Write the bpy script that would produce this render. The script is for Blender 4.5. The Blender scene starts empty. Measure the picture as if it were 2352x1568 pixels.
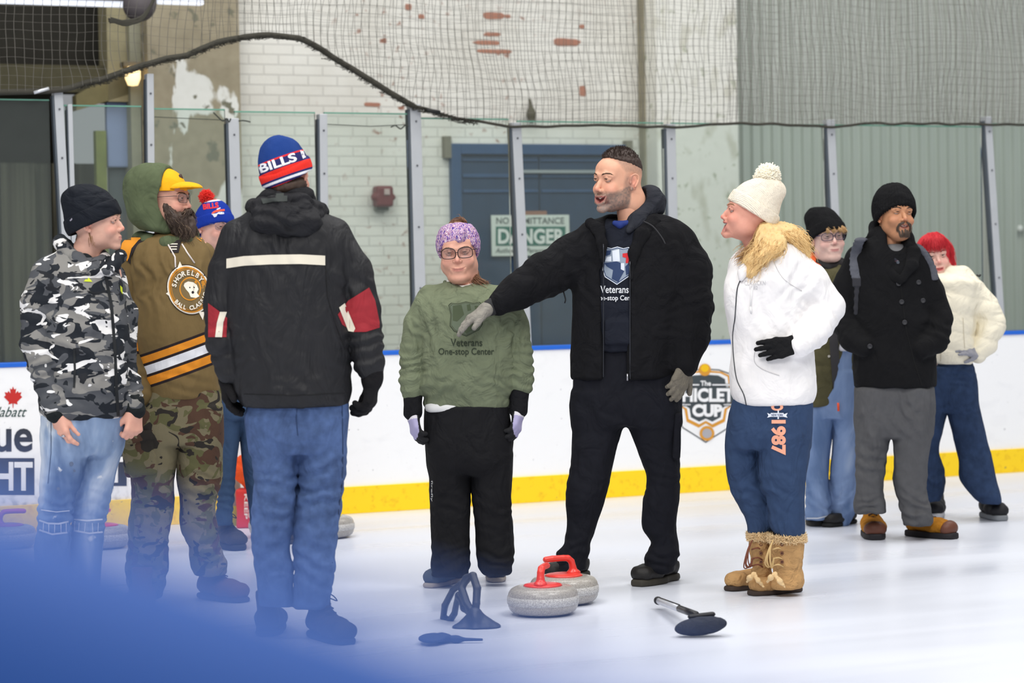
import bpy, bmesh, math, random
import numpy as np
from mathutils import Vector, Matrix
from mathutils.bvhtree import BVHTree
SC = bpy.context.scene
COL = SC.collection
random.seed(7)
# ---------------------------------------------------------------- camera
CAMZ = 1.34
FPX = 85 / 36 * 2352
PITCH, ROLL = math.radians(1.54), 0.018
F_ = Vector((0, math.cos(PITCH), -math.sin(PITCH)))
_r0 = Vector((1, 0, 0)); _u0 = _r0.cross(F_)
R_ = _r0 * math.cos(ROLL) - _u0 * math.sin(ROLL)
U_ = _r0 * math.sin(ROLL) + _u0 * math.cos(ROLL)
CAM = Vector((0, 0, CAMZ))
cd = bpy.data.cameras.new('camera'); cam = bpy.data.objects.new('camera', cd); COL.objects.link(cam)
m = Matrix.Identity(4)
for i in range(3):
    m[i][0] = R_[i]; m[i][1] = U_[i]; m[i][2] = -F_[i]; m[i][3] = CAM[i]
cam.matrix_world = m
cd.lens = 85; cd.sensor_width = 36; cd.sensor_fit = 'HORIZONTAL'; cd.clip_start = 0.05; cd.clip_end = 200
cd.dof.use_dof = True; cd.dof.focus_distance = 10.4; cd.dof.aperture_fstop = 2.8
SC.camera = cam
# ---------------------------------------------------------------- world, lights, exposure
wd = bpy.data.worlds.new('hall_air'); SC.world = wd; wd.use_nodes = True
wd.node_tree.nodes['Background'].inputs[0].default_value = (0.93, 0.96, 1.0, 1)
wd.node_tree.nodes['Background'].inputs[1].default_value = 0.30
def area(name, loc, size, power, col=(1, 0.985, 0.96), aim=None):
    l = bpy.data.lights.new(name, 'AREA'); l.shape = 'RECTANGLE'; l.size = size[0]; l.size_y = size[1]
    l.energy = power; l.color = col
    o = bpy.data.objects.new(name, l); COL.objects.link(o); o.location = loc
    if aim: o.rotation_euler = (Vector(aim) - Vector(loc)).to_track_quat('-Z', 'Y').to_euler()
    return o
area('arena_lamp_bank', (-3, 6.5, 7.5), (3, 3), 330)
area('arena_lamp_bank', (3.5, 6.5, 7.5), (3, 3), 330)
area('arena_lamp_bank', (0, 12, 7.8), (8, 2), 330)
area('arena_lamp_bank', (-1, 1.5, 6.5), (6, 2), 340, aim=(0, 11, 1))
area('arena_lamp_bank', (5.5, 14, 7.0), (3, 2), 160)
SC.view_settings.view_transform = 'Standard'; SC.view_settings.look = 'None'
SC.view_settings.exposure = 0.0; SC.view_settings.gamma = 1.0; SC.view_settings.use_curve_mapping = False
SC.cycles.use_denoising = True
SC.cycles.max_bounces = 7; SC.cycles.transparent_max_bounces = 16
SC.cycles.caustics_reflective = False; SC.cycles.caustics_refractive = False
# ---------------------------------------------------------------- helpers: pixels and rays
def ray(px, py):
    return (F_ + R_ * ((px - 1176) / FPX) + U_ * ((784 - py) / FPX)).normalized()
def G(px, py, z=0.0):
    d = ray(px, py); t = (z - CAMZ) / d.z
    return CAM + d * t
# rink frame: the dasher boards run along BU, BN points away from the ice
_b0 = G(270, 1212.5); _b1 = G(2352, 1083)
BU = Vector((_b1.x - _b0.x, _b1.y - _b0.y, 0)).normalized(); BN = Vector((-BU.y, BU.x, 0)); BO = _b0.copy()
def W(px, py, w=0.0):                      # pixel onto the vertical plane w metres behind the board face
    d = ray(px, py); t = (w - (CAM - BO).dot(BN)) / d.dot(BN); return CAM + d * t
def UZ(px, py, w=0.0):
    p = W(px, py, w); return (p - BO).dot(BU), p.z
def B(u, w, z): return BO + BU * u + BN * w + Vector((0, 0, z))
# ---------------------------------------------------------------- helpers: objects
def tag(o, label=None, cat=None, group=None, kind=None):
    if label: o['label'] = label
    if cat: o['category'] = cat
    if group: o['group'] = group
    if kind: o['kind'] = kind
    return o
def empty(name, loc=(0, 0, 0), rz=0.0, label=None, cat=None, group=None, kind=None):
    o = bpy.data.objects.new(name, None); COL.objects.link(o); o.location = loc; o.rotation_euler = (0, 0, rz)
    o.empty_display_size = 0.1
    return tag(o, label, cat, group, kind)
def mkobj(name, V, F, mat, parent=None, smooth=True, col=None):
    me = bpy.data.meshes.new(name)
    V = np.asarray(V, dtype=np.float32)
    if isinstance(F, np.ndarray):
        n = len(F); k = F.shape[1]
        me.vertices.add(len(V)); me.vertices.foreach_set('co', V.ravel())
        me.loops.add(n * k); me.loops.foreach_set('vertex_index', F.astype(np.int32).ravel())
        me.polygons.add(n); me.polygons.foreach_set('loop_start', np.arange(0, n * k, k, dtype=np.int32))
        me.update(calc_edges=True); me.validate()
    else:
        me.from_pydata([tuple(map(float, v)) for v in V], [], F); me.update()
    if col is not None:
        a = me.attributes.new('Col', 'FLOAT_COLOR', 'POINT')
        c = np.ones((len(V), 4), dtype=np.float32); c[:, :3] = col; a.data.foreach_set('color', c.ravel())
    if smooth: me.polygons.foreach_set('use_smooth', np.ones(len(me.polygons), dtype=bool))
    if mat: me.materials.append(mat)
    o = bpy.data.objects.new(name, me); COL.objects.link(o)
    if parent: o.parent = parent
    return o
class MB:                                   # collects simple shapes into one mesh
    def __init__(s): s.v = []; s.f = []
    def add(s, V, F):
        n = len(s.v); s.v += [tuple(v) for v in V]; s.f += [tuple(i + n for i in f) for f in F]
    def box8(s, P): s.add(P, [(0, 3, 2, 1), (4, 5, 6, 7), (0, 1, 5, 4), (1, 2, 6, 5), (2, 3, 7, 6), (3, 0, 4, 7)])
    def box(s, x0, x1, y0, y1, z0, z1, T=None):
        P = [(x0, y0, z0), (x1, y0, z0), (x1, y1, z0), (x0, y1, z0), (x0, y0, z1), (x1, y0, z1), (x1, y1, z1), (x0, y1, z1)]
        if T: P = [T(*p) for p in P]
        s.box8(P)
    def tube(s, pts, r, n=6, close=False, cap=True):
        V, F = tube(pts, r, n, close, cap); s.add(V, F)
    def build(s, name, mat, parent=None, smooth=False, bevel=0):
        o = mkobj(name, np.array(s.v), s.f, mat, parent, smooth)
        if bevel:
            b = o.modifiers.new('bevel', 'BEVEL'); b.width = bevel; b.segments = 2; b.limit_method = 'ANGLE'
        return o
def tube(pts, r, n=6, close=False, cap=True):
    P = [Vector(p) for p in pts]; m = len(P)
    rr = [r] * m if isinstance(r, (int, float)) else list(r)
    V = []; F = []
    up = Vector((0.13, 0.21, 0.97)); prev = None
    for i in range(m):
        a = P[(i - 1) % m] if (close or i > 0) else P[i]; b = P[(i + 1) % m] if (close or i < m - 1) else P[i]
        t = (b - a)
        t = t.normalized() if t.length > 1e-9 else Vector((0, 0, 1))
        if prev is None:
            x = t.cross(up)
            if x.length < 0.1: x = t.cross(Vector((1, 0, 0)))
            x.normalize()
        else:
            x = prev - t * prev.dot(t); x.normalize()
        prev = x; y = t.cross(x)
        for k in range(n):
            a_ = 2 * math.pi * k / n
            V.append(P[i] + (x * math.cos(a_) + y * math.sin(a_)) * rr[i])
    for i in range(m if close else m - 1):
        j = (i + 1) % m
        for k in range(n):
            F.append((i * n + k, i * n + (k + 1) % n, j * n + (k + 1) % n, j * n + k))
    if cap and not close:
        F.append(tuple(range(n - 1, -1, -1))); F.append(tuple((m - 1) * n + k for k in range(n)))
    return V, F
def lathe(prof, n=48):
    V = []; F = []
    for (r, z) in prof:
        for k in range(n):
            a = 2 * math.pi * k / n; V.append((r * math.cos(a), r * math.sin(a), z))
    for i in range(len(prof) - 1):
        for k in range(n): F.append((i * n + k, i * n + (k + 1) % n, (i + 1) * n + (k + 1) % n, (i + 1) * n + k))
    return V, F
def spline(pts, n=8):
    P = [Vector(p) for p in pts]; out = []
    for i in range(len(P) - 1):
        p0 = P[max(i - 1, 0)]; p1 = P[i]; p2 = P[i + 1]; p3 = P[min(i + 2, len(P) - 1)]
        for k in range(n):
            t = k / n
            out.append(0.5 * ((2 * p1) + (p2 - p0) * t + (2 * p0 - 5 * p1 + 4 * p2 - p3) * t * t + (3 * p1 - p0 - 3 * p2 + p3) * t ** 3))
    out.append(P[-1]); return out
# ---------------------------------------------------------------- helpers: noise and signed-distance meshes
def _h(ix, iy, iz, seed):
    n = (ix * 374761393 + iy * 668265263 + iz * 2147483647 + seed * 1274126177) & 0xffffffff
    n = ((n ^ (n >> 13)) * 1274126177) & 0xffffffff
    n = ((n ^ (n >> 15)) * 2246822519) & 0xffffffff
    return ((n ^ (n >> 16)) & 0xffffff).astype(np.float64) / 0xffffff * 2 - 1
def noise(P, seed=0):                      # smooth value noise in [-1, 1]
    P = np.asarray(P, dtype=np.float64) + 1000.0
    I = np.floor(P).astype(np.int64); f = P - I; f = f * f * (3 - 2 * f)
    r = 0
    for a in (0, 1):
        for b in (0, 1):
            for c in (0, 1):
                w = (f[..., 0] if a else 1 - f[..., 0]) * (f[..., 1] if b else 1 - f[..., 1]) * (f[..., 2] if c else 1 - f[..., 2])
                r = r + w * _h(I[..., 0] + a, I[..., 1] + b, I[..., 2] + c, seed)
    return r
def rotm(rx=0, ry=0, rz=0):
    rx, ry, rz = map(math.radians, (rx, ry, rz))
    X = np.array([[1, 0, 0], [0, math.cos(rx), -math.sin(rx)], [0, math.sin(rx), math.cos(rx)]])
    Y = np.array([[math.cos(ry), 0, math.sin(ry)], [0, 1, 0], [-math.sin(ry), 0, math.cos(ry)]])
    Z = np.array([[math.cos(rz), -math.sin(rz), 0], [math.sin(rz), math.cos(rz), 0], [0, 0, 1]])
    return Z @ Y @ X
class S:                                    # a signed-distance shape: blend, carve and mesh it
    def __init__(s): s.p = []
    def add(s, f, lo, hi, k=0.0, op=0): s.p.append((f, np.array(lo, float), np.array(hi, float), k, op)); return s
    def rc(s, a, b, ra, rb=None, k=0.02, op=0, sq=None):
        a = np.array(a, float); b = np.array(b, float); rb = ra if rb is None else rb
        ab = b - a; L = max(float(ab @ ab), 1e-12); R = max(ra, rb)
        def f(X, Y, Z):
            x, y, z = X - a[0], Y - a[1], Z - a[2]
            t = np.clip((x * ab[0] + y * ab[1] + z * ab[2]) / L, 0, 1)
            x = x - t * ab[0]; y = y - t * ab[1]; z = z - t * ab[2]
            if sq is not None:
                x = x / sq[0]; y = y / sq[1]; z = z / sq[2]
            return np.sqrt(x * x + y * y + z * z) - (ra + t * (rb - ra))
        q = 1.0 if sq is None else max(sq)
        return s.add(f, np.minimum(a, b) - R * q, np.maximum(a, b) + R * q, k, op)
    def path(s, pts, k=0.02, op=0, sq=None):   # [(x,y,z,r)...]
        for i, (p, q) in enumerate(zip(pts[:-1], pts[1:])): s.rc(p[:3], q[:3], p[3], q[3], (k if not isinstance(k, tuple) else k[0 if i == 0 else 1]), op, sq)
        return s
    def el(s, c, r, R=None, k=0.02, op=0):
        c = np.array(c, float); r = np.array(r, float); M = None if R is None else np.array(R).T
        def f(X, Y, Z):
            x, y, z = X - c[0], Y - c[1], Z - c[2]
            if M is not None:
                x, y, z = (M[0, 0] * x + M[0, 1] * y + M[0, 2] * z, M[1, 0] * x + M[1, 1] * y + M[1, 2] * z, M[2, 0] * x + M[2, 1] * y + M[2, 2] * z)
            k0 = np.sqrt((x / r[0]) ** 2 + (y / r[1]) ** 2 + (z / r[2]) ** 2)
            k1 = np.sqrt((x / r[0] ** 2) ** 2 + (y / r[1] ** 2) ** 2 + (z / r[2] ** 2) ** 2)
            return k0 * (k0 - 1) / np.maximum(k1, 1e-6)
        m = r if R is None else np.full(3, r.max())
        return s.add(f, c - m, c + m, k, op)
    def box(s, c, r, R=None, rd=0.005, k=0.0, op=0):
        c = np.array(c, float); r = np.array(r, float) - rd; M = None if R is None else np.array(R).T
        def f(X, Y, Z):
            x, y, z = X - c[0], Y - c[1], Z - c[2]
            if M is not None:
                x, y, z = (M[0, 0] * x + M[0, 1] * y + M[0, 2] * z, M[1, 0] * x + M[1, 1] * y + M[1, 2] * z, M[2, 0] * x + M[2, 1] * y + M[2, 2] * z)
            qx, qy, qz = np.abs(x) - r[0], np.abs(y) - r[1], np.abs(z) - r[2]
            return np.sqrt(np.maximum(qx, 0) ** 2 + np.maximum(qy, 0) ** 2 + np.maximum(qz, 0) ** 2) + np.minimum(np.maximum(qx, np.maximum(qy, qz)), 0) - rd
        m = (r + rd) if R is None else np.full(3, np.linalg.norm(r + rd))
        return s.add(f, c - m, c + m, k, op)
    def plane(s, c, n, k=0.0, op=2):           # keeps the side the normal points away from
        c = np.array(c, float); n = np.array(n, float); n /= np.linalg.norm(n)
        return s.add(lambda X, Y, Z: (X - c[0]) * n[0] + (Y - c[1]) * n[1] + (Z - c[2]) * n[2], [-9] * 3, [9] * 3, k, op)
    def stack(s, rows, k=0.02, e=2.3, op=0, cap=0.012):   # rows: (z, xc, yc, a, b)
        rows = sorted(rows, key=lambda r: r[0]); A = np.array(rows, float)
        n = len(A)
        if n > 2:                               # smooth in between
            zz = np.linspace(A[0, 0], A[-1, 0], 24 * n); out = [zz]
            for c in range(1, 5):
                y = A[:, c]; x = A[:, 0]; d = np.gradient(y, x)
                i = np.clip(np.searchsorted(x, zz) - 1, 0, n - 2); h = x[i + 1] - x[i]; t = (zz - x[i]) / h
                out.append((2 * t ** 3 - 3 * t ** 2 + 1) * y[i] + (t ** 3 - 2 * t ** 2 + t) * h * d[i] + (-2 * t ** 3 + 3 * t ** 2) * y[i + 1] + (t ** 3 - t ** 2) * h * d[i + 1])
            A = np.array(out).T
        A[:, 3:] = np.maximum(A[:, 3:], 0.004)
        def f(X, Y, Z):
            z = Z; xc = np.interp(z, A[:, 0], A[:, 1]); yc = np.interp(z, A[:, 0], A[:, 2])
            a = np.interp(z, A[:, 0], A[:, 3]); b = np.interp(z, A[:, 0], A[:, 4])
            q = ((np.abs(X - xc) / a) ** e + (np.abs(Y - yc) / b) ** e) ** (1 / e)
            d = (q - 1) * np.minimum(a, b)
            dz = np.maximum(z - A[-1, 0], A[0, 0] - z) + 0 * d
            h_ = np.clip(cap - np.abs(d - dz), 0, None) / max(cap, 1e-6)
            return np.maximum(d, dz) + h_ * h_ * cap * 0.25
        lo = [(A[:, 1] - A[:, 3]).min(), (A[:, 2] - A[:, 4]).min(), A[0, 0]]
        hi = [(A[:, 1] + A[:, 3]).max(), (A[:, 2] + A[:, 4]).max(), A[-1, 0]]
        return s.add(f, lo, hi, k, op)
    def mesh(s, h, pad=None):
        ad = [p for p in s.p if p[4] == 0]
        lo = np.min([p[1] for p in ad], axis=0) - 4 * h; hi = np.max([p[2] for p in ad], axis=0) + 4 * h
        n = np.ceil((hi - lo) / h).astype(int) + 1
        D = np.full(n, 9.0, dtype=np.float32)
        gx, gy, gz = [lo[i] + h * np.arange(n[i]) for i in range(3)]
        for f, a, b, k, op in s.p:
            mg = k + 3 * h
            i0 = np.clip(np.floor((a - mg - lo) / h).astype(int), 0, n - 1); i1 = np.clip(np.ceil((b + mg - lo) / h).astype(int) + 1, 1, n)
            if op == 2: i0 = np.zeros(3, int); i1 = n
            if np.any(i1 <= i0): continue
            sl = tuple(slice(i0[j], i1[j]) for j in range(3))
            X = gx[sl[0]][:, None, None]; Y = gy[sl[1]][None, :, None]; Z = gz[sl[2]][None, None, :]
            d = f(X, Y, Z); c = D[sl]
            if op == 0:
                if k > 0:
                    q = np.clip(k - np.abs(c - d), 0, None) / k; D[sl] = np.minimum(c, d) - q * q * k * 0.25
                else: D[sl] = np.minimum(c, d)
            else:
                if op == 1: d = -d
                if k > 0:
                    q = np.clip(k - np.abs(c - d), 0, None) / k; D[sl] = np.maximum(c, d) + q * q * k * 0.25
                else: D[sl] = np.maximum(c, d)
        return nets(D, lo, h)
def nets(D, lo, h):
    s = D < 0; n = np.array(D.shape)
    c = np.zeros(n - 1, dtype=np.int8)
    for a in (0, 1):
        for b in (0, 1):
            for d in (0, 1): c += s[a:n[0] - 1 + a, b:n[1] - 1 + b, d:n[2] - 1 + d]
    I = np.argwhere((c > 0) & (c < 8)); idx = np.full(n - 1, -1, dtype=np.int64); idx[I[:, 0], I[:, 1], I[:, 2]] = np.arange(len(I))
    acc = np.zeros((len(I), 3)); cnt = np.zeros(len(I))
    offs = [(0, 0, 0), (1, 0, 0), (0, 1, 0), (0, 0, 1), (1, 1, 0), (1, 0, 1), (0, 1, 1), (1, 1, 1)]
    v = {o: D[I[:, 0] + o[0], I[:, 1] + o[1], I[:, 2] + o[2]].astype(float) for o in offs}
    for o in offs:
        for ax in range(3):
            if o[ax] == 0:
                q = list(o); q[ax] = 1; q = tuple(q)
                m_ = (v[o] < 0) != (v[q] < 0); t = np.where(m_, v[o] / np.where(m_, v[o] - v[q], 1), 0)
                p = np.tile(np.array(o, float), (len(I), 1)); p[:, ax] += t
                acc += p * m_[:, None]; cnt += m_
    V = lo + h * (I + acc / cnt[:, None])
    Fs = []
    for ax in range(3):
        a = [slice(1, -1)] * 3; a[ax] = slice(0, -1); b = list(a); b[ax] = slice(1, None)
        sa, sb = s[tuple(a)], s[tuple(b)]; E = np.argwhere(sa != sb)
        if len(E) == 0: continue
        inside = sa[E[:, 0], E[:, 1], E[:, 2]]
        for j in range(3):
            if j != ax: E[:, j] += 1
        o1, o2 = [j for j in range(3) if j != ax]
        def g(d1, d2):
            q = E.copy(); q[:, o1] -= d1; q[:, o2] -= d2; return idx[q[:, 0], q[:, 1], q[:, 2]]
        Q = np.stack([g(1, 1), g(0, 1), g(0, 0), g(1, 0)], 1)
        fl = inside if ax != 1 else ~inside
        Q = np.where(fl[:, None], Q, Q[:, ::-1]); Fs.append(Q[(Q >= 0).all(1)])
    return V, np.concatenate(Fs)
def normals(V, F):
    a = V[F[:, 2]] - V[F[:, 0]]; b = V[F[:, 3]] - V[F[:, 1]]; n = np.cross(a, b); N = np.zeros_like(V)
    for k in range(4): np.add.at(N, F[:, k], n)
    return N / np.maximum(np.linalg.norm(N, axis=1), 1e-12)[:, None]
def joinm(parts):
    Vs = []; Fs = []; n = 0
    for V, F in parts: Vs.append(V); Fs.append(F + n); n += len(V)
    return np.concatenate(Vs), np.concatenate(Fs)
# ---------------------------------------------------------------- helpers: materials
def lin(c):
    return tuple(((x / 255) / 12.92 if x / 255 <= 0.04045 else ((x / 255 + 0.055) / 1.055) ** 2.4) for x in c)
class NT:
    def __init__(s, name):
        s.m = bpy.data.materials.new(name); s.m.use_nodes = True; s.t = s.m.node_tree; s.n = s.t.nodes
        s.b = s.n['Principled BSDF']; s.out = s.n['Material Output']; s._c = None
    def new(s, typ, **kw):
        n = s.n.new(typ)
        for k, v in kw.items():
            if k.startswith('i_'):
                key = k[2:]; key = int(key) if key.isdigit() else key.replace('_', ' ')
                s.set(n.inputs[key], v)
            else: setattr(n, k, v)
        return n
    def set(s, sock, v):
        if isinstance(v, bpy.types.NodeSocket): s.t.links.new(v, sock)
        elif isinstance(v, (tuple, list)) and len(v) == 3 and sock.type == 'RGBA': sock.default_value = (*v, 1)
        else: sock.default_value = v
    def coord(s, scale=None):
        if s._c is None: s._c = s.new('ShaderNodeTexCoord').outputs['Object']
        if scale is None: return s._c
        n = s.new('ShaderNodeMapping'); s.set(n.inputs['Vector'], s._c); n.inputs['Scale'].default_value = scale; return n.outputs[0]
    def noise(s, scale=5, det=3, vec=None, dist=0, rough=0.5):
        n = s.new('ShaderNodeTexNoise'); s.set(n.inputs['Vector'], vec if vec is not None else s.coord())
        n.inputs['Scale'].default_value = scale; n.inputs['Detail'].default_value = det; n.inputs['Distortion'].default_value = dist; n.inputs['Roughness'].default_value = rough
        return n.outputs['Fac']
    def ramp(s, fac, stops, const=False):
        n = s.new('ShaderNodeValToRGB'); s.set(n.inputs[0], fac); r = n.color_ramp
        if const: r.interpolation = 'CONSTANT'
        while len(r.elements) < len(stops): r.elements.new(0.5)
        for e, (p, c) in zip(r.elements, stops): e.position = p; e.color = (*c, 1) if len(c) == 3 else c
        return n.outputs[0]
    def math(s, op, a, b=0.0, c=0.0):
        n = s.new('ShaderNodeMath', operation=op); s.set(n.inputs[0], a); s.set(n.inputs[1], b); s.set(n.inputs[2], c); return n.outputs[0]
    def mix(s, fac, a, b, typ='MIX'):
        n = s.new('ShaderNodeMix', data_type='RGBA', blend_type=typ); s.set(n.inputs[0], fac); s.set(n.inputs[6], a); s.set(n.inputs[7], b); return n.outputs[2]
    def xyz(s):
        n = s.new('ShaderNodeSeparateXYZ'); s.set(n.inputs[0], s.coord()); return n.outputs
    def bump(s, h, strength=0.3, dist=0.01, normal=None):
        n = s.new('ShaderNodeBump'); s.set(n.inputs['Height'], h); n.inputs['Strength'].default_value = strength; n.inputs['Distance'].default_value = dist
        if normal is not None: s.set(n.inputs['Normal'], normal)
        s.set(s.b.inputs['Normal'], n.outputs[0]); return n.outputs[0]
    def fin(s, col=None, rough=0.6, metal=0.0, spec=0.4, **kw):
        if col is not None: s.set(s.b.inputs['Base Color'], col)
        s.set(s.b.inputs['Roughness'], rough); s.b.inputs['Metallic'].default_value = metal; s.b.inputs['Specular IOR Level'].default_value = spec
        for k, v in kw.items(): s.set(s.b.inputs[k.replace('_', ' ')], v)
        return s.m
_mc = {}
def plain(rgb, rough=0.6, metal=0.0, spec=0.4, name=None, var=0.08, bump=0.0, bs=200, **kw):
    key = (rgb, rough, metal, spec, bump, bs, var, tuple(kw.items()))
    if key in _mc: return _mc[key]
    t = NT(name or 'paint'); c = lin(rgb)
    n = t.noise(9, 3)
    col = t.mix(n, tuple(x * (1 - var) for x in c), tuple(min(1, x * (1 + var)) for x in c))
    if bump: t.bump(t.noise(bs, 2), bump, 0.003)
    _mc[key] = t.fin(col, rough, metal, spec, **kw); return _mc[key]
def fabric(rgb, wrinkle=0.5, ws=14, stretch=(1, 1, 1), weave=0.15, rough=0.9, var=0.1, name='fabric', ribs=None, spec=0.2):
    t = NT(name); c = lin(rgb)
    n = t.math('ADD', t.math('MULTIPLY', t.noise(30, 4), .5), t.math('MULTIPLY', t.noise(6, 3, t.coord((1, 1, .5)), .5), .5))
    n = t.ramp(n, [(.38, (0, 0, 0)), (.62, (1, 1, 1))])
    col = t.mix(n, tuple(x * (1 - var) for x in c), tuple(min(1, x * (1 + var)) for x in c))
    b1 = t.bump(t.noise(ws, 3, t.coord(stretch), 0.8), wrinkle, 0.04)
    if ribs:
        w = t.new('ShaderNodeTexWave', bands_direction=ribs[0]); t.set(w.inputs['Vector'], t.coord()); w.inputs['Scale'].default_value = ribs[1]; w.inputs['Distortion'].default_value = 0.4
        b1 = t.bump(w.outputs['Fac'], ribs[2], 0.004, b1)
    t.bump(t.noise(420, 2), weave, 0.002, b1)
    return t.fin(col, rough, 0, spec)
# ---------------------------------------------------------------- the place, built in rink coordinates (u along boards, w behind them, z up)
RZ = math.atan2(BU.y, BU.x)
def rk(o):
    o.location = BO; o.rotation_euler = (0, 0, RZ); return o
def struct(name, mb, mat, label=None, smooth=False, bevel=0, parent=None):
    o = mb.build(name, mat, parent, smooth, bevel)
    if parent is None: rk(o); tag(o, label, None, None, 'structure')
    return o
def uzbox(mb, x0, y0, x1, y1, w0, w1, wr=None):          # box whose front face covers the pixel rectangle at depth w0
    wr = w0 if wr is None else wr
    a = UZ(x0, y0, wr); b = UZ(x1, y0, wr); c = UZ(x0, y1, wr); d = UZ(x1, y1, wr)
    u0 = (a[0] + c[0]) / 2; u1 = (b[0] + d[0]) / 2; z1 = (a[1] + b[1]) / 2; z0 = (c[1] + d[1]) / 2
    mb.box(u0, u1, min(w0, w1), max(w0, w1), z0, z1); return u0, u1, z0, z1
# ice sheet
t = NT('ice')
st = t.noise(1.0, 4, t.coord((0.25, 1.6, 1)), 0.4); sc_ = t.noise(55, 3, t.coord((1, 3, 1)))
col = t.mix(st, lin((210, 214, 226)), lin((228, 231, 240)))
col = t.mix(t.ramp(sc_, [(0.60, (0, 0, 0)), (0.8, (0.35, 0.35, 0.35))]), col, lin((205, 210, 224)))
t.bump(t.noise(6, 5, t.coord((0.4, 1.5, 1))), 0.08, 0.01)
ICE = t.fin(col, t.ramp(st, [(0.3, (0.2,) * 3), (0.7, (0.42,) * 3)]), 0, 0.35)
mb = MB(); n = 40
mb.box(-9, 16, -14, 0.05, -0.12, 0.0); ice = struct('floor', mb, ICE, 'white resurfaced rink ice with faint streaks')
# concrete floor behind the boards
mb = MB(); mb.box(-9, 16, 0.12, 9, -0.12, 0.0); struct('floor', mb, plain((96, 92, 86), 0.8, name='concrete'), 'grey concrete floor behind the boards')
# boards
t = NT('board_plastic')
sp = t.noise(34, 2); sm = t.noise(4, 5, t.coord((1, 1, 2.2)), 1.0)
col = t.mix(t.ramp(sp, [(0.70, (0, 0, 0)), (0.76, (0.8,) * 3)]), lin((246, 246, 246)), lin((150, 150, 155)))
zz = t.xyz()[2]
lowdirt = t.math('MULTIPLY', t.ramp(t.noise(22, 6, t.coord((1, 1, 1))), [(0.48, (0, 0, 0)), (0.66, (1, 1, 1))]), t.ramp(zz, [(0.15, (0.6,) * 3), (0.34, (0.0,) * 3)]))
lx = t.ramp(t.xyz()[0], [(0.0, (1, 1, 1)), (0.35, (0.0,) * 3)])
col = t.mix(t.math('MULTIPLY', lowdirt, lx), col, lin((150, 148, 150)))
col = t.mix(t.ramp(sm, [(0.55, (0, 0, 0)), (0.8, (0.25,) * 3)]), col, lin((214, 214, 218)))
BOARD = t.fin(col, 0.35, 0, 0.4)
BT = 0.90
_, BT = UZ(1100, 803, 0); BH = BT
dash = empty('dasher_board', BO, RZ, 'long white rink dasher board with yellow kick strip and blue top rail', 'rink boards')
mb = MB(); mb.box(-7, 14, 0.0, 0.11, 0.0, BH - 0.012); mb.build('panel', BOARD, dash)
t = NT('kick_plastic'); col = t.mix(t.ramp(t.noise(26, 4), [(0.55, (0, 0, 0)), (0.72, (1, 1, 1))]), lin((255, 214, 22)), lin((238, 190, 20)))
col = t.mix(t.ramp(t.noise(40, 2), [(0.73, (0, 0, 0)), (0.77, (1, 1, 1))]), col, lin((120, 110, 90)))
mb = MB(); mb.box(-7, 14, -0.014, 0.0, 0.0, 0.155); mb.build('kick_plate', t.fin(col, 0.4), dash, bevel=0.003)
mb = MB(); mb.box(-7, 14, -0.008, 0.12, BH - 0.014, BH + 0.012); mb.build('cap_rail', plain((36, 104, 210), 0.4, name='blue_plastic'), dash, bevel=0.004)
# glass and posts
gt = NT('rink_glass')
for n_ in list(gt.n):
    if n_.type == 'BSDF_PRINCIPLED': gt.n.remove(n_)
tr = gt.new('ShaderNodeBsdfTransparent'); tr.inputs[0].default_value = (0.925, 0.965, 0.945, 1)
df = gt.new('ShaderNodeBsdfDiffuse'); df.inputs[0].default_value = (0.78, 0.86, 0.82, 1)
gl = gt.new('ShaderNodeBsdfGlossy'); gl.inputs['Roughness'].default_value = 0.06
m1 = gt.new('ShaderNodeMixShader'); m1.inputs[0].default_value = 0.035; gt.t.links.new(tr.outputs[0], m1.inputs[1]); gt.t.links.new(df.outputs[0], m1.inputs[2])
fr = gt.new('ShaderNodeFresnel'); fr.inputs[0].default_value = 1.35
m2 = gt.new('ShaderNodeMixShader'); gt.t.links.new(fr.outputs[0], m2.inputs[0]); gt.t.links.new(m1.outputs[0], m2.inputs[1]); gt.t.links.new(gl.outputs[0], m2.inputs[2])
gt.t.links.new(m2.outputs[0], gt.out.inputs[0]); GLASS = gt.m
edge = plain((110, 160, 140), 0.2, name='glass_edge')
posts = [(131, 208, 150, 560, 19), (158, 240, 167, 560, 10), (342, 170, 346, 560, 15), (533, 272, 541, 560, 24), (739, 262, 742, 560, 18), (950, 240, 962, 700, 26), (1182, 282, 1206, 790, 23), (1536, 285, 1548, 790, 24), (1903, 275, 1926, 760, 22), (2264, 268, 2296, 760, 20)]
ALU = plain((190, 193, 196), 0.42, 0.2, name='aluminium'); ALD = plain((92, 100, 108), 0.5, 0.3, name='dark_gasket')
us = []
names = ['leftmost, beside the dark opening', 'second from left, thin and close to the leftmost one', 'tall one in front of the peeling column, third from left', 'fourth from left, above the pom-pom hat', 'behind the striped knit hat', 'rising beside the woman in the green sweatshirt', 'crossing the danger sign on the blue door', 'beside the plaster pillar behind the man in black', 'above the person in the black beanie and glasses', 'rightmost, above the person with red hair']
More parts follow.
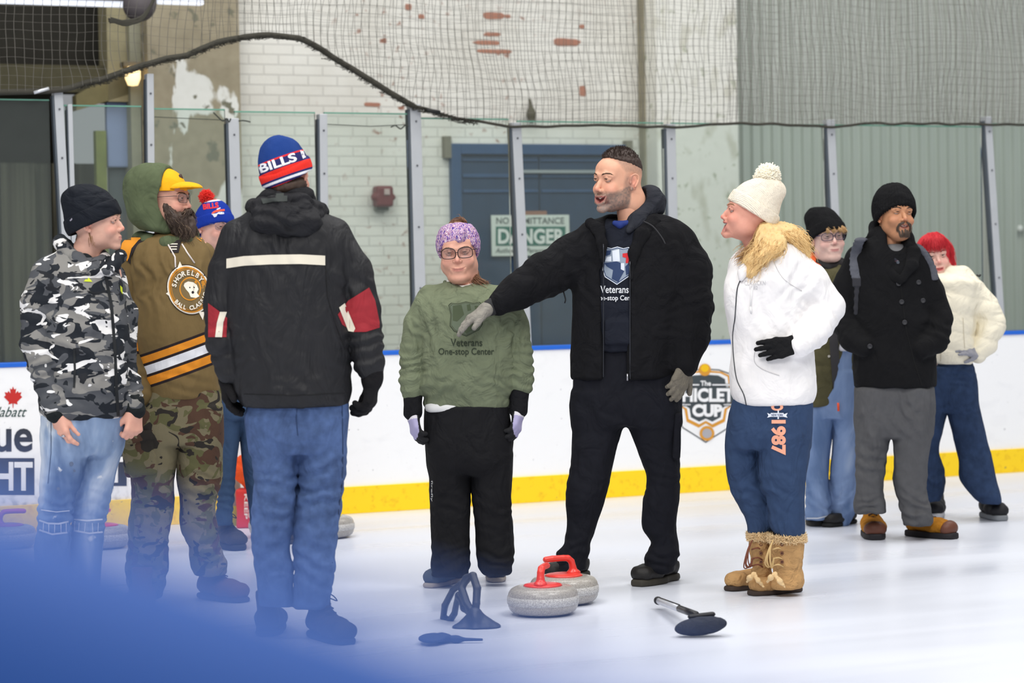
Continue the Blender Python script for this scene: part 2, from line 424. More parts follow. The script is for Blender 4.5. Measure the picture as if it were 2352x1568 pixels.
for (x0, y0, x1, y1, wd_), nm in zip(posts, names):
    uA, zA = UZ(x0, y0, 0.05); uB, zB = UZ(x1, y1, 0.05); k = (uA - uB) / (zA - zB); uT = uA; u0 = uA + k * (BH - zA)
    hw = wd_ / 2 / 385
    p = empty('glass_post', B(u0, 0.05, BH + 0.012), RZ, 'aluminium glass support post, ' + nm, 'post', 'aluminium posts between the rink glass')
    du = uT - u0; hh = zA - BH - 0.012; mb = MB()
    mb.box8([(-hw, -0.03, 0), (hw, -0.03, 0), (hw, 0.03, 0), (-hw, 0.03, 0), (du - hw, -0.03, hh), (du + hw, -0.03, hh), (du + hw, 0.03, hh), (du - hw, 0.03, hh)])
    mb.build('upright', ALU, p, bevel=0.004)
    mb = MB(); g = hw * 0.35
    mb.box8([(-hw - g, -0.022, 0), (-hw, -0.022, 0), (-hw, 0.022, 0), (-hw - g, 0.022, 0), (du - hw - g, -0.022, hh - .03), (du - hw, -0.022, hh - .03), (du - hw, 0.022, hh - .03), (du - hw - g, 0.022, hh - .03)])
    mb.build('gasket', ALD, p)
    if wd_ > 12:
        for q in (0.25, 0.5, 0.75, 0.93):
            mb = MB(); V, F = tube([(du * q, -0.034, hh * q), (du * q, -0.029, hh * q)], 0.006, 8); mb.add(V, F); mb.build('bolt', plain((110, 112, 118), 0.4, 0.6), p)
    us.append((u0 * 0.5 + uT * 0.5, zA, hw))
gtop = [(-60, 225), (142, 232), (340, 246), (700, 260), (955, 262), (1190, 276), (1540, 284), (1905, 288), (2400, 284)]
def gz(px): return UZ(px, np.interp(px, [a for a, b in gtop], [b for a, b in gtop]), 0.05)[1]
gx = [-60] + [p[0] for p in posts if p[0] != 158] + [2440]
gname = ['at the far left of the dark opening', 'in front of the dark opening and the hooded man', 'in front of the peeling column', 'behind the striped knit hat', 'in front of the red alarm box', 'over the left leaf of the blue door', 'over the right leaf of the blue door', 'in front of the white pillar and the corrugated wall', 'behind the man in the black coat', 'at the far right of the corrugated wall']
for (xa, xb), nm in zip(zip(gx[:-1], gx[1:]), gname):
    ua, ub = UZ(xa, 550, 0.05)[0] + 0.028, UZ(xb, 550, 0.05)[0] - 0.028; zt = min(gz(xa), gz(xb))
    o = MB(); o.box(ua, ub, 0.044, 0.056, BH + 0.012, zt); g_ = rk(o.build('rink_glass', GLASS)); tag(g_, 'clear greenish rink glass pane ' + nm, 'glass pane', 'rink glass panes')
    o = MB(); o.box(ua, ub, 0.043, 0.057, zt - 0.001, zt + 0.007); q = o.build('top_edge', edge, g_)
# --- back wall
def brickmat(name, white, chip, thr, dirt=0.3, tone=(226, 224, 216)):
    t = NT(name); x = t.xyz(); cv = t.new('ShaderNodeCombineXYZ'); t.set(cv.inputs[0], x[0]); t.set(cv.inputs[1], x[2]); v = cv.outputs[0]
    b = t.new('ShaderNodeTexBrick'); t.set(b.inputs['Vector'], v); b.inputs['Scale'].default_value = 1.0; b.inputs['Brick Width'].default_value = 0.21; b.inputs['Row Height'].default_value = 0.068
    b.inputs['Mortar Size'].default_value = 0.007; b.inputs['Mortar Smooth'].default_value = 0.4; b.inputs['Color1'].default_value = (1, 1, 1, 1); b.inputs['Color2'].default_value = (0.0, 0.0, 0.0, 1); b.inputs['Mortar'].default_value = (0.5, 0.5, 0.5, 1); b.inputs['Bias'].default_value = 0.0
    base = t.mix(b.outputs['Fac'], white, tuple(c * 0.80 for c in white))
    base = t.mix(t.ramp(t.noise(2.2, 5, v), [(0.35, (0, 0, 0)), (0.75, (dirt,) * 3)]), base, lin((176, 168, 150)))
    msk = t.math('MULTIPLY', t.ramp(t.noise(16, 5, v, 0.4), [(thr, (0, 0, 0)), (thr + 0.05, (1, 1, 1))]), t.ramp(t.noise(1.3, 2, v), [(0.46, (0, 0, 0)), (0.62, (1, 1, 1))]))
    base = t.mix(msk, base, t.mix(t.noise(30, 2, v), chip, tuple(c * 0.7 for c in chip)))
    bm = t.bump(t.math('SUBTRACT', 1.0, b.outputs['Fac']), 0.35, 0.008); t.bump(t.noise(30, 4), 0.25, 0.006, bm)
    return t.fin(base, 0.7, 0, 0.25)
BRICK = brickmat('painted_brick', lin((238, 236, 228)), lin((168, 118, 98)), 0.62)
WB = 2.5
mb = MB(); uzbox(mb, 552, -260, 1510, 800, WB, WB + 0.3); ua = UZ(552, 400, WB)[0]; ub = UZ(1510, 400, WB)[0]
mb = MB(); mb.box(ua, ub, WB, WB + 0.3, 0, 5.2); wall = struct('wall_back', mb, BRICK, 'white painted brick wall with chipped paint')
chips = [(1108, 27, 1158, 45), (1158, 33, 1172, 42), (1270, 87, 1332, 107), (1085, 92, 1150, 104), (1095, 112, 1180, 124), (1110, 74, 1150, 84), (930, 8, 945, 24), (960, 32, 975, 44), (1330, 56, 1342, 66), (1330, 196, 1346, 222), (835, 235, 875, 245)]
mb = MB()
for i, c in enumerate(chips):                # bare bricks where the paint has come away
    a = UZ(c[0], c[1], WB); d = UZ(c[2], c[3], WB); n = 14; rn = random.Random(i)
    uc, zc, hu, hz = (a[0] + d[0]) / 2, (a[1] + d[1]) / 2, (d[0] - a[0]) / 2, (a[1] - d[1]) / 2
    P = []
    for k in range(n):
        an = 2 * math.pi * k / n; q = max(abs(math.cos(an)), abs(math.sin(an))); s_ = rn.uniform(0.85, 1.05) / q ** 0.8
        P.append((uc + hu * s_ * math.cos(an), zc + hz * s_ * math.sin(an)))
    V = [(u, WB - 0.004, z) for u, z in P] + [(u, WB + 0.01, z) for u, z in P]
    mb.add(V, [tuple(range(n))[::-1]] + [(k, (k + 1) % n, n + (k + 1) % n, n + k) for k in range(n)])
mb.build('bare_brick', plain((178, 128, 108), 0.85, name='bare_brick', var=0.2), wall)
t = NT('peeling_plaster'); x = t.xyz()
pn = t.math('SUBTRACT', t.noise(1.8, 5, t.coord((1.6, 1, 0.6)), 0.3), t.math('MULTIPLY', t.math('SUBTRACT', x[2], 1.55), 0.09)); pf = t.noise(14, 4)
col = t.mix(t.ramp(pn, [(0.49, (0, 0, 0)), (0.505, (1, 1, 1))]), t.mix(pf, lin((172, 162, 138)), lin((140, 130, 108))), t.mix(pf, lin((222, 222, 214)), lin((238, 238, 232))))
col = t.mix(t.ramp(t.noise(7, 5), [(0.60, (0, 0, 0)), (0.64, (1, 1, 1))]), col, lin((120, 118, 100)))
t.bump(pn, 0.5, 0.01); PEEL = t.fin(col, 0.8)
mb = MB(); a = UZ(345, 400, 2.3)[0]; b = UZ(556, 400, 2.3)[0]; mb.box(a, b, 2.3, 2.9, 0, 5.2); struct('wall_left', mb, PEEL, 'broad column with peeling cream and olive paint')
t = NT('pillar_plaster'); pf = t.noise(9, 5)
col = t.mix(t.ramp(t.noise(5, 5, t.coord((1.5, 1.5, 0.8))), [(0.55, (0, 0, 0)), (0.68, (0.8,) * 3)]), lin((240, 239, 230)), lin((205, 203, 186)))
col = t.mix(t.ramp(t.noise(12, 5), [(0.62, (0, 0, 0)), (0.67, (0.7,) * 3)]), col, lin((170, 176, 150)))
t.bump(pf, 0.5, 0.012); PIL = t.fin(col, 0.75)
mb = MB(); a = UZ(1512, 400, 2.25)[0]; b = UZ(1700, 400, 2.25)[0]; mb.box(a, b, 2.25, 2.9, 0, 5.2); struct('wall_right', mb, PIL, 'white plastered pillar with worn patches', bevel=0.02)
mb = MB(); a = UZ(1484, 400, 2.4)[0]; b = UZ(1514, 400, 2.4)[0]; mb.box(a, b, 2.42, 2.7, 0, 5.2); struct('trim_1', mb, plain((150, 144, 124), 0.8, name='stained_edge', var=0.3), 'stained narrow edge between brick and pillar')
# corrugated metal wall
u0 = UZ(1694, 400, 2.62)[0]; V = []; F = []; pitch = 0.088; prof = [(0, 0), (0.42, 0), (0.50, 0.035), (0.68, 0.035), (0.78, 0)]
k = 0
for i in range(70):
    for (f_, d_) in prof:
        u = u0 + (i + f_) * pitch; V += [(u, 2.62 + 0.02 - d_, 0), (u, 2.62 + 0.02 - d_, 5.2)]; k += 1
F = [(2 * i, 2 * i + 2, 2 * i + 3, 2 * i + 1) for i in range(k - 1)]
t = NT('corrugated_metal'); col = t.mix(t.noise(3, 4, t.coord((3, 1, 0.3))), lin((186, 192, 184)), lin((208, 212, 204)))
mb = MB(); mb.add(V, F); mb.add([(u0 - .02, 2.72, 0), (u0 + 6.3, 2.72, 0), (u0 + 6.3, 2.72, 5.2), (u0 - .02, 2.72, 5.2)], [(0, 1, 2, 3)])
struct('wall_corrugated', mb, t.fin(col, 0.5, 0.1), 'grey green corrugated metal wall')
# dark bay at the left
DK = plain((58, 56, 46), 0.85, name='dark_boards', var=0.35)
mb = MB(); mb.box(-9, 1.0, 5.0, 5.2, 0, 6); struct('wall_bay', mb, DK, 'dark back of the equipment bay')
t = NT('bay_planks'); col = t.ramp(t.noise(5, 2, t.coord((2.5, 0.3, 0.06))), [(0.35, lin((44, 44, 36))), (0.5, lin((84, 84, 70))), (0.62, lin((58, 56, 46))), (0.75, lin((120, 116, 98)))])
mb = MB()
a = UZ(-120, 400, 3.0)[0]; b = UZ(250, 400, 3.0)[0]
rn = random.Random(3); u = a
while u < b:
    wv = rn.uniform(0.12, 0.3); dd = rn.uniform(0, 0.15); mb.box(u, min(u + wv, b) - 0.004, 3.0 + dd, 3.2 + dd, 0, 2.15); u += wv
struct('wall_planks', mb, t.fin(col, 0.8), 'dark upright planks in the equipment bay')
mb = MB(); a = UZ(-100, 205, 3.05); b = UZ(38, 140, 3.05); mb.box(a[0], b[0], 2.95, 3.1, a[1], b[1] + 0.1)
o = rk(mb.build('grey_sheet', plain((128, 124, 128), 0.6))); tag(o, 'pale grey sheet hanging at the far left of the dark bay', 'sheet')
mb = MB(); a = UZ(243, 400, 2.6)[0]; b = UZ(297, 235, 2.6); c = UZ(243, 385, 2.6); mb.box(a, b[0], 2.55, 2.6, c[1], b[1])
o = rk(mb.build('blue_panel', plain((132, 146, 182), 0.5), bevel=0.01)); tag(o, 'pale blue panel leaning behind the glass in the dark bay', 'panel')
mb = MB(); a = UZ(247, 400, 2.62); b = UZ(299, 400, 2.62); mb.box(a[0], b[0], 2.6, 2.62, 0, c[1]); o = rk(mb.build('slate_board', plain((84, 92, 96), 0.6))); tag(o, 'dark slate panel below the pale blue panel', 'panel')
mb = MB(); a = UZ(222, 400, 2.5)[0]; b = UZ(246, 400, 2.5)[0]; mb.box(a, b, 2.5, 2.56, 0, UZ(230, 300, 2.5)[1]); o = rk(mb.build('olive_curtain', plain((120, 128, 70), 0.8, var=0.4))); tag(o, 'narrow olive strip beside the slate panel', 'strip')
bm_ = empty('timber_frame', B(UZ(300, 400, 2.45)[0], 2.5, 0), RZ, 'beige timber post with slanting brace beside the dark bay', 'post')
U0 = UZ(300, 400, 2.45)[0]
mb = MB(); a = UZ(304, 400, 2.45)[0]; b = UZ(346, 400, 2.45)[0]; mb.box(a - U0, b - U0, -0.05, 0.3, 0, 5.2); mb.build('post', plain((150, 148, 128), 0.8, var=0.25), bm_)
mb = MB(); a = UZ(250, 60, 2.45)[0]; b = UZ(296, 60, 2.45)[0]; mb.box(a - U0, b - U0, 0.0, 0.2, UZ(270, 232, 2.45)[1], 5.2); mb.build('hanger', plain((150, 142, 112), 0.8, var=0.3), bm_)
p0, p1 = UZ(300, 180, 2.45), UZ(180, 235, 2.45); mb = MB()
mb.box8([(p1[0] - U0, 0.0, p1[1] - .05), (p0[0] - U0, 0.0, p0[1] - .1), (p0[0] - U0, 0.1, p0[1] - .1), (p1[0] - U0, 0.1, p1[1] - .05), (p1[0] - U0, 0.0, p1[1] + .05), (p0[0] - U0, 0.0, p0[1] + .09), (p0[0] - U0, 0.1, p0[1] + .09), (p1[0] - U0, 0.1, p1[1] + .05)])
mb.build('brace', plain((120, 112, 78), 0.8, var=0.3), bm_)
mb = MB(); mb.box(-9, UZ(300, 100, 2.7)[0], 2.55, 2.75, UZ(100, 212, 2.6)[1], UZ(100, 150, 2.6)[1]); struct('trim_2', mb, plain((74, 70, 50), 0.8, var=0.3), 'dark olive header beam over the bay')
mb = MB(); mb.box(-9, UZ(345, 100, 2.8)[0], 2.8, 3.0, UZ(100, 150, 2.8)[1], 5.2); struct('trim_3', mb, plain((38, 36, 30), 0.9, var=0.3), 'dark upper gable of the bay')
# wall lamp glowing warm by the post
em = NT('lamp_glow'); em.fin((1, 0.8, 0.45), 0.4); em.b.inputs['Emission Color'].default_value = (1, 0.72, 0.34, 1); em.b.inputs['Emission Strength'].default_value = 1.6
p = W(305, 180, 2.34); wl = empty('wall_lamp', p, RZ, 'small glowing yellow bulkhead lamp beside the timber post', 'lamp')
V, F = lathe([(0.0, -0.05), (0.032, -0.045), (0.05, 0), (0.05, 0.05), (0.03, 0.075), (0, 0.08)], 20); mb = MB(); mb.add(V, F); mb.build('lamp_glass', em.m, wl, True)
mb = MB(); mb.box(-0.06, 0.06, -0.0, 0.09, 0.075, 0.11); mb.build('housing', plain((110, 100, 80), 0.6), wl, bevel=0.006)
# fluorescent strips under the upper edge
ft = NT('tube_glow'); ft.fin((0.9, 0.92, 1), 0.4); ft.b.inputs['Emission Color'].default_value = (0.86, 0.9, 1, 1); ft.b.inputs['Emission Strength'].default_value = 0.85
for (xa, xb, ya, yb, nm) in ((-60, 300, 4, 14, 'long strip light over the dark bay'), (362, 466, 0, 9, 'short strip light in front of the peeling column')):
    a = UZ(xa, ya, 1.6); b = UZ(xb, yb, 1.6); L = b[0] - a[0]
    e = empty('strip_light', B(a[0], 1.6, b[1] - 0.01), RZ, nm, 'ceiling light', 'strip lights')
    mb = MB(); mb.box(0, L, -0.03, 0.03, 0, 0.035); mb.build('tube', ft.m, e, bevel=0.01)
    mb = MB(); mb.box(-0.02, L + 0.02, -0.08, 0.08, 0.036, 0.09); mb.build('reflector', plain((70, 72, 76), 0.5), e, bevel=0.01)
p = W(320, 12, 1.3); S_ = S(); S_.el((0, 0, 0), (0.10, 0.09, 0.10)); S_.el((0.03, 0, 0.1), (0.07, 0.07, 0.12), k=0.05)
V, F = S_.mesh(0.012); o = mkobj('heater', V, F, plain((92, 86, 88), 0.6)); o.location = p; tag(o, 'rounded grey heater hanging between the strip lights', 'heater')
# blue door with sign
DB = plain((40, 62, 88), 0.5, name='blue_door_paint', var=0.25); DF = plain((52, 80, 116), 0.5, name='blue_frame_paint', var=0.15)
d0 = UZ(1030, 330, WB); d1 = UZ(1430, 325, WB); uL, uR, zT = d0[0], d1[0], d0[1]
door = empty('door_1', B(uL, WB, 0), RZ, 'wide dark blue double door behind the glass', None, None, 'structure')
DWd = uR - uL; mb = MB(); fw = 0.075
mb.box(0, fw, -0.05, 0.02, 0, zT); mb.box(DWd - fw, DWd, -0.05, 0.02, 0, zT); mb.box(fw, DWd - fw, -0.05, 0.02, zT - fw, zT); mb.build('door_frame', DF, door, bevel=0.006)
for k in range(2):
    x0 = fw + k * (DWd - 2 * fw) / 2 + 0.004; x1 = fw + (k + 1) * (DWd - 2 * fw) / 2 - 0.004
    mb = MB(); mb.box(x0, x1, -0.025, 0.01, 0.01, zT - fw - 0.005); lf = mb.build('door_leaf', DB, door, bevel=0.004)
    mb = MB()
    for (za, zb) in ((zT - 0.32, zT - 0.34), (zT - 0.21, zT - 0.235), (zT - 0.11, zT - 0.12)):
        mb.box(x0 + 0.01, x1 - 0.01, -0.037, -0.026, zb, za)
    mb.build('rail', DF, lf, bevel=0.002)
mb = MB(); z_ = UZ(1200, 398, WB)[1]; mb.box(UZ(1180, 400, WB)[0] - uL, DWd - fw, -0.06, -0.026, z_, z_ + 0.022); mb.build('door_bar', plain((150, 158, 160), 0.5), door)
mb = MB(); mb.box(DWd, DWd + 0.05, -0.06, 0.02, zT - 0.14, zT + 0.03); mb.box(-0.05, 0, -0.05, 0.02, zT - 0.1, zT + 0.05); mb.build('hinge_block', plain((128, 124, 108), 0.8, var=0.3), door)
# flat lettering helper: text becomes a mesh fitted to a pixel box
def textmesh(txt, bold=0.0, shear=0.0):
    c = bpy.data.curves.new('t', 'FONT'); c.body = txt; c.offset = bold; c.resolution_u = 4; c.shear = shear; c.fill_mode = 'FRONT'
    o = bpy.data.objects.new('t', c); COL.objects.link(o); bpy.context.view_layer.update()
    dg = bpy.context.evaluated_depsgraph_get(); me = o.evaluated_get(dg).to_mesh()
    V = np.array([v.co[:] for v in me.vertices]); F = [tuple(p.vertices) for p in me.polygons]
    o.evaluated_get(dg).to_mesh_clear(); bpy.data.objects.remove(o); bpy.data.curves.remove(c)
    return V[:, :2], F
def fit(txt, box, bold=0.0, shear=0.0, rot=0, curve=0.0):     # -> pixel-space verts
    V, F = textmesh(txt, bold, shear)
    lo, hi = V.min(0), V.max(0); q = (V - lo) / (hi - lo)
    x0, y0, x1, y1 = box
    if rot == 90: q = np.stack([q[:, 1], 1 - q[:, 0]], 1)     # reads downwards
    x = x0 + q[:, 0] * (x1 - x0); y = y1 + q[:, 1] * (y0 - y1)
    if curve: y = y + curve * ((q[:, 0] - 0.5) ** 2 * 4 - 1)
    return np.stack([x, y], 1), F
def arc_text(txt, cx, cy, r, a0, a1, size, bold=0.02, inward=False, ex=1.0, ey=1.0, tilt=0.0):
    Vs = []; Fs = []; n = 0; L = [ch for ch in txt]
    for i, ch in enumerate(L):
        if ch == ' ': continue
        a = math.radians(a0 + (a1 - a0) * i / (len(L) - 1)); V, F = textmesh(ch, bold); lo, hi = V.min(0), V.max(0)
        q = (V - (lo + hi) / 2) / 0.7 * size
        th = a - math.pi / 2 if not inward else a + math.pi / 2
        x = q[:, 0] * math.cos(th) - q[:, 1] * math.sin(th); y = q[:, 0] * math.sin(th) + q[:, 1] * math.cos(th)
        X = (x + r * math.cos(a)) * ex; Y = (y + r * math.sin(a)) * ey
        X, Y = X * math.cos(tilt) - Y * math.sin(tilt), X * math.sin(tilt) + Y * math.cos(tilt)
        Vs.append(np.stack([cx + X, cy - Y], 1)); Fs += [tuple(k + n for k in f) for f in F]; n += len(V)
    return np.concatenate(Vs), Fs
def flat(V2, F, w):                                           # pixel verts to rink plane coordinates
    out = []
    for x, y in V2:
        u, z = UZ(x, y, w); out.append((u, w, z))
    return out, F
def planar(name, items, mat, parent, w, off=(0, 0, 0)):       # items: list of (V2,F), one part each
    for V2, F in items:
        mb = MB(); V, F = flat(V2, F, w); mb.add([(a - off[0], b - off[1], c - off[2]) for a, b, c in V], F); mb.build(name, mat, parent)
def poly(*p): return np.array(p, float), [tuple(range(len(p)))]
def rect(x0, y0, x1, y1): return poly((x0, y0), (x1, y0), (x1, y1), (x0, y1))
def ring(cx, cy, r0, r1, n=40, ex=1.0, a0=0, a1=360):
    V = []; F = []
    for k in range(n + 1):
        a = math.radians(a0 + (a1 - a0) * k / n); V += [(cx + r0 * ex * math.cos(a), cy - r0 * math.sin(a)), (cx + r1 * ex * math.cos(a), cy - r1 * math.sin(a))]
    return np.array(V), [(2 * k, 2 * k + 1, 2 * k + 3, 2 * k + 2) for k in range(n)]
def disc(cx, cy, r, n=32, ex=1.0): return np.array([(cx + r * ex * math.cos(2 * math.pi * k / n), cy + r * math.sin(2 * math.pi * k / n)) for k in range(n)]), [tuple(range(n))]
ws = WB - 0.05
so = UZ(1130, 588, ws); sg = empty('warning_sign', B(so[0], ws, so[1]), RZ, 'white and green danger sign fixed to the blue door', 'sign'); off = (so[0], ws, so[1])
s1 = UZ(1307, 493, ws); mb = MB(); mb.box(0, s1[0] - so[0], -0.001, 0.01, 0, s1[1] - so[1]); mb.build('plate', plain((214, 222, 214), 0.5), sg)
GRN = plain((52, 112, 96), 0.5, name='sign_green'); WHT = plain((226, 232, 226), 0.5, name='sign_white'); GRY = plain((96, 104, 100), 0.5)
planar('green_field', [rect(1139, 520, 1299, 564)], GRN, sg, ws - 0.004, off)
planar('lettering', [fit('DANGER', (1144, 525, 1297, 560), 0.035)], WHT, sg, ws - 0.007, off)
planar('lettering', [fit('NO ADMITTANCE', (1140, 499, 1296, 514), 0.012), fit('Authorized Personnel Only', (1138, 569, 1300, 584), 0.008, 0.25)], GRY, sg, ws - 0.004, off)
mb = MB(); a = UZ(1200, 612, ws); b = UZ(1250, 594, ws); mb.box(a[0], b[0], ws, ws + 0.01, a[1], b[1]); o = rk(mb.build('notice', plain((190, 176, 128), 0.7))); tag(o, 'small tan notice under the danger sign', 'notice')
mb = MB(); a = UZ(1206, 494, ws); b = UZ(1256, 484, ws); mb.box(a[0], b[0], ws, ws + 0.01, a[1], b[1]); o = rk(mb.build('notice', plain((150, 110, 92), 0.7))); tag(o, 'thin brown strip on the door above the danger sign', 'notice')
# red alarm box
p = W(875, 477, WB - 0.02); al = empty('alarm_box', p, RZ, 'dark red fire alarm box on the white brick wall', 'alarm')
S_ = S(); S_.box((0, -0.04, 0.075), (0.062, 0.05, 0.072), rd=0.02); S_.el((-0.06, -0.05, 0.07), (0.03, 0.03, 0.03), k=0.02); S_.el((0.07, -0.05, 0.07), (0.016, 0.03, 0.02), k=0.02)
V, F = S_.mesh(0.006); mkobj('housing', V, F, plain((112, 50, 52), 0.5), al)
mb = MB(); mb.box(-0.012, 0.028, -0.1, -0.088, 0.085, 0.125); mb.build('label_plate', plain((190, 170, 165), 0.5), al, bevel=0.003)
mb = MB(); mb.box(-0.05, 0.05, -0.03, 0.02, -0.02, 0.02); mb.build('bracket', plain((120, 122, 114), 0.7), al, bevel=0.01)
# old bell hanging on the wall
p = W(1220, 270, WB - 0.06); S_ = S(); S_.el((0, 0, 0.02), (0.034, 0.035, 0.045)); S_.rc((0, 0.0, 0.05), (0.006, 0.03, 0.13), 0.02, 0.009, 0.02); S_.el((0, -0.01, -0.02), (0.022, 0.02, 0.02), k=0.01)
V, F = S_.mesh(0.005); o = mkobj('wall_bell', V, F, plain((92, 90, 76), 0.7)); o.location = p; o.rotation_euler = (0, 0, RZ); tag(o, 'small tarnished bell on the brick wall above the blue door', 'bell')
p = W(2343, 525, 2.6); mb = MB(); V, F = lathe([(0, -0.03), (0.02, -0.02), (0.024, 0), (0.02, 0.02), (0, 0.03)], 16); mb.add(V, F); o = mb.build('round_fixture', plain((240, 240, 236), 0.4), None, True); o.location = p; tag(o, 'round white knob on the corrugated wall at the right edge', 'knob')
# wire along the glass tops
for nm, pts in (('wire tied along the glass top between the hooded man and the striped hat', [(345, 268), (430, 272), (520, 276)]), ('wire along the glass top right of the striped hat', [(745, 285), (850, 290), (935, 286)])):
    mb = MB(); mb.tube([B(*(lambda q: (q[0], 0.035, q[1]))(UZ(x, y, 0.035))) for x, y in pts] , 0.0022, 5)
    o = mb.build('glass_wire', plain((52, 58, 52), 0.6)); tag(o, nm, 'wire', 'wires on the rink glass')
for nm, pts in (('twisted wire end at the post above the pom-pom hat', [(490, 258), (500, 268), (512, 278), (520, 272), (526, 280), (530, 272)]), ('twisted wire end right of the post above the pom-pom hat', [(548, 278), (560, 277), (575, 280)]), ('twisted wire end left of the tall post by the alarm box', [(898, 292), (908, 288), (920, 296), (930, 288), (938, 290)])):
    mb = MB(); mb.tube(spline([B(*(lambda q: (q[0], 0.02, q[1]))(UZ(x, y, 0.02))) for x, y in pts], 4), 0.004, 5)
    o = mb.build('wire_end', plain((52, 56, 50), 0.7)); tag(o, nm, 'wire', 'twisted wire ends on the posts')
# ---------------------------------------------------------------- safety net
NETM = plain((104, 101, 94), 0.8, name='net_cord', var=0.15); ROPE = plain((62, 60, 52), 0.9, name='net_rope', var=0.3)
edgepx = [(-80, 212), (60, 212), (150, 203), (230, 185), (330, 148), (430, 125), (500, 98), (560, 84), (620, 80), (690, 86), (760, 128), (850, 185), (950, 243), (1050, 272), (1170, 291), (1250, 291), (1400, 288), (1540, 292), (1700, 284), (1800, 285), (1905, 291), (2010, 284), (2150, 284), (2265, 287), (2450, 285)]
eu = np.array([UZ(x, y, 0.0)[0] for x, y in edgepx]); ez = np.array([UZ(x, y, 0.0)[1] for x, y in edgepx])
def netlayer(sp, w0, seed, umin, umax, hfac, r):
    V = []; F = []
    def cord(U, Zv, Wv):
        n0 = len(V); m = len(U)
        if m < 2: return
        for i in range(m):
            for (a, b) in ((0, r), (-0.87 * r, -0.5 * r), (0.87 * r, -0.5 * r)):
                V.append((U[i] + a, Wv[i] + b, Zv[i] + b * 0.5 + a * 0.2))
        for i in range(m - 1):
            for k in range(3): F.append((n0 + i * 3 + k, n0 + i * 3 + (k + 1) % 3, n0 + i * 3 + 3 + (k + 1) % 3, n0 + i * 3 + 3 + k))
    def warp(U, Z):
        P = np.stack([U * 2.2, Z * 2.6, np.full_like(U, seed * 7.1)], -1); P2 = P * 2.7 + 5
        fall = np.exp(-(np.abs(Z - np.interp(U, eu, ez))) / 0.5)
        du = 0.030 * noise(P, seed) + 0.010 * noise(P2, seed + 1); dz = (0.035 + 0.02 * fall) * noise(P * [0.9, 0.6, 1] + 9, seed + 2) + 0.009 * noise(P2 + 3, seed + 3)
        dw = 0.08 * noise(P * 0.8 + 21, seed + 4)
        return U + du, Z + dz, w0 + dw
    for u in np.arange(umin, umax, sp * hfac):
        zb = np.interp(u, eu, ez); Z = np.arange(zb, 3.42, 0.022); U = np.full_like(Z, u); a, b, c = warp(U, Z)
        b[0] = zb; cord(a, b, c)
    for z in np.arange(1.9, 3.42, sp):
        U = np.arange(umin, umax, 0.03); a, b, c = warp(U, np.full_like(U, z)); ok = z > np.interp(U, eu, ez); st_ = None
        for i in range(len(U) + 1):
            if i < len(U) and ok[i]:
                if st_ is None: st_ = i
            elif st_ is not None: cord(a[st_:i], b[st_:i], c[st_:i]); st_ = None
    return np.array(V), np.array(F)
net = empty('safety_net', BO, RZ, 'sagging dark cord safety net above the rink glass', 'net')
um, ux = eu[0], eu[-1]; ucor = UZ(1690, 200, 0)[0]; ul = UZ(480, 200, 0)[0]
V, F = netlayer(0.050, 0.0, 1, um, ux, 0.95, 0.0016); mkobj('netting', V, F, NETM, net, False)
V, F = netlayer(0.046, 0.10, 5, ul, ux, 0.92, 0.0014); mkobj('netting', V, F, NETM, net, False)
V, F = netlayer(0.044, 0.19, 9, ucor, ux, 0.7, 0.0020); mkobj('netting', V, F, plain((172, 169, 163), 0.8), net, False)
pts = []; us_ = np.arange(um, ux, 0.03); P = np.stack([us_ * 9, us_ * 0, us_ * 0], -1); q = noise(P, 4) * 0.006
pts = [(u, 0.0, float(np.interp(u, eu, ez)) + d) for u, d in zip(us_, q)]
uu = UZ(950, 243, 0)[0]
mb = MB(); mb.tube(pts, [0.0085 if p[0] > uu else 0.017 for p in pts], 6); mb.build('border_rope', ROPE, net, True)
rn = random.Random(5); mb = MB()                   # frayed bunched cord along the sagging part
for i in range(900):
    u = rn.uniform(UZ(180, 180, 0)[0], uu + 0.4); z = float(np.interp(u, eu, ez)); a = rn.uniform(-2.6, 0.4); L = rn.uniform(0.02, 0.06)
    mb.tube([(u, rn.uniform(-.02, .02), z), (u + math.cos(a) * L * .6, rn.uniform(-.03, .03), z + math.sin(a) * L * .5), (u + rn.uniform(-.05, .05), rn.uniform(-.02, .02), z - rn.uniform(0, .02))], 0.0016, 3, cap=False)
mb.build('frayed_cord', ROPE, net)
# rope clump and light stick by the net
mb = MB(); rn = random.Random(8)
for k in range(14):
    mb.tube(spline([W(256 + rn.uniform(-8, 8), 46 + rn.uniform(-6, 6), -0.05), W(290, 52 + rn.uniform(-6, 6), -0.07), W(330, 38 + rn.uniform(-5, 5), -0.05), W(362, -20, 0)], 5), 0.006, 4)
o = mb.build('rope_bundle', ROPE, None, True); tag(o, 'dark rope bundle tied below the grey heater', 'rope')
mb = MB(); mb.tube([W(78, 213, -0.05), W(112, 203, -0.05)], 0.009, 8); o = mb.build('metal_clip', plain((220, 222, 226), 0.3, 0.5), None, True); tag(o, 'bright metal clip on the net edge near the leftmost post', 'clip')
mb = MB(); mb.tube([W(980, 253, -0.04), W(1010, 258, -0.04)], 0.012, 8); o = mb.build('cord_toggle', plain((24, 26, 24), 0.6), None, True); tag(o, 'black toggle hanging under the net beside the alarm box post', 'toggle')
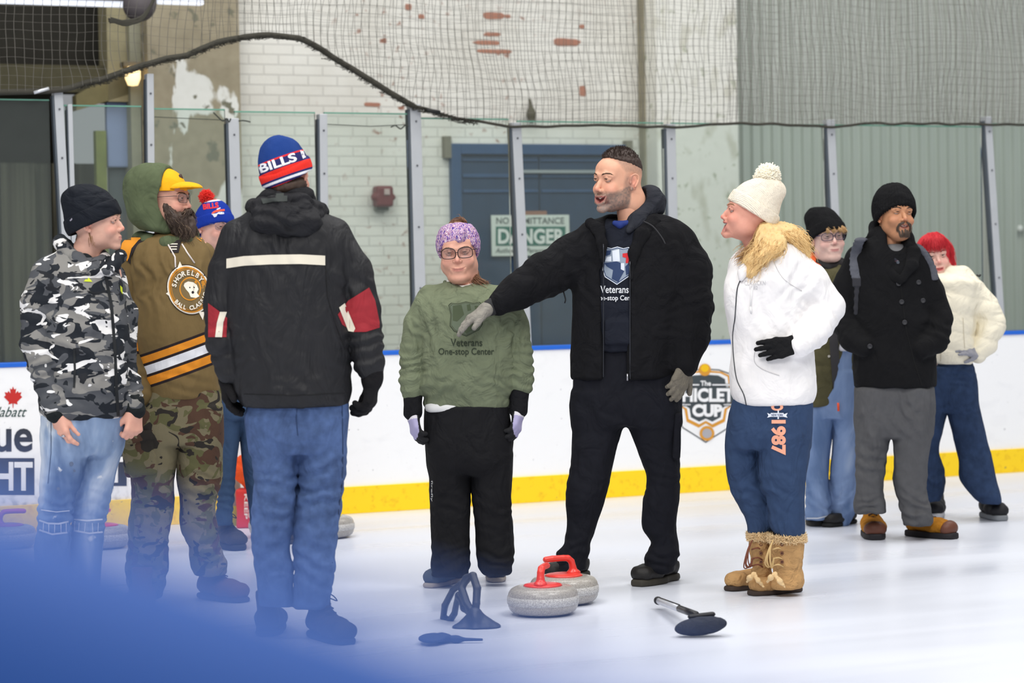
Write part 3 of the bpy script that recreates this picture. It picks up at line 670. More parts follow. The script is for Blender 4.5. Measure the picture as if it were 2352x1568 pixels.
# ---------------------------------------------------------------- printing on the boards
INK = plain((52, 56, 66), 0.5, name='ink_dark'); RED_ = plain((198, 44, 40), 0.5, name='ink_red'); WH2 = plain((240, 240, 240), 0.45, name='ink_white'); GLD = plain((214, 150, 52), 0.5, name='ink_gold'); TEAL = plain((66, 74, 78), 0.5, name='ink_slate'); DGR = plain((30, 66, 62), 0.5)
def ad(name, items, mat, lift): return planar(name, items, mat, dash, -lift)
leaf = [(0, 1), (.13, .72), (.34, .82), (.27, .38), (.52, .60), (.60, .44), (.93, .48), (.80, .22), (1, .06), (.45, -.38), (.5, -.6), (.06, -.5), (.04, -.9), (-.04, -.9), (-.06, -.5), (-.5, -.6), (-.45, -.38), (-1, .06), (-.80, .22), (-.93, .48), (-.60, .44), (-.52, .60), (-.27, .38), (-.34, .82), (-.13, .72)]
def fan(P, c): 
    P = np.array(P); n = len(P); return np.vstack([P, [c]]), [(k, (k + 1) % n, n) for k in range(n)]
ad('maple_leaf_print', [fan([(30 + 21 * x, 913 - 26 * y) for x, y in leaf], (30, 913))], RED_, 0.002)
ad('advert_lettering', [fit('labatt', (-8, 934, 62, 957), 0.0, 0.45)], DGR, 0.003)
ad('advert_lettering', [fit('Blue', (-86, 960, 75, 1038), 0.022, 0.0)], INK, 0.002)
ad('advert_panel', [rect(-120, 1052, 79, 1137), rect(110, 1040, 291, 1116)], INK, 0.002)
ad('advert_lettering', [fit('LIGHT', (-112, 1060, 75, 1128), 0.03), fit('LIGHT', (118, 1048, 285, 1109), 0.03)], WH2, 0.004)
# cup crest
cx = 1621
def sym(P): return P + [(2 * cx - x, y) for x, y in reversed(P)]
outer = sym([(cx, 846), (1590, 848), (1562, 858), (1556, 880), (1547, 892), (1547, 925), (1560, 935), (1563, 975), (1568, 983), (1600, 1003), (cx, 1017)][::1][:-1] + [(cx, 1017)])
def inset(s, dy=0, c=(1621, 925)): return [(c[0] + (x - c[0]) * s, c[1] + (y - c[1]) * s + dy) for x, y in outer]
ad('crest_shape', [fan(inset(1.0), (cx, 925))], TEAL, 0.0015)
ad('crest_shape', [fan(inset(0.965), (cx, 925))], WH2, 0.0022)
g1 = sym([(cx, 850), (1585, 853), (1566, 862), (1562, 885), (1558, 930), (1572, 940), (1577, 968), (1605, 982), (cx, 972)])
ad('crest_shape', [fan(g1, (cx, 925))], GLD, 0.003)
g2 = sym([(cx, 855), (1588, 857), (1571, 865), (1568, 888), (1566, 932), (1578, 938), (1582, 962), (1606, 974), (cx, 966)])
ad('crest_shape', [fan(g2, (cx, 925))], WH2, 0.0038)
g3 = sym([(cx, 860), (1592, 862), (1577, 870), (1574, 888), (1573, 930), (1584, 938), (1587, 958), (1606, 968), (cx, 961)])
ad('crest_shape', [fan(g3, (cx, 925))], TEAL, 0.0046)
ad('crest_shape', [disc(1619, 849, 14), disc(1624, 995, 17)], GLD, 0.0054)
ad('crest_shape', [disc(1619, 845, 9)], plain((240, 190, 20), 0.4), 0.006)
ad('crest_shape', [disc(1624, 995, 11)], plain((170, 168, 172), 0.4), 0.006)
ad('crest_shape', [rect(1548, 881, 1688, 886), rect(1548, 926, 1587, 932), rect(1660, 926, 1688, 932), rect(1556, 889, 1688, 925)], TEAL, 0.0065)
ad('crest_lettering', [rect(1552, 882, 1606, 885), rect(1636, 882, 1686, 885), rect(1554, 928, 1586, 930), rect(1662, 928, 1686, 930), fit('CHICLET', (1541, 891, 1686, 923), 0.045), fit('CUP', (1590, 928, 1659, 957), 0.06), fit('The', (1609, 874, 1633, 886), 0.03)], WH2, 0.008)
# small far-side equipment by the boards (orange bag) is added with the props
# ---------------------------------------------------------------- blue padded rail close to the lens
p0 = CAM + ray(-500, 985) * 0.62; p1 = CAM + ray(1350, 1575) * 0.38
d = (p1 - p0).normalized(); nrm = d.cross(Vector((0, 0, 1))).normalized(); dn = nrm.cross(d)
rail = empty('padded_rail', ((p0 + p1) / 2).to_tuple()[:2] + (0,), 0, 'out of focus blue padded rail close to the lens in the lower left', 'rail')
mid = Vector(rail.location)
RB = plain((52, 108, 204), 0.7, name='blue_padding')
V, F = tube([p0 - d * 1.2 + dn * -0.045, p1 + d * 0.8 + dn * -0.045], 0.045, 32); mb = MB(); mb.add([v - mid for v in V], F); mb.build('padding', RB, rail, True)
a = p0 - d * 1.1; b = p1 + d * 0.7; a.z -= 0.08; b.z -= 0.08
mb = MB(); q = nrm * 0.03
mb.box8([tuple(v - mid) for v in (Vector((a.x, a.y, 0)) - q, Vector((b.x, b.y, 0)) - q, Vector((b.x, b.y, 0)) + q, Vector((a.x, a.y, 0)) + q, a - q, b - q, b + q, a + q)])
mb.build('backing', plain((40, 80, 160), 0.6), rail)
# ---------------------------------------------------------------- people: shared builders
FIGS = []
class Fig:
    def __init__(s, px, py, label, name='person'):
        g = G(px, py); s.D = math.hypot(g.x, g.y); th = math.atan2(g.x, g.y)
        s.f = Vector((math.sin(th), math.cos(th), 0)); s.r = Vector((math.cos(th), -math.sin(th), 0)); s.base = Vector((g.x, g.y, 0))
        s.ppm = FPX / g.y * math.cos(th) if False else FPX / (s.D * math.cos(th) if False else g.y)
        s.o = empty(name, s.base, -th, label, 'person'); s.ank = []; s.fine = []
    def C(s, px, py, y=0.0):                # pixel at local depth y -> local point
        d = ray(px, py); t = (s.D + y) / d.dot(s.f); p = CAM + d * t - s.base
        return np.array([p.dot(s.r), y, p.z])
    def A(s, px, py, y=0.0):
        c = s.C(px, py, y); c[2] = 0.085; return c
    def L(s, w):                            # world -> local
        p = Vector(w) - s.base; return np.array([p.dot(s.r), p.dot(s.f), p.z])
    def GL(s, px, py): return s.L(G(px, py))
    def row(s, py, x0, x1, y=0.0, b=None, rt=0.8):
        a = s.C(x0, py, y); c = s.C(x1, py, y); hw = (c[0] - a[0]) / 2
        return ((a[2] + c[2]) / 2, (a[0] + c[0]) / 2, y, hw, b if b is not None else hw * rt)
    def rows(s, L): return [s.row(*r) for r in L]
    def pt(s, px, py, y, rpx): c = s.C(px, py, y); return (*c, rpx / s.ppm)
    def pts(s, L): return [s.pt(*p) for p in L]
    def part(s, name, V, F, mat, parent=None, col=None, smooth=True):
        return mkobj(name, V, F, mat, parent or s.o, smooth, col)
def disp(V, F, amp, scale, seed=0, mask=None, ridge=False, octs=2):
    N = normals(V, F); P = V * np.array(scale); n = noise(P, seed)
    if octs > 1: n = n + 0.5 * noise(P * 2.1 + 7, seed + 1)
    if ridge: n = 1 - 2 * np.abs(n)
    d = amp * n
    if mask is not None: d = d * mask
    return V + N * d[:, None]
def folds(V, F, L):                         # L: (centre, radius, direction, amplitude, wavelength)
    N = normals(V, F); d = np.zeros(len(V))
    wv = noise(V * 14, 3) * 1.6 + noise(V * 35, 4) * 0.5
    for c, r, dr, amp, wl in L:
        dr = np.array(dr, float); dr /= np.linalg.norm(dr); q = np.exp(-(((V - np.array(c)) ** 2).sum(1)) / r ** 2)
        d += amp * q * (np.sin((V @ dr) * 2 * math.pi / wl + wv * 2.2))
    return V + N * d[:, None]
def wrap(S_, h, amp=0.006, scale=(9, 9, 6), seed=0, fl=None, ridge=True):
    V, F = S_.mesh(h)
    if amp: V = disp(V, F, amp, scale, seed, ridge=ridge)
    if fl: V = folds(V, F, fl)
    return V, F
# ---- heads (head space: metres, face towards -y, eyes at z=0)
def head(fig, cpx, yaw=0, pitch=0, roll=0, sc=1.0, sx=1.0, jaw=1.0, fat=0.0, nose=1.0, smile=0.0, mouth=0.0, skin=(206, 160, 138), lips=(176, 104, 98), stub=None, hairc=None, neck=None, brow=(70, 52, 40), gaze=(0, 0), eye=True, iris=(70, 60, 50), ears=True, cheekc=(214, 140, 124), h=0.0027, lashes=True, squint=0.0):
    M = rotm(0, 0, yaw) @ rotm(-pitch, 0, 0) @ rotm(0, roll, 0); c = fig.C(*cpx)
    H = dict(M=M, c=c, sc=sc, fig=fig, sx=sx)
    def inv(p): return (np.array(p) - c) @ M / sc
    def fwd(V): return (np.asarray(V) * sc) @ M.T + c
    H['inv'] = inv; H['fwd'] = fwd
    j = jaw; s = S()
    s.el((0, 0.014, 0.030), (0.075, 0.097, 0.088), k=0.0)
    s.el((0, -0.030, -0.040 * j), (0.056 + fat, 0.062, 0.074 * j), k=0.035)
    for q in (-1, 1):
        s.el((q * 0.044, -0.008, -0.062 * j), (0.020 + fat, 0.034, 0.032), k=0.03)
        s.el((q * 0.036, -0.068, -0.036 - 0.004 * j), (0.022 + fat * .7, 0.020, 0.020), k=0.022)
    s.el((0, -0.078, -0.104 * j), (0.024 + fat * .5, 0.018, 0.017), k=0.024)
    if fat > 0.004: s.el((0, -0.040, -0.108 * j), (0.036 + fat, 0.040, 0.022 + fat * .5), k=0.03)
    s.el((0, -0.060, 0.040), (0.054, 0.026, 0.032), k=0.03)
    s.path([(-0.044, -0.074, 0.014, 0.009), (-0.020, -0.087, 0.018, 0.009), (0, -0.086, 0.014, 0.008), (0.020, -0.087, 0.018, 0.009), (0.044, -0.074, 0.014, 0.009)], k=0.014)
    for q in (-1, 1): s.el((q * 0.031, -0.100, -0.002), (0.018, 0.017, 0.012), k=0.012, op=1)
    # nose
    s.path([(0, -0.084, 0.006, 0.0075), (0, -0.097, -0.014 * nose, 0.0078), (0, -0.108 - 0.006 * (nose - 1), -0.033 * nose, 0.0098)], k=0.010)
    for q in (-1, 1):
        s.el((q * 0.0115, -0.098, -0.038 * nose), (0.0075, 0.0095, 0.0072), k=0.006)
        s.el((q * 0.006, -0.105, -0.0455 * nose), (0.0032, 0.0045, 0.003), k=0.003, op=1)
    zl = -0.070 * j; mw = 0.023 + 0.006 * smile; up = 0.009 * smile
    s.el((0, -0.084, zl - 0.002), (0.030, 0.016, 0.020), k=0.014)
    if mouth > 0:
        s.path([(-mw * .86, -0.086, zl + up * .75, 0.003), (-mw * .45, -0.096, zl + up * .15 - mouth * .1, 0.004 + mouth * .6), (0, -0.100, zl - 0.003 - mouth * .3, 0.004 + mouth), (mw * .45, -0.096, zl + up * .15 - mouth * .1, 0.004 + mouth * .6), (mw * .86, -0.086, zl + up * .75, 0.003)], k=0.003, op=1)
        s.path([(-mw, -0.083, zl + up, 0.0034), (-mw * .5, -0.095, zl + 0.006 + mouth * .5, 0.0040), (0, -0.099, zl + 0.006 + mouth * .6, 0.0042), (mw * .5, -0.095, zl + 0.006 + mouth * .5, 0.0040), (mw, -0.083, zl + up, 0.0034)], k=0.004)
        s.path([(-mw, -0.083, zl + up, 0.0034), (-mw * .6, -0.091, zl - 0.006 - mouth, 0.0046), (0, -0.095, zl - 0.010 - mouth * 1.5, 0.0052), (mw * .6, -0.091, zl - 0.006 - mouth, 0.0046), (mw, -0.083, zl + up, 0.0034)], k=0.004)
    else:
        s.path([(-mw, -0.084, zl + up, 0.0026), (-mw * .45, -0.0965, zl + 0.0045, 0.0036), (0, -0.099, zl + 0.004, 0.0038), (mw * .45, -0.0965, zl + 0.0045, 0.0036), (mw, -0.084, zl + up, 0.0026)], k=0.004)
        s.path([(-mw * .9, -0.085, zl + up * .8 - .002, 0.0026), (-mw * .45, -0.0955, zl - 0.0055, 0.0044), (0, -0.0985, zl - 0.0065, 0.0048), (mw * .45, -0.0955, zl - 0.0055, 0.0044), (mw * .9, -0.085, zl + up * .8 - .002, 0.0026)], k=0.003)
        s.path([(-mw * 1.08, -0.087, zl + up * 1.1, 0.0012), (-mw * .5, -0.1015, zl - 0.0005, 0.0013), (0, -0.105, zl - 0.001, 0.0013), (mw * .5, -0.1015, zl - 0.0005, 0.0013), (mw * 1.08, -0.087, zl + up * 1.1, 0.0012)], k=0.0025, op=1)
    if smile > 1:
        for q in (-1, 1): s.path([(q * 0.019, -0.0985, -0.038 * nose, 0.0012), (q * 0.030, -0.092, -0.052, 0.0014), (q * 0.036, -0.084, -0.070 * j, 0.0010)], k=0.006, op=1)
    for q in (-1, 1):
        # lids around the eyeball
        e = 0.0024 * squint
        s.path([(q * 0.0175, -0.0835, 0.000, 0.0026), (q * 0.024, -0.0905, 0.0062 - e * .5, 0.0034), (q * 0.033, -0.0918, 0.0070 - e * .6, 0.0036), (q * 0.045, -0.082, 0.000, 0.0030)], k=0.004)
        s.path([(q * 0.0175, -0.0835, 0.000, 0.0022), (q * 0.026, -0.0888, -0.0056 + e, 0.0028), (q * 0.036, -0.0883, -0.0058 + e, 0.0028), (q * 0.045, -0.082, 0.000, 0.0026)], k=0.004)
    if ears:
        for q in (-1, 1):
            s.el((q * 0.078, 0.014, -0.006), (0.0055, 0.017, 0.029), rotm(8, q * 10, q * -24), k=0.006)
            s.el((q * 0.074, 0.016, -0.004), (0.011, 0.010, 0.018), k=0.008)
            s.el((q * 0.0865, 0.010, -0.003), (0.0065, 0.010, 0.017), rotm(8, q * 10, q * -24), k=0.003, op=1)
            s.path([(*p_, 0.0030) for p_ in spline([(q * 0.078, -0.002, 0.002), (q * 0.081, 0.000, 0.018), (q * 0.086, 0.014, 0.026), (q * 0.091, 0.027, 0.018), (q * 0.090, 0.028, -0.002), (q * 0.085, 0.019, -0.024)], 3)], k=0.002)
            s.path([(q * 0.083, 0.012, 0.016, 0.0024), (q * 0.085, 0.020, 0.002, 0.0026), (q * 0.082, 0.012, -0.016, 0.003)], k=0.003)
            s.el((q * 0.0785, 0.006, -0.032), (0.006, 0.0085, 0.009), k=0.005); s.el((q * 0.078, -0.002, -0.008), (0.005, 0.004, 0.007), k=0.004)
    if neck is not None:
        L = [(*inv(p[:3]), p[3] / sc) for p in neck]; s.path(L, k=0.02)
    V, F = s.mesh(h)
    N = normals(V, F)
    # skin tones by region, with painted shade in the eye sockets
    col = np.tile(np.array(lin(skin)), (len(V), 1)); P = V
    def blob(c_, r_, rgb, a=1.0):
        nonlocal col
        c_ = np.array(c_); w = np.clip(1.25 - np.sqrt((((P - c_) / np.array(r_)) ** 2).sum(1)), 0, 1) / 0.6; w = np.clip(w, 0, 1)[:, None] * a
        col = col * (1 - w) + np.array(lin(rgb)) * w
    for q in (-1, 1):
        blob((q * 0.032, -0.088, 0.000), (0.020, 0.02, 0.012), tuple(int(x * .84) for x in skin), 0.7); blob((q * 0.042, -0.075, -0.034), (0.026, 0.03, 0.022), cheekc, 0.35); blob((q * 0.08, 0.01, -0.006), (0.012, 0.02, 0.03), cheekc, 0.6)  # first blob puts lid tone and socket shade into the skin colour
    blob((0, -0.110, -0.036 * nose), (0.014, 0.016, 0.012), cheekc, 0.6)
    if stub is not None:
        rgb, a = stub; n = noise(V * 160, 5) * 0.5 + 0.5
        reg = np.clip((-0.040 * j - V[:, 2] + 0.35 * np.clip(V[:, 1] + 0.07, 0, 1)) / 0.014, 0, 1) * np.clip((0.016 - V[:, 1]) / 0.01, 0, 1) * np.clip((V[:, 2] + 0.135 * j) / 0.01, 0, 1)
        side = np.clip((np.abs(V[:, 0]) - 0.048) / 0.01, 0, 1) * np.clip((0.01 - V[:, 1]) / 0.01, 0, 1) * np.clip((V[:, 1] + 0.03) / 0.015, 0, 1) * np.clip((0.03 - V[:, 2]) / 0.02, 0, 1)
        reg = np.clip(reg + side * .6, 0, 1) * a * (0.65 + 0.5 * n); reg = np.clip(reg, 0, 1)[:, None]
        chin = np.clip((-0.085 * j - V[:, 2]) / 0.01, 0, 1)[:, None] * np.clip((-0.055 - V[:, 1]) / 0.01, 0, 1)[:, None]
        tone = np.array(lin(rgb)) * (1 - chin * 0.8) + np.array(lin(tuple(min(255, x + 26) for x in rgb))) * chin * 0.8
        col = col * (1 - reg) + tone * reg
    if hairc is not None:                    # clipped sides
        rgb, a, zlo = hairc; n = noise(V * 220, 6) * 0.5 + 0.5
        reg = np.clip((V[:, 2] - zlo - np.clip(-V[:, 1] - 0.02, 0, 1) * 1.2) / 0.02, 0, 1) * np.clip((V[:, 1] + 0.075) / 0.03, 0, 1); reg = np.clip(reg * a * (0.7 + 0.5 * n), 0, 1)[:, None]
        col = col * (1 - reg) + np.array(lin(rgb)) * reg
    ld = np.abs(V[:, 2] - (zl + up * np.clip(np.abs(V[:, 0]) / mw, 0, 1) ** 2 - 0.001 - mouth * .4)); lw = np.clip(1 - (ld / (0.0085 + mouth * 0.95)) ** 6, 0, 1) * np.clip(1 - (np.abs(V[:, 0]) / (mw * 1.05)) ** 4, 0, 1) * np.clip((-0.081 - V[:, 1]) / 0.005, 0, 1) * np.clip((zl + .0095 + mouth * .6 - V[:, 2]) / .002, 0, 1)
    col = col * (1 - lw[:, None] * .85) + np.array(lin(lips)) * lw[:, None] * .85
    if mouth > 0:                            # inside of the mouth
        iw = np.clip((V[:, 1] + 0.0915) / 0.003, 0, 1) * np.clip(1 - ((V[:, 2] - zl + 0.003 + mouth * .3) / (0.006 + mouth)) ** 4, 0, 1) * np.clip(1 - (np.abs(V[:, 0]) / (mw * .95)) ** 4, 0, 1) * (V[:, 1] < -0.06)
        col = col * (1 - iw[:, None]) + np.array(lin((92, 30, 30))) * iw[:, None]
    if sx != 1.0: V = V * [sx, 1, 1]
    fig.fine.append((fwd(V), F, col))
    fbv = BVHTree.FromPolygons([Vector(v_) for v_ in V], [tuple(map(int, q_)) for q_ in F[(V[F[:, 0], 1] < -0.03) & (V[F[:, 0], 2] > 0) & (V[F[:, 0], 2] < 0.05)]])
    if eye:
        for q in (-1, 1):
            gz = np.array([gaze[0] + 0.0, -1.0, gaze[1] - .17]); gz /= np.linalg.norm(gz)
            rings = [0, 5, 12, 12.5, 20, 28, 29, 40, 60, 90]; n = 20; Vv = []; cc = []
            a = np.cross(gz, [0, 0, 1.0]); a /= np.linalg.norm(a); b = np.cross(a, gz)
            for rg in rings:
                t_ = math.radians(rg)
                for k in range(n):
                    p_ = 2 * math.pi * k / n; Vv.append(gz * math.cos(t_) + (a * math.cos(p_) + b * math.sin(p_)) * math.sin(t_))
                    cc.append(lin((12, 10, 10)) if rg <= 12 else lin(iris) if rg <= 28 else lin((176, 164, 156)))
            Vv = np.array(Vv) * 0.0122 + np.array([q * 0.0305 * sx, -0.0784, 0.0008])
            Ff = [(i * n + k, i * n + (k + 1) % n, (i + 1) * n + (k + 1) % n, (i + 1) * n + k) for i in range(len(rings) - 1) for k in range(n)]
            fig.part('eye', fwd(Vv), np.array(Ff), EYE, col=np.array(cc))
    if lashes:
        for q in (-1, 1):
            sq_ = 0.003 * squint
            if brow is not None:
                mb = MB(); rn = random.Random(2)
                for i in range(46):
                    t_ = i / 45; x = 0.014 + 0.034 * t_; z = 0.0185 + 0.006 * math.sin(t_ * 2.4) - sq_; y = -0.0985 + 0.021 * t_ ** 1.6
                    z += rn.uniform(-0.0022, 0.0022); x += rn.uniform(-.001, .001)
                    ht = fbv.ray_cast(Vector((q * x * sx, -0.2, z)), Vector((0, 1, 0))); y = ht[0].y - .0004 if ht[0] is not None else y
                    a = Vector((q * x * sx, y, z)); b = a + Vector((q * 0.006, 0.0008 + .006 * t_, 0.0028 * (1 - 1.6 * t_)))
                    mb.tube([a, b], [0.0016, 0.0008], 4)
                fig.part('eyebrow', fwd(np.array(mb.v)), mb.f, hairmat(brow))
            mb = MB(); mb.tube([(q * 0.0185 * sx, -0.0872, 0.0012), (q * 0.025 * sx, -0.0936, 0.0032 - sq_), (q * 0.034 * sx, -0.0940, 0.0038 - sq_), (q * 0.044 * sx, -0.0845, 0.0002)], [0.0006, 0.0012, 0.0013, 0.0007], 5)
            fig.part('eyelash', fwd(np.array(mb.v)), mb.f, hairmat((44, 32, 28)))
    if mouth > 0:
        ts = S(); zt = zl + 0.0012 + mouth * .30
        ts.path([(x, -0.0895 + (abs(x) / mw) ** 2 * 0.010, zt + abs(x) / mw * up, 0.0030) for x in np.linspace(-.78 * mw, .78 * mw, 9)], k=0.001, sq=(1, .8, 1.25)); Vt, Ft = ts.mesh(.0012)
        fig.part('teeth', fwd(Vt * [sx, 1, 1]), Ft, plain((226, 220, 208), 0.3, name='tooth_enamel'))
    return H
def attrmat(name, rough=0.5, spec=0.4, bump=0.12, sss=0.0):
    t = NT(name); a = t.new('ShaderNodeAttribute', attribute_name='Col'); n = t.noise(60, 4)
    c = t.mix(0.14, a.outputs['Color'], t.mix(n, (0.12, 0.05, 0.04), (0.9, 0.75, 0.68)), 'OVERLAY')
    t.bump(t.noise(260, 3), bump, 0.002)
    return t.fin(c, rough, 0, spec, **({'Subsurface_Weight': sss, 'Subsurface_Radius': (0.01, 0.004, 0.002)} if sss else {}))
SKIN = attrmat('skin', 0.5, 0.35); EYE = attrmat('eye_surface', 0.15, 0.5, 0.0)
_hm = {}
def hairmat(rgb):
    if rgb not in _hm:
        t = NT('hair_strands'); n = t.noise(28, 4, t.coord((3, 3, 0.8))); c = lin(rgb)
        _hm[rgb] = t.fin(t.mix(n, tuple(x * 0.75 for x in c), tuple(min(1, x * 1.25) for x in c)), 0.55, 0, 0.35)
    return _hm[rgb]
# ---- hands
def hand(S_, w, d, nrm, t=1, size=1.0, curl=(25, 25, 25, 25), spread=0.12, thumb=(0.75, 0.55, 0.35), thick=0.0, k=0.006, pl=0.088):
    w = np.array(w, float); d = np.array(d, float); d /= np.linalg.norm(d); nrm = np.array(nrm, float); nrm -= d * (nrm @ d); nrm /= np.linalg.norm(nrm); sd = np.cross(d, nrm) * t
    z = size; lens = [0.072, 0.080, 0.074, 0.058]; offs = [0.030, 0.010, -0.011, -0.030]; hd = [pl, pl + .004, pl - .001, pl - .010]
    S_.rc(w - d * 0.02, w + d * 0.02 * z, 0.026 * z + thick, 0.027 * z + thick, k=0.02)
    for L, o_, h_, c in zip(lens, offs, hd, curl):
        kn = w + d * h_ * z + sd * o_ * z
        S_.rc(w + d * 0.015 * z + sd * o_ * 0.55 * z, kn, 0.015 * z + thick, 0.0125 * z + thick, k=0.016)
        a = 0.0; p = kn; dd = d + sd * o_ * spread * 30 * 0.3
        dd /= np.linalg.norm(dd); r = (0.0098 if L > 0.06 else 0.0085) * z + thick
        for i, (f_, ca) in enumerate(((0.46, 0.8), (0.30, 1.1), (0.24, 0.7))):
            a += math.radians(c * ca); q = p + (dd * math.cos(a) - nrm * math.sin(a)) * L * f_ * z
            S_.rc(p, q, r, r * 0.93, k=k if i else 0.010); p = q; r *= 0.93
    a = w + d * 0.022 * z + sd * 0.020 * z; td = d * thumb[0] + sd * thumb[1] - nrm * thumb[2]; td /= np.linalg.norm(td)
    b = a + td * 0.044 * z; td2 = td * 0.85 + d * 0.35 - nrm * 0.12; td2 /= np.linalg.norm(td2); c = b + td2 * 0.034 * z; e = c + td2 * 0.024 * z
    S_.rc(a, b, 0.016 * z + thick, 0.0125 * z + thick, k=0.016); S_.rc(b, c, 0.0115 * z + thick, 0.0105 * z + thick, k=0.005); S_.rc(c, e, 0.0105 * z + thick, 0.0088 * z + thick, k=0.005)
# ---- shoes
def shoe(fig, heel, toe, L=0.29, wd_=0.052, hgt=0.10, top=0.0, mat=None, sole=None, lace=None, kind='boot', toecap=None, soleh=0.022, name='shoe', ankle=None):
    a = np.array(G(*heel)); b = np.array(G(*toe)); ax = b - a; ax[2] = 0; ax /= np.linalg.norm(ax); yaw = math.atan2(ax[1], ax[0])
    q = Vector((math.cos(yaw), math.sin(yaw), 0)); sd = Vector((-q.y, q.x, 0))
    k_ = Vector(a) + q * 0.05; k_.z = 0.10; fig.ank.append(fig.L(k_))
    def T(V):
        V = np.asarray(V); w = np.outer(V[:, 0], q) + np.outer(V[:, 1], sd); w[:, 2] += V[:, 2]; w += a; w[:, 2] -= a[2]
        p = w - np.array(fig.base); return np.stack([p @ np.array(fig.r), p @ np.array(fig.f), p[:, 2]], 1)
    s = S(); x0, x1 = 0.0, L
    s.path([(0.040, 0, soleh + 0.034, 0.034), (L * .36, 0, soleh + 0.036, 0.036), (L * .62, 0, soleh + 0.026, 0.040), (L - 0.045, 0, soleh + 0.022, 0.040)], k=0.03, sq=(1, wd_ / 0.042, 0.95))
    s.rc((0.045, 0, 0.05), (0.052, 0, hgt), 0.036, 0.040 + top, k=0.02); s.rc((L * .42, 0, soleh + 0.035), (0.06, 0, hgt * .9), 0.030, 0.034, k=0.03)
    s.plane((0, 0, soleh - 0.004), (0, 0, -1)); s.plane((0, 0, hgt), (0, 0, 1), 0.006)
    V, F = s.mesh(0.005); V = disp(V, F, 0.0016, (40, 40, 40), 4); up = fig.part(name, T(V), F, mat)
    s = S(); s.box((L / 2, 0, soleh / 2), (L / 2, wd_, soleh / 2), rd=0.006); s.el((L * .5, 0, 0), (L * .56, wd_ * 1.12, 0.2), k=0.012, op=2)
    s.el((L * .30, wd_ * 1.25, soleh / 2), (0.05, 0.028, 0.1), k=0.01, op=1); V, F = s.mesh(0.005); fig.part('sole', T(V), F, sole, up)
    if toecap:
        s = S(); s.rc((L - 0.060, 0, soleh + 0.023), (L - 0.044, 0, soleh + 0.021), 0.0425, 0.0415, k=0.0, sq=(1, wd_ / 0.042, 0.96)); s.plane((0, 0, soleh - .003), (0, 0, -1)); s.plane((L - 0.070, 0, 0), (-1, 0, 0.3))
        V, F = s.mesh(0.004); fig.part('toe_cap', T(V), F, toecap, up)
    if lace:
        mb = MB(); n = 5
        for i in range(n):
            t_ = i / (n - 1); x = L * .60 - t_ * L * .30; z = soleh + 0.066 + t_ * max(hgt - 0.112, 0.015)
            mb.tube([(x, -0.022, z - 0.004), (x - 0.006, 0, z + 0.006), (x - 0.014, 0.022, z - 0.002)], 0.0028, 5); mb.tube([(x, 0.022, z - 0.004), (x - 0.006, 0, z + 0.007), (x - 0.014, -0.022, z - 0.002)], 0.0028, 5)
        z = soleh + 0.07 + max(hgt - 0.112, 0.015); x = L * .30
        for q2 in (-1, 1): mb.tube(spline([(x, 0, z), (x + 0.01, q2 * 0.03, z + 0.01), (x + 0.03, q2 * 0.045, z - 0.012), (x + 0.015, q2 * 0.02, z - 0.002), (x, 0, z)], 4), 0.0024, 5)
        fig.part('laces', T(np.array(mb.v)), mb.f, lace, up)
    return T
# ---- clothing pieces worn on the head
def beanie(fig, H, mat, top=0.118, w=0.088, dpt=0.112, front=0.030, back=-0.045, cuff=0.06, slouch=(0, 0, 0), cuffmat=None, ribs=0.0, nr=56, name='knit_hat', lift=0.0, bumpy=0.0, sqr=0.0):
    s = S(); n = np.array([0, (front - back) / 0.2, 1.0]); n /= np.linalg.norm(n); p0 = np.array([0, -0.09, front])
    s.el((0, 0.010, 0.018), (w, dpt, top + 0.0), k=0.0)
    if sqr: s.el((0, 0.018, 0.05), (w * .93, dpt * .92, top * sqr), k=0.05)
    if any(slouch): s.el((slouch[0], 0.03 + slouch[1], top * .72 + slouch[2]), (w * .62, w * .7, w * .5), k=0.06)
    s.el((0, 0.010, 0.022), (w - .013, dpt - .013, top - 0.010), k=0.006, op=1)
    s.plane(p0 + n * 0.012, -n, 0.004); V, F = s.mesh(0.004)
    th = np.arctan2(V[:, 0], V[:, 1] - 0.014)
    def rib(V, F, a):
        if not a: return V
        N = normals(V, F); t_ = np.arctan2(V[:, 0], V[:, 1] - 0.014); return V + N * (a * np.sin(t_ * nr) * np.clip(np.hypot(V[:, 0], V[:, 1] - .014) / 0.04, 0, 1))[:, None]
    V = rib(V, F, ribs * .7); V = disp(V, F, 0.0022 + bumpy, (26, 26, 20), 3)
    o = fig.part(name, H['fwd'](V), F, mat); hatsurf = (V, F)
    s = S(); s.el((0, 0.010, 0.016), (w + 0.007, dpt + 0.008, top + 0.004)); s.el((0, 0.014, 0.016), (w - 0.010, dpt - 0.010, top - 0.004), k=0.004, op=1)
    s.plane(p0, -n, 0.008); s.plane(p0 + n * cuff, n, 0.010); V, F = s.mesh(0.004); V = rib(V, F, ribs); V = disp(V, F, 0.0016, (30, 30, 30), 8)
    q = fig.part('cuff', H['fwd'](V), F, cuffmat or mat, o)
    return o, hatsurf, q
def pompom(fig, c, r, mat, parent=None, n=1500, seed=1, name='pompom', sq=1.0):
    rn = random.Random(seed); mb = MB()
    for i in range(n):
        d = Vector((rn.gauss(0, 1), rn.gauss(0, 1), rn.gauss(0, 1))).normalized(); L = r * rn.uniform(0.86, 1.04); d.z *= sq
        b = Vector((rn.gauss(0, 1), rn.gauss(0, 1), rn.gauss(0, 1))) * 0.06 * r
        a = Vector(c) + d * r * 0.35; m_ = Vector(c) + d * L * 0.8 + b; e = Vector(c) + d * L + b * 2
        mb.tube([a, m_, e], [r * .04, r * .075, r * .05], 4)
    return fig.part(name, np.array(mb.v), mb.f, mat, parent)
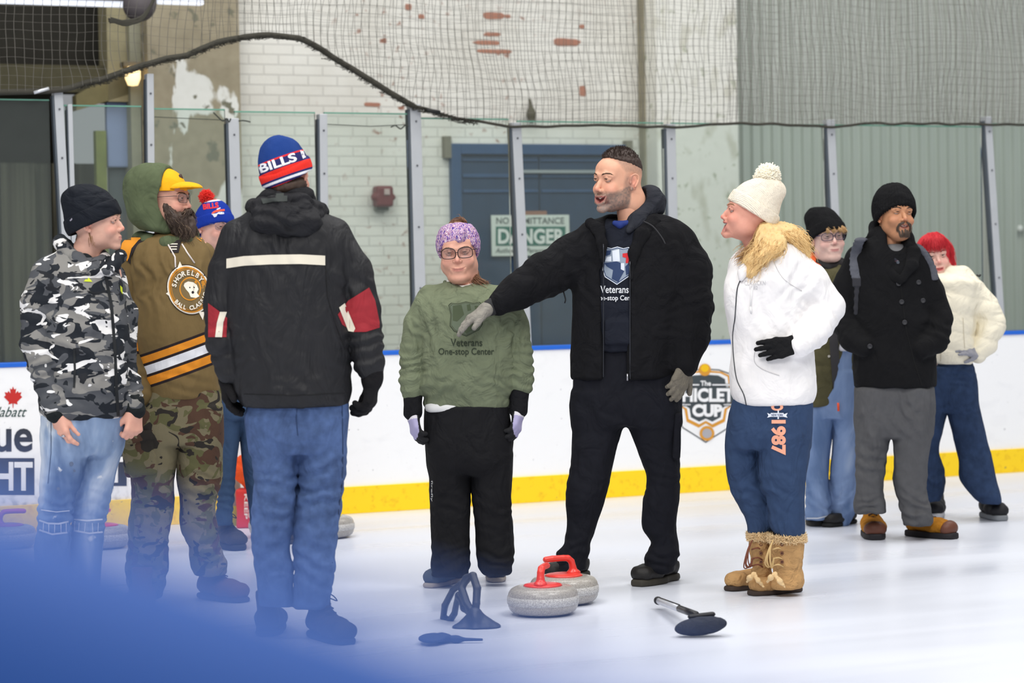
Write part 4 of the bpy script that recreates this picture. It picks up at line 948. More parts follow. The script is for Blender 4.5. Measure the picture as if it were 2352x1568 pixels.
def glasses(fig, H, rgb=(40, 34, 32), w=0.030, h=0.019, r=0.0013, y=-0.104, z=-0.002, tone=0.12, corner=3.0, tilt=0.0, temple=True):
    f = H['fwd']; sx = H['sx']; g = None; mt = plain(rgb, 0.3, name='glasses_frame'); mb = MB()
    for q in (-1, 1):
        P = []
        for k in range(28):
            a = 2 * math.pi * k / 28; c_, s_ = math.cos(a), math.sin(a); x = w * 0.93 * np.sign(c_) * abs(c_) ** (2 / corner); zz = h * np.sign(s_) * abs(s_) ** (2 / corner)
            xx = q * 0.0335 + x; P.append((xx * sx, y + abs(xx) ** 2 * 5, z + zz * (1 + .1 * s_)))
        mb.tube(P, r, 6, close=True)
        if temple: mb.tube([((q * 0.064) * sx, y + 0.020, z + h * .6), ((q * 0.074) * sx, y + 0.03, z + h * .6), ((q * 0.081) * sx, 0.0, z + h * .3 + .002), ((q * 0.079) * sx, 0.022, z)], r * 1.1, 6)
    mb.tube([(-0.0065 * sx, y, z + .003), (0, y - 0.002, z + 0.006), (0.0065 * sx, y, z + .003)], r, 6)
    o = fig.part('glasses', f(np.array(mb.v)), mb.f, mt)
    for q in (-1, 1):
        V = [(0.0335 * q * sx, y + .003, z)]
        for k in range(28):
            a = 2 * math.pi * k / 28; c_, s_ = math.cos(a), math.sin(a); xx = q * 0.0335 + w * 0.93 * np.sign(c_) * abs(c_) ** (2 / corner); V.append((xx * sx, y + xx * xx * 5, z + h * np.sign(s_) * abs(s_) ** (2 / corner) * (1 + .1 * s_)))
        fig.part('lens', f(np.array(V)), [(0, 1 + k, 1 + (k + 1) % 28) for k in range(28)], LENS, o)
    return o
LENS = None
def mklens():
    t = NT('lens_glass')
    for n_ in list(t.n):
        if n_.type == 'BSDF_PRINCIPLED': t.n.remove(n_)
    a = t.new('ShaderNodeBsdfTransparent'); a.inputs[0].default_value = (0.94, 0.95, 0.98, 1); g = t.new('ShaderNodeBsdfGlossy'); g.inputs['Roughness'].default_value = 0.05; m_ = t.new('ShaderNodeMixShader'); m_.inputs[0].default_value = 0.10
    t.t.links.new(a.outputs[0], m_.inputs[1]); t.t.links.new(g.outputs[0], m_.inputs[2]); t.t.links.new(m_.outputs[0], t.out.inputs[0]); return t.m
LENS = mklens()
# ---- printing and trims laid on cloth: pixel shapes dropped onto a surface
def gridcut(V2, F, step):
    bm = bmesh.new(); vs = [bm.verts.new((x, y, 0)) for x, y in V2]
    for f in F:
        try: bm.faces.new([vs[i] for i in f])
        except ValueError: pass
    lo, hi = np.min(V2, 0), np.max(V2, 0)
    for ax in (0, 1):
        for c in np.arange(lo[ax] + step, hi[ax], step):
            co = [0, 0, 0]; co[ax] = c; no = [0, 0, 0]; no[ax] = 1
            bmesh.ops.bisect_plane(bm, geom=bm.verts[:] + bm.edges[:] + bm.faces[:], plane_co=co, plane_no=no, dist=1e-5)
    bm.verts.index_update(); V = np.array([v.co[:2] for v in bm.verts]); Fo = [tuple(v.index for v in f.verts) for f in bm.faces]; bm.free(); return V, Fo
_bvc = {}
def printed(fig, name, items, mat, surf, parent, lift=0.002, step=6, back=False):
    V, F = surf; key = (id(V), id(F))
    if key not in _bvc: _bvc[key] = (BVHTree.FromPolygons([Vector(v) for v in V], [tuple(map(int, f)) for f in F]), surf)
    bv = _bvc[key][0]; cam_l = Vector(fig.L(CAM)); q = None
    for V2, F2 in items:                    # one part per printed shape
        V2, Fs = gridcut(V2, F2, step); out = []
        for x, y in V2:
            p = Vector(fig.C(x, y, 0)); d = (p - cam_l).normalized(); hit = bv.ray_cast(cam_l, d)
            out.append((hit[0] - d * lift) if hit[0] is not None else None)
        ok = [o is not None for o in out]
        if not any(ok): print('print missed', name); continue
        Fs = [f for f in Fs if all(ok[i] for i in f)]; out = [o if o is not None else Vector((0, 0, 0)) for o in out]
        used = sorted({i for f in Fs for i in f}); mp = {u: i for i, u in enumerate(used)}
        if not Fs: continue
        q = fig.part(name, np.array([out[u][:] for u in used]), [tuple(mp[i] for i in f) for f in Fs], mat, parent)
    return q
def strips(path, w):                        # ribbon polygon strip along a pixel path
    P = [np.array(p, float) for p in path]; L = []; R = []
    for i, p in enumerate(P):
        t_ = P[min(i + 1, len(P) - 1)] - P[max(i - 1, 0)]; t_ /= np.linalg.norm(t_); nn = np.array([-t_[1], t_[0]]) * w / 2; L.append(p + nn); R.append(p - nn)
    n = len(P); return np.array(L + R), [(i, i + 1, n + i + 1, n + i) for i in range(n - 1)]
def body(fig, joints_core, skin=(206, 160, 138)):
    """one continuous body mesh: the hidden core plus the finely modelled head and hands joined to it"""
    s = S()
    for L in joints_core: s.path(L, k=0.05)
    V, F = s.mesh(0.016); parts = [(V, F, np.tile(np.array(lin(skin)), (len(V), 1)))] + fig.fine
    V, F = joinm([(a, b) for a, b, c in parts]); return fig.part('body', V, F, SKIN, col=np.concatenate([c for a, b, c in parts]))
def core(fig, head_c, sh, hip, hands, feet, sr=0.055):
    """core limb chains; sh, hip = (left, right) local points; hands = [(elbow, wrist)]; feet = [(knee, ankle)]"""
    mid_s = (np.array(sh[0]) + sh[1]) / 2; mid_h = (np.array(hip[0]) + hip[1]) / 2; out = [[(*mid_h, 0.085), (*((mid_s + mid_h) / 2), 0.085), (*mid_s, 0.07)], [(*mid_s, 0.06), (*head_c, 0.05)]]
    for s_, (e, w) in zip(sh, hands): out.append([(*mid_s, 0.05), (*s_, 0.05), (*e, 0.036), (*w, 0.024)])
    for i, (h_, (k, a)) in enumerate(zip(hip, feet)):
        if i < len(fig.ank): a = fig.ank[i]
        out.append([(*mid_h, 0.06), (*h_, 0.055), (*k, 0.032), (*a, 0.018)])
    return out
def locks(fig, guides, mat, n=60, spread=0.012, r=0.0022, seed=1, name='hair', parent=None, wav=0.004, wl=0.06, ns=5):
    rn = random.Random(seed); mb = MB()
    for i in range(n):
        g = guides[rn.randrange(len(guides))]; P = spline(g, ns); o_ = Vector((rn.gauss(0, 1), rn.gauss(0, 1), rn.gauss(0, 1))) * spread; o2 = Vector((rn.gauss(0, 1), rn.gauss(0, 1), rn.gauss(0, 1))) * spread * .8
        ph = rn.uniform(0, 6.3); m_ = len(P); cut = rn.uniform(0.75, 1.0); m2 = max(4, int(m_ * cut)); Q = []; L = 0
        for j in range(m2):
            if j: L += (P[j] - P[j - 1]).length
            t_ = j / (m_ - 1); Q.append(P[j] + o_ * (0.35 + 0.65 * t_) + o2 * t_ * t_ + Vector((math.sin(L / wl * 6.3 + ph), math.cos(L / wl * 5 + ph), math.sin(L / wl * 4 + ph * 2))) * wav * min(1, t_ * 2))
        rr = [r * (1.0 - 0.65 * (j / (m2 - 1)) ** 2) for j in range(m2)]
        mb.tube(Q, rr, 4, cap=False)
    return fig.part(name, np.array(mb.v), mb.f, mat, parent)
BLK = lambda v=0: plain((26 + v, 26 + v, 29 + v), 0.8, name='black_cloth')
# ---------------------------------------------------------------- young man in snow camouflage
def camo(name, cols, stops, sc, st=(1, 1, 1.6), seed=0.0, wr=.7):
    t = NT(name); mp = t.new('ShaderNodeMapping'); t.set(mp.inputs['Vector'], t.coord()); mp.inputs['Scale'].default_value = st; mp.inputs['Location'].default_value = (seed, seed * 2, seed * 3); v = mp.outputs[0]
    c = lin(cols[0])
    for i, (cc, th) in enumerate(zip(cols[1:], stops)):
        m2 = t.new('ShaderNodeMapping'); t.set(m2.inputs['Vector'], v); m2.inputs['Location'].default_value = (3.7 * i + 1, 1.3 * i, 2.9 * i)
        n = t.noise(sc * (1 + .12 * i), 2.2, m2.outputs[0], 0.9, .55); c = t.mix(t.math('GREATER_THAN', n, th), c, lin(cc))
    b = t.bump(t.noise(9, 3, t.coord((1, 1, .8)), .5), wr, .02); t.bump(t.noise(380, 2), .15, .002, b); return t.fin(c, .85, 0, .2)
def camo_youth():
    f = Fig(185, 1428, 'person in black knit cap, white grey and black camouflage jacket and ripped light jeans'); C = f.C
    CM = camo('snow_camouflage', [(82, 84, 88), (134, 132, 128), (34, 38, 44), (232, 230, 228), (40, 42, 46)], [.52, .545, .60, .63], 7.5, (1, 1, 1.9), 0.3)
    CM2 = CM
    s = S(); s.stack(f.rows([(960, 98, 292, 0, .13), (940, 92, 300, 0, .145), (880, 92, 306, 0, .155), (800, 96, 300, 0, .155), (740, 98, 292, 0, .15), (680, 100, 284, 0, .14), (640, 98, 276, 0, .13), (610, 108, 268, .005, .115), (585, 128, 250, .01, .09), (566, 145, 232, .015, .06)]), k=.03)
    s.path(f.pts([(112, 625, .0, 36), (86, 700, -.01, 36), (84, 790, -.03, 34), (108, 870, -.06, 32), (128, 932, -.09, 27)]), k=(.04, .014))
    s.path(f.pts([(258, 640, .05, 28), (286, 720, .05, 28), (284, 810, .02, 27), (296, 880, -.02, 26), (308, 930, -.06, 24)]), k=(.04, .014))
    s.el(C(205, 566, -.04), (.055, .09, .05), k=.02, op=1)
    fl = [(C(100, 860, -.09), .12, (.5, 0, -1), .006, .05), (C(95, 730, -.05), .10, (.3, 0, 1), .005, .06), (C(200, 830, -.14), .2, (.5, 0, 1), .005, .08), (C(300, 880, -.03), .08, (0, 0, 1), .005, .04)]
    V, F = wrap(s, .006, .0065, (8, 8, 7), 81, fl); su = (V, F); jk = f.part('jacket', V, F, CM)
    s = S(); s.path(f.pts([(136, 556, .06, 14), (150, 575, -.02, 16), (180, 600, -.08, 15), (215, 622, -.12, 13)]), k=.02, sq=(1, .8, 1.1)); s.path(f.pts([(275, 588, -.03, 15), (262, 604, -.08, 15), (246, 622, -.12, 12)]), k=.02); V, F = wrap(s, .005, .004, (14, 14, 14), 2); f.part('collar', V, F, CM, jk)
    s = S(); s.path(f.pts([(140, 550, .08, 13), (165, 572, -.0, 12), (200, 600, -.06, 12), (224, 618, -.095, 10)]), k=.02); s.path(f.pts([(262, 592, -.04, 9), (248, 606, -.07, 10), (236, 620, -.09, 8)]), k=.02); V, F = wrap(s, .005, .003, (14, 14, 14), 2); f.part('collar_lining', V, F, fabric((26, 32, 36), .5, 14), jk)
    BKm = plain((24, 27, 30), .7)
    printed(f, 'zip_flap', [strips([(240, 620), (256, 700), (264, 800), (268, 900), (272, 955)], 7)], BKm, su, jk, .003, 8)
    printed(f, 'pocket_zip', [strips([(170, 800), (172, 850), (170, 890)], 5), strips([(200, 668), (214, 672), (228, 676)], 2)], BKm, su, jk, .003, 8)
    YG = plain((206, 220, 40), .6); printed(f, 'logo_print', [poly((192, 646), (198, 640), (200, 643), (203, 637), (210, 644), (212, 647)), poly((276, 655), (281, 660), (282, 676), (277, 668))], YG, su, jk, .003)
    for a, b in (((*C(126, 928, -.09), .046), (*C(131, 948, -.095), .044)), ((*C(306, 922, -.06), .042), (*C(310, 942, -.065), .040))):
        s = S(); s.path([a, b], k=.0); V, F = wrap(s, .004, .002, (20, 20, 20)); f.part('cuff', V, F, fabric((28, 32, 34), .5, 20), jk)
    # ripped jeans
    t = NT('washed_denim'); n = t.noise(4.2, 4, t.coord((1.4, 1, .55)), .5); col = t.ramp(n, [(.34, lin((76, 96, 130))), (.5, lin((132, 152, 182))), (.64, lin((206, 214, 224)))])
    col = t.mix(t.ramp(t.noise(17, 4), [(.66, (0, 0, 0)), (.72, (.8,) * 3)]), col, lin((232, 232, 230))); b = t.bump(t.noise(8, 3, t.coord((1, 1, .5)), .5), .9, .02); JE = t.fin(col, .9, 0, .2)
    s = S(); s.stack(f.rows([(945, 96, 294, 0, .125), (985, 96, 290, 0, .125), (1020, 96, 284, 0, .12), (1045, 96, 276, 0, .10)]), k=.02)
    s.stack(f.rows([(1395, 82, 160, -.02, .08), (1330, 80, 160, -.02, .08), (1240, 82, 160, -.02, .085), (1190, 86, 164, -.03, .09), (1150, 90, 172, -.03, .09), (1100, 93, 190, -.02, .10), (1040, 96, 205, -.01, .11), (980, 96, 215, 0, .12)]), k=.012)
    s.stack(f.rows([(1385, 156, 228, .06, .075), (1300, 158, 232, .06, .08), (1230, 164, 240, .06, .085), (1180, 164, 248, .05, .09), (1130, 170, 256, .05, .095), (1080, 184, 266, .04, .10), (1020, 198, 282, .03, .11), (970, 200, 292, .02, .12)]), k=.012)
    fl = [(C(125, 1180, -.09), .10, (.1, 0, 1), .007, .04), (C(210, 1180, 0), .10, (.1, 0, 1), .006, .04), (C(180, 1020, -.1), .12, (1, 0, .6), .005, .06)]
    V, F = wrap(s, .006, .006, (9, 9, 5), 91, fl); js = (V, F); jn = f.part('jeans', V, F, JE)
    rn = random.Random(3)
    def frayed(pth, w): return strips(pth, w)
    printed(f, 'torn_threads', [strips([(90, 1194), (110, 1201), (135, 1202), (158, 1197)], 4), strips([(90, 1216), (120, 1226), (155, 1222)], 4), strips([(94, 1170), (130, 1175), (160, 1172)], 2.5), strips([(170, 1192), (200, 1195), (236, 1192)], 3.5), strips([(172, 1218), (205, 1224), (236, 1221)], 4), strips([(172, 1196), (171, 1220)], 3)] + [strips([(x, 1200), (x + rn.uniform(-2, 2), 1222)], 1.6) for x in (100, 112, 126, 140, 152, 182, 196, 212, 226)], plain((226, 228, 232), .95, name='white_threads'), js, jn, .003, 5)
    printed(f, 'torn_hole', [disc(164, 1065, 5, 12), disc(171, 1081, 3, 12), disc(134, 1122, 4, 10)], plain((96, 106, 124), .9), js, jn, .003, 5); printed(f, 'seam', [strips([(117, 965), (117, 1040), (110, 1110)], 1.6)], plain((66, 80, 106), .9), js, jn, .002, 12)
    SH = plain((44, 48, 60), .8); SL = plain((200, 202, 210), .7)
    shoe(f, (98, 1418), (140, 1440), .28, .05, .08, mat=SH, sole=SL, lace=plain((200, 200, 204), .8)); shoe(f, (184, 1408), (236, 1422), .28, .05, .08, mat=SH, sole=SL, lace=plain((200, 200, 204), .8))
    neck = f.pts([(192, 612, .02, 33), (198, 580, .0, 31), (210, 548, -.01, 31)])
    H = head(f, (219, 510, -.02), yaw=74, pitch=3, roll=-2, sc=.98, jaw=.98, nose=1.0, skin=(226, 178, 158), lips=(188, 128, 120), stub=((160, 120, 100), .18), neck=neck, brow=(150, 120, 96), gaze=(0, 0), iris=(90, 100, 100), cheekc=(222, 138, 120), smile=-.2, squint=.5)
    HT = fabric((20, 24, 32), .7, 10, (1, 1, 1.4), .1, .8); hat, sf, cf = beanie(f, H, HT, top=.126, w=.094, dpt=.112, front=.022, back=-.050, cuff=.066, slouch=(0, .03, .012), name='knit_cap', bumpy=.001)
    Vh = H['fwd'](sf[0]); printed(f, 'logo_print', [poly((152, 512), (160, 506), (165, 500), (166, 504), (160, 510), (153, 516))], plain((150, 146, 158), .6), (H['fwd'](sf[0] * 1.075), sf[1]), hat, .0, 5)
    g = lambda x, y, d: Vector(C(x, y, d)); locks(f, [[g(206, 530, -.07), g(210, 545, -.075), g(215, 562, -.07)], [g(190, 540, .0), g(188, 556, -.02), g(192, 575, -.03)], [g(182, 540, .02), g(180, 556, .0), g(185, 572, -.02)]], hairmat((150, 112, 76)), 120, .006, .0014, 5, 'hair', None, .002)
    # bare hands
    for (w, e, nn, tt, cu, th) in ((C(131, 946, -.095), C(146, 1010, -.12), (-.8, -.55, 0), -1, (22, 26, 32, 40), (.9, .3, .5)), (C(310, 940, -.065), C(306, 996, -.09), (.55, -.8, 0), 1, (62, 68, 72, 74), (.7, .45, .6))):
        s = S(); hand(s, w, e - w, nn, t=tt, size=.98, curl=cu, spread=.03, thumb=th); V, F = s.mesh(.0028); col = np.tile(np.array(lin((222, 168, 148))), (len(V), 1)); f.fine.append((V, F, col))
    mb = MB(); V_, F_2 = lathe([(.0075, -.004), (.0085, -.002), (.0085, .002), (.0075, .004)], 16); p = C(146, 1001, -.135); mb.add([(v[0] + p[0], v[1] + p[1], v[2] + p[2]) for v in V_], F_2); f.part('ring', np.array(mb.v), mb.f, plain((190, 190, 196), .3, .8))
    body(f, core(f, C(205, 550, -.01), (C(128, 635, 0), C(245, 635, .02)), (C(155, 980, 0), C(235, 980, .02)), [(C(84, 780, -.02), C(130, 940, -.09)), (C(284, 790, .02), C(309, 936, -.06))], [(C(126, 1180, -.02), f.A(118, 1400, -.02)), (C(205, 1180, .05), f.A(196, 1390, .05))]), (226, 178, 158))
camo_youth()
# ---------------------------------------------------------------- bearded man in the hockey jersey
def hooded_man():
    f = Fig(420, 1382, 'person with long dark beard, yellow cap under green hood, brown hockey jersey with orange stripes'); C = f.C
    t = NT('jersey_cloth'); xx = t.xyz(); p1, p2 = C(335, 868, -.12), C(490, 812, -.12); k = float((p2[2] - p1[2]) / (p2[0] - p1[0]))
    v = t.math('SUBTRACT', xx[2], t.math('MULTIPLY', xx[0], k)); z0 = float(p1[2] - k * p1[0]); mm = 1 / f.ppm
    def zz(dy): return .5 + (-dy * mm) / .6            # dy pixels below the reference stripe
    fac = t.math('ADD', t.math('DIVIDE', t.math('SUBTRACT', v, z0), .6), .5)
    BR, OR, WT, BK = lin((116, 96, 60)), lin((226, 142, 40)), lin((232, 232, 236)), lin((40, 30, 32))
    st = [(0, BR), (zz(26), BK), (zz(20), OR), (zz(0), BK), (zz(-6), WT), (zz(-27), BK), (zz(-33), OR), (zz(-50), BK), (zz(-56), BR)]
    col = t.ramp(fac, st, True); n = t.noise(40, 3); col = t.mix(.12, col, t.mix(n, (0, 0, 0), (1, 1, 1)), 'OVERLAY'); b = t.bump(t.noise(9, 3, t.coord((1.6, 1, .5)), .4), .7, .02); t.bump(t.noise(500, 1), .2, .002, b); JM = t.fin(col, .8, 0, .25)
    s = S(); s.stack(f.rows([(914, 338, 503, 0, .13), (880, 330, 502, 0, .145), (820, 318, 498, 0, .158), (760, 312, 494, -.01, .165), (700, 308, 492, -.01, .16), (650, 304, 490, 0, .15), (600, 300, 486, 0, .14), (570, 306, 478, .005, .125), (548, 322, 462, .01, .10), (535, 345, 440, .015, .075)]), k=.03)
    V, F = wrap(s, .006, .0055, (9, 9, 4), 13, [(C(340, 640, -.12), .14, (1, 0, .15), .006, .05), (C(460, 640, -.12), .10, (1, 0, -.1), .004, .05), (C(420, 860, -.14), .12, (.2, 0, 1), .003, .06)]); su = (V, F); js = f.part('jersey', V, F, JM)
    # sleeves with their own bands
    t = NT('sleeve_cloth'); z = t.xyz()[2]; q0, q1 = float(C(300, 920, 0)[2]), float(C(300, 500, 0)[2]); w_ = lambda py: (float(C(300, py, 0)[2]) - q0) / (q1 - q0)
    col = t.ramp(t.math('DIVIDE', t.math('SUBTRACT', z, q0), q1 - q0), [(0, BR), (w_(812), BK), (w_(806), OR), (w_(784), BK), (w_(778), WT), (w_(754), BK), (w_(748), OR), (w_(726), BK), (w_(720), BR)], True); t.bump(t.noise(9, 3, t.coord((1, 1, .7)), .4), .7, .02); SM = t.fin(col, .8, 0, .25)
    s = S(); s.path(f.pts([(310, 582, .02, 37), (300, 660, .02, 33), (298, 760, .0, 30), (312, 850, -.04, 30), (326, 905, -.06, 27)]), k=.03); V, F = wrap(s, .006, .005, (8, 8, 5), 14, [(C(310, 860, -.05), .10, (.3, 0, 1), .004, .05)]); f.part('sleeve', V, F, SM, js)
    s = S(); s.path(f.pts([(466, 585, .02, 28), (484, 680, .02, 24), (488, 780, .0, 22), (490, 860, -.02, 21)]), k=.03); V, F = wrap(s, .006, .004, (8, 8, 5), 15); f.part('sleeve', V, F, SM, js)
    # yoke
    OM = plain((232, 150, 40), .8, name='orange_yoke'); WM = plain((236, 236, 238), .8, name='white_yoke'); BM_ = plain((38, 30, 32), .8)
    Vj, Fj = joinm([su, (V, F)]); s2 = S(); s2.path(f.pts([(318, 578, .02, 33), (300, 660, .02, 32)]), k=.0)
    yk = S(); yk.stack(f.rows([(580, 303, 480, .004, .134), (570, 305, 479, .005, .129), (548, 320, 464, .01, .104), (533, 344, 442, .015, .079)]), k=.03); yk.path(f.pts([(310, 582, .02, 39), (302, 630, .02, 36)]), k=.03); yk.path(f.pts([(466, 585, .02, 30), (478, 622, .02, 27)]), k=.03)
    Vy, Fy = yk.mesh(.006)
    printed(f, 'yoke', [poly((272, 562), (285, 540), (305, 520), (330, 520), (356, 534), (352, 541), (318, 560), (300, 590), (300, 607), (272, 575))], BM_, (Vy, Fy), js, .003); printed(f, 'yoke', [poly((277, 574), (280, 558), (300, 535), (320, 527), (345, 535), (318, 551), (302, 570), (296, 592), (292, 600))], OM, (Vy, Fy), js, .0045)
    printed(f, 'yoke', [poly((268, 560), (285, 538), (308, 520), (316, 522), (296, 536), (280, 552), (276, 568))], WM, (Vy, Fy), js, .006); printed(f, 'yoke', [poly((440, 536), (456, 534), (470, 552), (462, 554), (446, 542))], OM, (Vy, Fy), js, .004)
    # crest
    CR_ = plain((212, 140, 40), .8, name='crest_gold'); WT_ = plain((240, 232, 216), .8, name='crest_cream'); BR_ = plain((118, 98, 62), .8, name='crest_brown'); cx, cy = 434, 665
    el = lambda rx, ry: [(cx + rx * math.cos(a) + .12 * ry * math.sin(a), cy + ry * math.sin(a)) for a in [2 * math.pi * k / 44 for k in range(44)]]
    for m_, P in ((BM_, (51, 58)), (WT_, (49.5, 56)), (CR_, (46, 53)), (BR_, (42, 49)), (CR_, (40.5, 47)), (BR_, (39, 45.5))):
        printed(f, 'crest', [fan(el(*P), (cx, cy))], m_, su, js, .0025 + .0006 * (52 - P[0]))
    pts = [[(381, 674), (392, 666), (392, 682)], [(413, 600), (420, 614), (408, 614)], [(466, 735), (456, 716), (470, 716)]]
    printed(f, 'crest_point', [(np.array(p, float), [(0, 1, 2)]) for p in pts], WT_, su, js, .0045)
    printed(f, 'crest', [fan([(cx + 3 + 25 * math.cos(a), cy - 2 + 27 * math.sin(a)) for a in [2 * math.pi * k / 30 for k in range(30)]], (cx, cy))], CR_, su, js, .012); printed(f, 'crest', [fan([(cx + 3 + 22 * math.cos(a), cy - 2 + 24 * math.sin(a)) for a in [2 * math.pi * k / 30 for k in range(30)]], (cx, cy))], BR_, su, js, .0126)
    printed(f, 'crest', [fan([(424, 650), (432, 646), (444, 648), (452, 654), (456, 664), (452, 672), (458, 680), (450, 684), (438, 682), (434, 672), (427, 664), (422, 656)], (440, 665))], WT_, su, js, .0134)
    printed(f, 'crest_detail', [disc(443, 671, 3.2, 10), disc(436, 660, 1.6, 8), disc(446, 660, 1.6, 8)], BM_, su, js, .014, 4)
    printed(f, 'crest_lettering', [arc_text('SHORELBY', cx, cy, 35, 165, 38, 10, .03, False, 1.0, 1.12), arc_text('BALL CLASSIC', cx, cy, 38, 222, 345, 8.5, .03, True, 1.0, 1.1)], WT_, su, js, .0145, 20)
    mb = MB(); A_ = lambda x, y, l=-.005: Vector(C(x, y, 0)) 
    bv = BVHTree.FromPolygons([Vector(v_) for v_ in su[0]], [tuple(map(int, q)) for q in su[1]]); cam_l = Vector(f.L(CAM))
    def on(x, y, l=.003):
        p = Vector(C(x, y, 0)); d = (p - cam_l).normalized(); h = bv.ray_cast(cam_l, d); return (h[0] - d * l) if h[0] is not None else Vector(C(x, y, -.12))
    mb.tube([on(380, 549), on(388, 565), on(402, 590), on(403, 614)], .0035, 6); mb.tube([on(418, 560), on(430, 580), on(447, 604)], .0035, 6); f.part('lace', np.array(mb.v), mb.f, plain((236, 226, 220), .8), js)
    printed(f, 'neck_insert', [poly((384, 548), (418, 548), (410, 580), (392, 580))], BM_, su, js, .0025); printed(f, 'neck_lacing', [strips([(390, 560), (408, 560)], 2.4), strips([(391, 566), (407, 566)], 2.0), strips([(394, 572), (406, 572)], 2.4)], WT_, su, js, .004)
    # camo trousers
    CT = camo('woodland_camouflage', [(116, 108, 84), (92, 90, 60), (80, 58, 46), (46, 42, 38)], [.50, .56, .60], 8.5, (1, 1, 1.3), 1.7, .9)
    s = S(); s.stack(f.rows([(895, 335, 506, 0, .13), (940, 322, 510, 0, .132), (985, 310, 512, 0, .13), (1020, 302, 512, 0, .12)]), k=.02)
    s.stack(f.rows([(1372, 306, 372, -.01, .075), (1340, 294, 378, -.01, .085), (1290, 290, 386, 0, .09), (1255, 296, 384, 0, .09), (1200, 294, 392, 0, .095), (1150, 300, 400, 0, .098), (1100, 300, 398, 0, .10), (1050, 296, 408, 0, .11), (990, 305, 418, 0, .12), (940, 318, 425, 0, .12)]), k=.012)
    s.stack(f.rows([(1318, 446, 518, .02, .078), (1290, 438, 523, .02, .085), (1255, 436, 508, .02, .085), (1210, 416, 498, .02, .09), (1150, 414, 498, .01, .095), (1100, 408, 508, .01, .10), (1040, 408, 511, 0, .11), (980, 412, 512, 0, .12), (930, 415, 510, 0, .12)]), k=.012)
    fl = [(C(340, 1290, -.08), .12, (.3, 0, 1), .008, .055), (C(480, 1270, -.07), .10, (-.4, 0, 1), .008, .055), (C(345, 1150, -.08), .09, (.4, 0, 1), .006, .05), (C(460, 1130, -.09), .09, (.3, 0, 1), .006, .05)]
    V, F = wrap(s, .0065, .006, (8, 8, 5), 19, fl); tr = f.part('trousers', V, F, CT)
    s = S(); s.box(C(322, 1045, -.075), (.068, .045, .085), rotm(0, -4, 0), rd=.02); s.box(C(326, 1000, -.085), (.070, .045, .022), rotm(0, -6, 8), rd=.01, k=.004); V, F = wrap(s, .005, .004, (14, 14, 14), 3); f.part('cargo_pocket', V, F, CT, tr)
    BT = plain((104, 74, 64), .8, bump=.3); shoe(f, (330, 1388), (318, 1414), .30, .055, .165, mat=BT, sole=plain((60, 50, 50), .8)); shoe(f, (463, 1370), (565, 1384), .30, .056, .165, mat=BT, sole=plain((74, 60, 60), .8), lace=plain((84, 60, 54), .8))
    # head, beard, cap, hood
    neck = f.pts([(385, 560, .03, 34), (392, 520, .0, 34)])
    H = head(f, (379, 457, -.02), yaw=66, pitch=0, roll=0, sc=1.0, jaw=1.02, nose=1.0, skin=(216, 164, 144), lips=(150, 96, 90), neck=neck, brow=(96, 70, 54), gaze=(0, .1), iris=(70, 60, 50), cheekc=(206, 130, 114), ears=False, squint=.6)
    glasses(f, H, (60, 54, 52), w=.027, h=.018, r=.0011, corner=4)
    HD = fabric((88, 98, 72), .7, 9, (1, 1, .8), .15, .95, .08, 'green_fleece'); s = S()
    s.el((0, .040, .022), (.108, .120, .128), rotm(8, 0, 0)); s.el((0, .088, .050), (.082, .085, .085), rotm(30, 0, 0), k=.06); s.path([(0, .06, -.06, .085), (0, .03, -.13, .080)], k=.06, sq=(1.15, 1, 1)); s.el((0, -.03, .005), (.094, .122, .120), k=.008, op=1); s.plane((0, -.030, 0), (0, -1, .06), .010)
    s.plane((0, 0, -.14), (0, .2, -1), .02)
    V, F = wrap(s, .005, .005, (12, 12, 9), 23, [((.08, .03, 0), .10, (0, 1, .5), .004, .06)]); f.part('hood', H['fwd'](V), F, HD)
    s = S(); s.path(f.pts([(322, 548, .06, 18), (345, 556, -.04, 16), (385, 560, -.09, 13), (425, 552, -.07, 12), (446, 540, .0, 12)]), k=.03); V, F = wrap(s, .005, .004, (12, 12, 12), 2); f.part('hood_base', V, F, HD)
    CP = fabric((240, 172, 26), .2, 12, (1, 1, 1), .2, .8, .05, 'yellow_twill'); s = S(); s.el((0, .005, .030), (.084, .100, .100)); s.el((0, .005, .028), (.078, .094, .093), k=.004, op=1); s.plane((0, 0, .030), (0, 0, -1), .003); V, F = s.mesh(.0035); cp = f.part('cap', H['fwd'](V), F, CP)
    s = S(); s.el((0, -.085, .040), (.074, .082, .030)); s.el((0, -.085, .030), (.074, .086, .030), k=.003, op=1); s.el((0, -.07, .05), (.076, .100, .08), k=.006, op=2); s.el((0, .0, .03), (.080, .094, .1), k=.003, op=1); V, F = s.mesh(.003); f.part('brim', H['fwd'](V), F, CP, cp)
    s = S(); s.el((0, -.066, .088), (.018, .014, .014), rotm(30, 0, 0)); V, F = s.mesh(.003); V = disp(V, F, .003, (120, 120, 120)); f.part('emblem', H['fwd'](V), F, plain((70, 54, 50), .8, var=.4), cp)
    BDm = hairmat((72, 58, 50)); s = S(); s.path([(-.052, -.03, -.035, .018), (-.044, -.062, -.085, .026), (0, -.082, -.118, .034), (.044, -.062, -.085, .026), (.052, -.03, -.035, .018)], k=.03); s.path([(0, -.080, -.10, .042), (0, -.078, -.150, .036), (0, -.070, -.190, .016)], k=.03); s.path([(-.028, -.092, -.064, .007), (0, -.106, -.052, .008), (.028, -.092, -.064, .007)], k=.01); s.el((0, -.105, -.072), (.018, .02, .006), k=.005, op=1)
    V, F = s.mesh(.004); V = disp(V, F, .005, (50, 50, 24), 2, ridge=True); bd = f.part('beard', H['fwd'](V), F, BDm)
